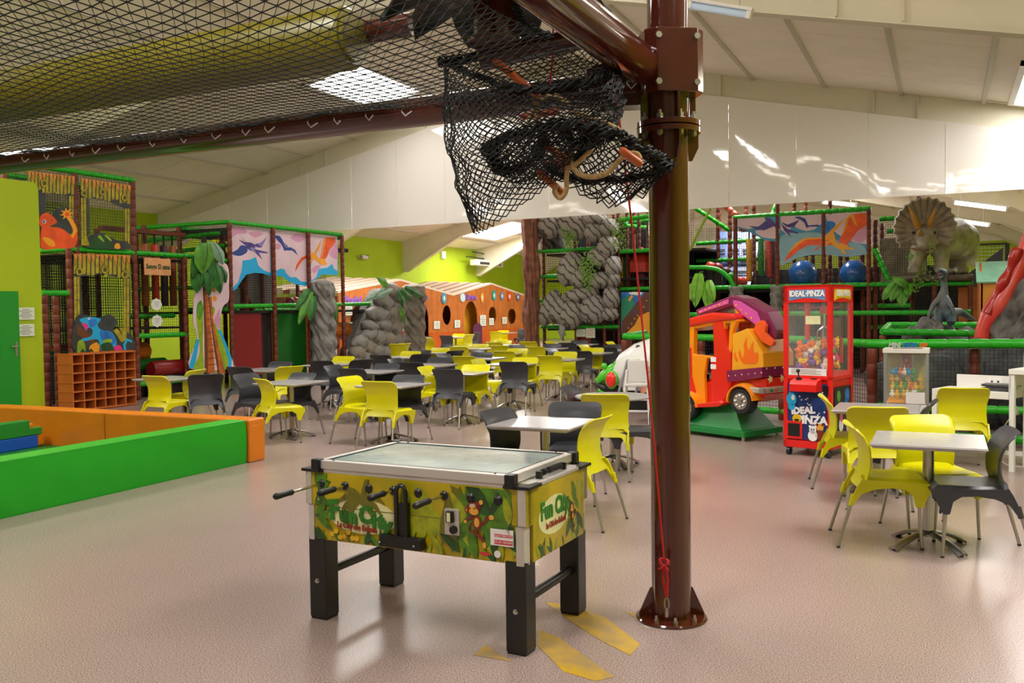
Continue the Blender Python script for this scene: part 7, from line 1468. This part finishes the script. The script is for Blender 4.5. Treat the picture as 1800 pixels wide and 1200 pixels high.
for Xc, Zc in ((X0, Z0), (X9, Z9)):
    b = MB()
    def fd(u, v, Xc=Xc, Zc=Zc):
        a = PI * (.0 + 1.0 * u) - .1; r = rW + .035 + .02 * math.sin(PI * v); return TW(Xc + r * math.cos(a), -.02 + .22 * v, Zc + r * math.sin(a))
    b.grid(fd, 18, 4, .02); fixn(b.build('fender', M_tor, TK, smooth=.9))
# rear bumper with lamps
xr0 = side(1341, 670, .09)[0]
b = MB(); b.box(xr0 - .07, xr0 + .02, .02, TWD + .02, .60, .67, MT); b.box(xr0 - .07, xr0 + .22, .02, .06, .60, .67, MT); b.build('bumper', mat('silver_paint', '#c6c2ba', .3, .5), TK, bevel=.012)
for y, c in ((.16, M_tg), (.25, M_red)): b = MB(); b.ball(TW(xr0 - .07, y, .635), .022, 8, 6); b.build('lamp', c, TK, smooth=3.1)
for y in (.12, .35, .58): b = MB(); b.prism([(.05 * (1 if k % 2 else .5) * math.cos(k * PI / 5), .05 * (1 if k % 2 else .5) * math.sin(k * PI / 5)) for k in range(10)], 0, .01, Matrix.Translation(TW(xr0 - .005, y + .1, .76)) @ Matrix(((e2.x, 0, -e1.x, 0), (e2.y, 0, -e1.y, 0), (0, 1, 0, 0), (0, 0, 0, 1)))); fixn(b.build('star', M_pale, TK))
for k in range(6):
    x, z = side(*c4([(805 + 46 * k, 643 - 4.5 * k)])[0], .07); b = MB(); b.ball(TW(x, .07, z), .011, 6, 5); b.build('rivet', M_chrome, TK, smooth=3.1)
for k in range(3): b = MB(); b.ball(TW(xr0 - .0, .16 + .16 * k, .89), .013, 6, 5); b.build('rivet', M_chrome, TK, smooth=3.1)
fl_ = [[(905, 555), (880, 520), (872, 480), (880, 455), (892, 500), (905, 520), (915, 470), (910, 420), (930, 370), (930, 430), (945, 470), (960, 430), (975, 400), (975, 450), (985, 490), (1005, 470), (1015, 500), (1010, 540), (985, 560)], [(850, 530), (838, 500), (850, 470), (856, 505), (870, 530), (862, 545)]]
for pl in fl_: b = MB(); b.prism([side(*c4([p])[0], .099) for p in pl], .0955, .0985, MTp); fixn(b.build('flame_decal', mat('flame_orange', '#f06a10', .35), TK))
# crane arm
def arm(pts, Y0, Y1, m, nm, bev=.012): return sprism(nm, c4(pts), Y0, Y1, m, bev, .22)
arm([(560, 178), (825, 72), (848, 95), (848, 140), (700, 190), (575, 222)], .24, .52, M_tpur, 'crane_arm', .02)
arm([(825, 72), (905, 98), (1060, 190), (1130, 330), (1125, 388), (1040, 380), (1032, 320), (1000, 300), (900, 235), (828, 160)], .24, .52, M_tpur, 'crane_arm', .02)
arm([(585, 185), (800, 102), (800, 135), (700, 168), (592, 205)], .225, .241, M_tpk, 'arm_panel', .003)
arm([(832, 110), (880, 118), (1000, 195), (1060, 350), (1040, 355), (1000, 290), (900, 215), (835, 150)], .225, .241, M_tpk, 'arm_panel', .003)
for k, (x, y) in enumerate([(603, 192), (637, 178), (672, 165), (705, 155), (738, 143), (775, 130), (855, 145), (890, 178), (925, 205), (962, 235)]): X, Z = side(*c4([(x, y)])[0], .22); b = MB(); b.lathe([(.014, 0), (.010, .006)], 10, TW(X, .222, Z), Matrix(((e1.x, 0, -e2.x), (e1.y, 0, -e2.y), (0, 1, 0)))); b.build('arm_bolt', M_gold, TK)
sprism('arm_bracket', c4([(945, 320), (970, 262), (1010, 252), (1035, 290), (1030, 340), (1090, 400), (1085, 430), (1060, 435), (1000, 400)]), .17, .23, mat('bracket_orange', '#ee5a1c', .35), .01)
sprism('arm_foot', c4([(540, 190), (575, 180), (580, 225), (540, 240)]), .26, .5, M_tor, .01)
sprism('arm_support', c4([(780, 170), (855, 165), (858, 215), (790, 215)]), .26, .5, M_tor, .01)
for x, y in ((.05, .05), (.05, TWD), (1.2, .05), (1.2, TWD)): b = MB(); b.cyl(TW(x, y, 0), TW(x, y, .05), .022, 8); b.build('levelling_foot', M_steel, TK)
# ---------------------------------------------------------------- white rocket ride and high chair
RK0 = QY(1110, 700, 14.0); RK0.z = 0
RR = thing('rocket_ride', 'white rocket shaped coin ride with green snout and big red lamp', 'ride', RK0); rq = lambda x, y, d=13.9: QY(x, y, d) - RK0
M_rw = mat('rocket_white', '#e9e6e2', .25, coat=.3); M_rg = mat('rocket_green', '#4fc02c', .3, coat=.3)
b = MB(); b.tube([rq(1070, 676), rq(1085, 668), rq(1105, 656), rq(1130, 648), rq(1160, 640), rq(1190, 636)], [.08, .20, .34, .42, .44, .36], 22); b.build('hull', M_rw, RR, smooth=.9)
b = MB(); b.tube([rq(1050, 670, 13.8), rq(1062, 661, 13.8), rq(1080, 648, 13.8), rq(1096, 641, 13.8)], [.05, .09, .10, .06], 12); b.ball(rq(1062, 643, 13.75), .05, 12, 8); b.ball(rq(1084, 639, 13.75), .05, 12, 8); b.tube([rq(1062, 643, 13.75), rq(1070, 655, 13.8)], .035, 8); b.tube([rq(1053, 685, 13.8), rq(1068, 690, 13.8)], [.05, .07], 10); b.build('snout', M_rg, RR, smooth=.9)
b = MB(); b.tube([rq(1051, 676, 13.8), rq(1060, 681, 13.8), rq(1072, 686, 13.8)], [.04, .07, .08], 10); b.build('lower_jaw', M_black, RR, smooth=.9)
cl_ = rq(1075, 667, 13.60); b = MB(); b.ball(cl_, (.11, .05, .15), 18, 10); b.build('lamp_ring', M_rg, RR, smooth=3.1); b = MB(); b.ball(cl_ + Vector((0, -.03, 0)), (.085, .05, .125), 16, 10); b.build('red_lamp', mat('red_lamp', '#e8241c', .25, coat=.5), RR, smooth=3.1)
b = MB(); P_ = [rq(*p, 13.45) for p in ((1098, 634), (1124, 630), (1121, 686), (1094, 686))]; b.add(P_ + [p + Vector((0, .02, 0)) for p in P_], [(0, 1, 2, 3), (7, 6, 5, 4), (0, 4, 5, 1), (1, 5, 6, 2), (2, 6, 7, 3), (3, 7, 4, 0)]); b.build('ladder_panel', M_rw, RR)
for y0_ in (648, 665): b = MB(); P_ = [rq(*p, 13.43) for p in ((1100, y0_), (1118, y0_), (1117, y0_ + 11), (1099, y0_ + 11))]; b.add(P_, [(0, 1, 2, 3)]); b.add([p + Vector((0, .01, 0)) for p in P_], [(3, 2, 1, 0)]); b.build('peach_panel', mat('peach_panel', '#f0b088', .5), RR)
for p, q in (((1104, 632), (1088, 688)), ((1127, 636), (1118, 690))): b = MB(); b.cyl(rq(*p, 13.4), rq(*q, 13.4), .022, 8); b.build('grab_bar', mat('grey_bar', '#8f9296', .4), RR, smooth=.8)
for k in range(3): b = MB(); pts = [(1126, 648 + 17 * k), (1150, 640 + 17 * k), (1150, 648 + 17 * k), (1126, 660 + 17 * k)]; P_ = [rq(*p, 13.45) for p in pts]; b.add(P_ + [p + Vector((0, .015, 0)) for p in P_], [(0, 1, 2, 3), (7, 6, 5, 4), (0, 4, 5, 1), (1, 5, 6, 2), (2, 6, 7, 3), (3, 7, 4, 0)]); b.build('stripe', mat('salmon_stripe', '#e89a80', .5), RR)
b = MB(); b.box(-.35, .75, -.3, .35, 0, .45); b.build('base', M_black, RR); b = MB(); b.tube([rq(1120, 625, 13.7), rq(1122, 612, 13.7), rq(1140, 612, 13.7)], .06, 8); b.build('canopy_bar', M_black, RR)
h0 = G(1120, 742, 0); HC = thing('high_chair', 'white baby high chair frame behind the round table', 'high chair', h0, .2); M_hw = mat('high_chair_white', '#d6d4d0', .4)
for sx in (-1, 1):
    b = MB(); b.tube([(sx * .2, -.22, 0), (sx * .14, -.02, .75)], .018, 8); b.build('leg', M_hw, HC, smooth=.8); b = MB(); b.tube([(sx * .2, .24, 0), (sx * .14, .04, .75)], .018, 8); b.build('leg', M_hw, HC, smooth=.8)
for z, y in ((.18, -.17), (.34, -.13)): b = MB(); b.box(-.17, .17, y - .02, y + .02, z - .012, z + .012); b.build('footrest', M_hw, HC)
b = MB(); b.box(-.16, .16, -.12, .16, .52, .56); b.build('seat', M_hw, HC, bevel=.01); b = MB(); b.box(-.15, .15, .14, .18, .56, .88); b.build('backrest', M_hw, HC, bevel=.01)
# ---------------------------------------------------------------- mini crane machine
m0 = QY(1553, 735, 11.15); m1 = QY(1632, 735, 11.15); MW = m1.x - m0.x; mt = QY(1590, 613, 11.15).z
MC = thing('mini_crane_machine', 'small grey crane game machine with glass box and white cabinet', 'game machine', (m0.x, 11.15, 0)); MD = .42; zg = QY(1590, 706, 11.15).z
b = MB(); b.box(0, MW, 0, MD, .02, zg - .03); b.build('cabinet', M_white, MC, bevel=.01); b = MB(); b.box(-.01, MW + .01, -.01, MD + .01, mt - .05, mt); b.build('top_cap', M_white, MC, bevel=.006)
b = MB()
for x in (0, MW - .03):
    for y in (0, MD - .03): b.box(x, x + .03, y, y + .03, zg - .03, mt - .05)
b.build('frame', mat('grey_frame', '#9a9a96', .4, .3), MC)
b = MB(); b.box(.03, MW - .03, .008, .013, zg - .03, mt - .05); b.build('glass', M_cgl, MC); b = MB(); b.box(.03, MW - .03, MD - .05, MD - .04, zg - .03, mt - .05); b.build('back_print', mat('garden_print', '#9c9a5a', .6, var=.3, scale=7), MC)
b = MB(); b.box(MW * .4, MW * .62, .12, .2, mt - .22, mt - .06); b.ball((MW * .5, .1, mt - .14), .035, 10, 6); b.build('claw_head', M_redv, MC); b = MB(); b.box(MW * .38, MW * .66, .16, .2, mt - .33, mt - .08); b.build('gantry', M_steel, MC)
b = MB(); b.box(.04, MW - .04, .06, MD - .06, zg - .02, zg + .02); b.build('tray', M_yel, MC); b = MB(); b.box(MW * .5, MW * .92, -.004, 0.0, zg - .02, zg + .11); b.build('price_card', M_pw, MC)
random.seed(77)
for i in range(30):
    ci = random.choice([0, 0, 1, 5, 8, 4, 3]); r = i // 8; z = zg + .07 + .085 * r; x = .07 + (MW - .14) * ((i % 8) + .5) / 8 + random.uniform(-.01, .01); y = .10 + .05 * (r % 3) + random.uniform(0, .04); b = MB(); s = .026
    b.ball((0, 0, 0), (s, s * .8, s * 1.2), 8, 6); b.ball((0, 0, s * 1.5), (s * .7,) * 3, 8, 6); b.cyl((0, 0, s * 2), (0, 0, s * 3.2), .003, 4)
    for q in (-1, 1): b.ball((q * s * .9, 0, 0), (s * .35, s * .3, s * .7), 6, 4)
    tag(b.build('capsule_toy', tm[ci], smooth=3.1, loc=(m0.x + x, 11.15 + y, z)), 'tiny %s hanging toy inside the mini crane machine' % tn[ci], 'toy', 'toys in the mini crane machine')
sg_ = MB(); sg_.box(.10, MW - .06, .02, .04, mt, mt + .012); sgo = sg_.build('sign_foot', M_steel, MC)
text_mb('MINI', .075, plane_M((MW * .24, .02, mt + .04), (1, 0, 0), (0, 0, 1)), mat('silver_letters', '#c9cdd2', .35, .3), MC, ext=.006, bold=.003, shear=.2, sx=.8); text_mb('MICRO', .066, plane_M((MW * .59, .02, mt + .04), (1, 0, 0), (0, 0, 1)), M_blu, MC, ext=.006, bold=.005, shear=.2, sx=.7); text_mb('CUP', .055, plane_M((MW * .88, .02, mt + .04), (1, 0, 0), (0, 0, 1)), M_or, MC, ext=.006, bold=.004, shear=.2, sx=.75)
# ---------------------------------------------------------------- white desk
K0, K1 = G(1638, 682.5, .77), G(1773, 690, .77); kx = (K1 - K0).normalized(); kl = (K1 - K0).length; ka = math.atan2(kx.y, kx.x)
DK = thing('desk', 'white desk with a raised back board, lower left and higher right part', 'desk', (K0.x, K0.y, 0), ka); dd = .42; lg_ = .045
b = MB(); b.box(0, kl, 0, dd, .70, .77); b.build('lower_top', M_white, DK, bevel=.004); b = MB(); b.box(kl * .12, kl, dd - .02, dd, .77, .90); b.build('back_board', M_white, DK)
fx = G(1787, 824, 0) - DK.location; fx = Matrix.Rotation(-ka, 3, 'Z') @ Vector((fx.x, fx.y, 0))
for x, y, z in ((0, 0, .70), (0, dd - lg_, .70), (kl + .005, -.0, .95), (kl + .005, dd - lg_, .95), (kl + 1.0, 0, .95), (kl + 1.0, dd - lg_, .95)): b = MB(); b.box(x, x + lg_, y, y + lg_, 0, z); b.build('leg', M_white, DK)
b = MB(); b.box(kl, kl + 1.1, -.01, dd, .95, 1.0); b.build('upper_top', M_white, DK, bevel=.004); b = MB(); b.box(kl, kl + 1.1, dd - .02, dd, 1.0, 1.14); b.box(kl, kl + .02, 0, dd, .77, .96); b.build('back_board', M_white, DK)
b = MB(); b.box(.045, kl, dd - .04, dd - .015, .10, .14); b.build('stretcher', M_white, DK)
for x, z in ((kl * .64, .84), (kl + .17, 1.07)): b = MB(); b.box(x - .07, x + .07, dd - .032, dd - .02, z - .035, z + .035); so = b.build('socket_plate', M_pw, DK, bevel=.004); b = MB(); b.cyl((x - .03, dd - .034, z), (x - .03, dd - .032, z), .012, 8); b.build('socket', M_ink, so); b = MB(); b.cyl((x + .03, dd - .034, z), (x + .03, dd - .032, z), .012, 8); b.build('socket', M_ink, so)
RD = Matrix.Rotation(ka, 3, 'Z')
for k in range(7):
    b = MB(); yy = .0
    b.grid(lambda u, v, k=k: (.30 * (u - .5), .20 * (v - .5), .010 * math.sin(PI * u * .9) * (1 if k > 3 else .2) + (.03 * max(0, .3 - u) if k > 3 else 0)), 6, 2, .005); p = DK.location + RD @ Vector((kl * .82 + .01 * math.sin(k * 3), .17, 0)); p.z = .777 + .0085 * k
    o = b.build('menu_folder', mat('grey_folder', '#5d5d60', .6), loc=p); o.rotation_euler = (0, 0, ka + .08 * math.sin(k * 2.3)); tag(o, 'grey menu folder in the pile on the white desk' if k < 6 else 'topmost grey menu folder on the white desk pile', 'folder', 'menu folders on the desk')
cw_ = thing('cable', 'pale power cable hanging in a loop under the white desk', 'cable', DK.location + RD @ Vector((kl * .86, dd, 0))); b = MB(); b.tube([(p.x, p.y, p.z) for p in spline([(0, 0, .66), (.02, -.02, .58), (.05, 0, .52), (-.0, -.01, .50), (-.06, 0, .42), (-.10, .01, .3), (-.12, 0, .1), (-.05, -.1, .01), (.2, -.12, .01)], 6, False)], .006, 6); b.build('wire', mat('cable_white', '#cfc8b4', .6), cw_, smooth=.9); b = MB(); b.ball((.02, -.02, .56), (.03, .02, .045), 8, 6); b.build('plug', M_pw, cw_, smooth=3.1)
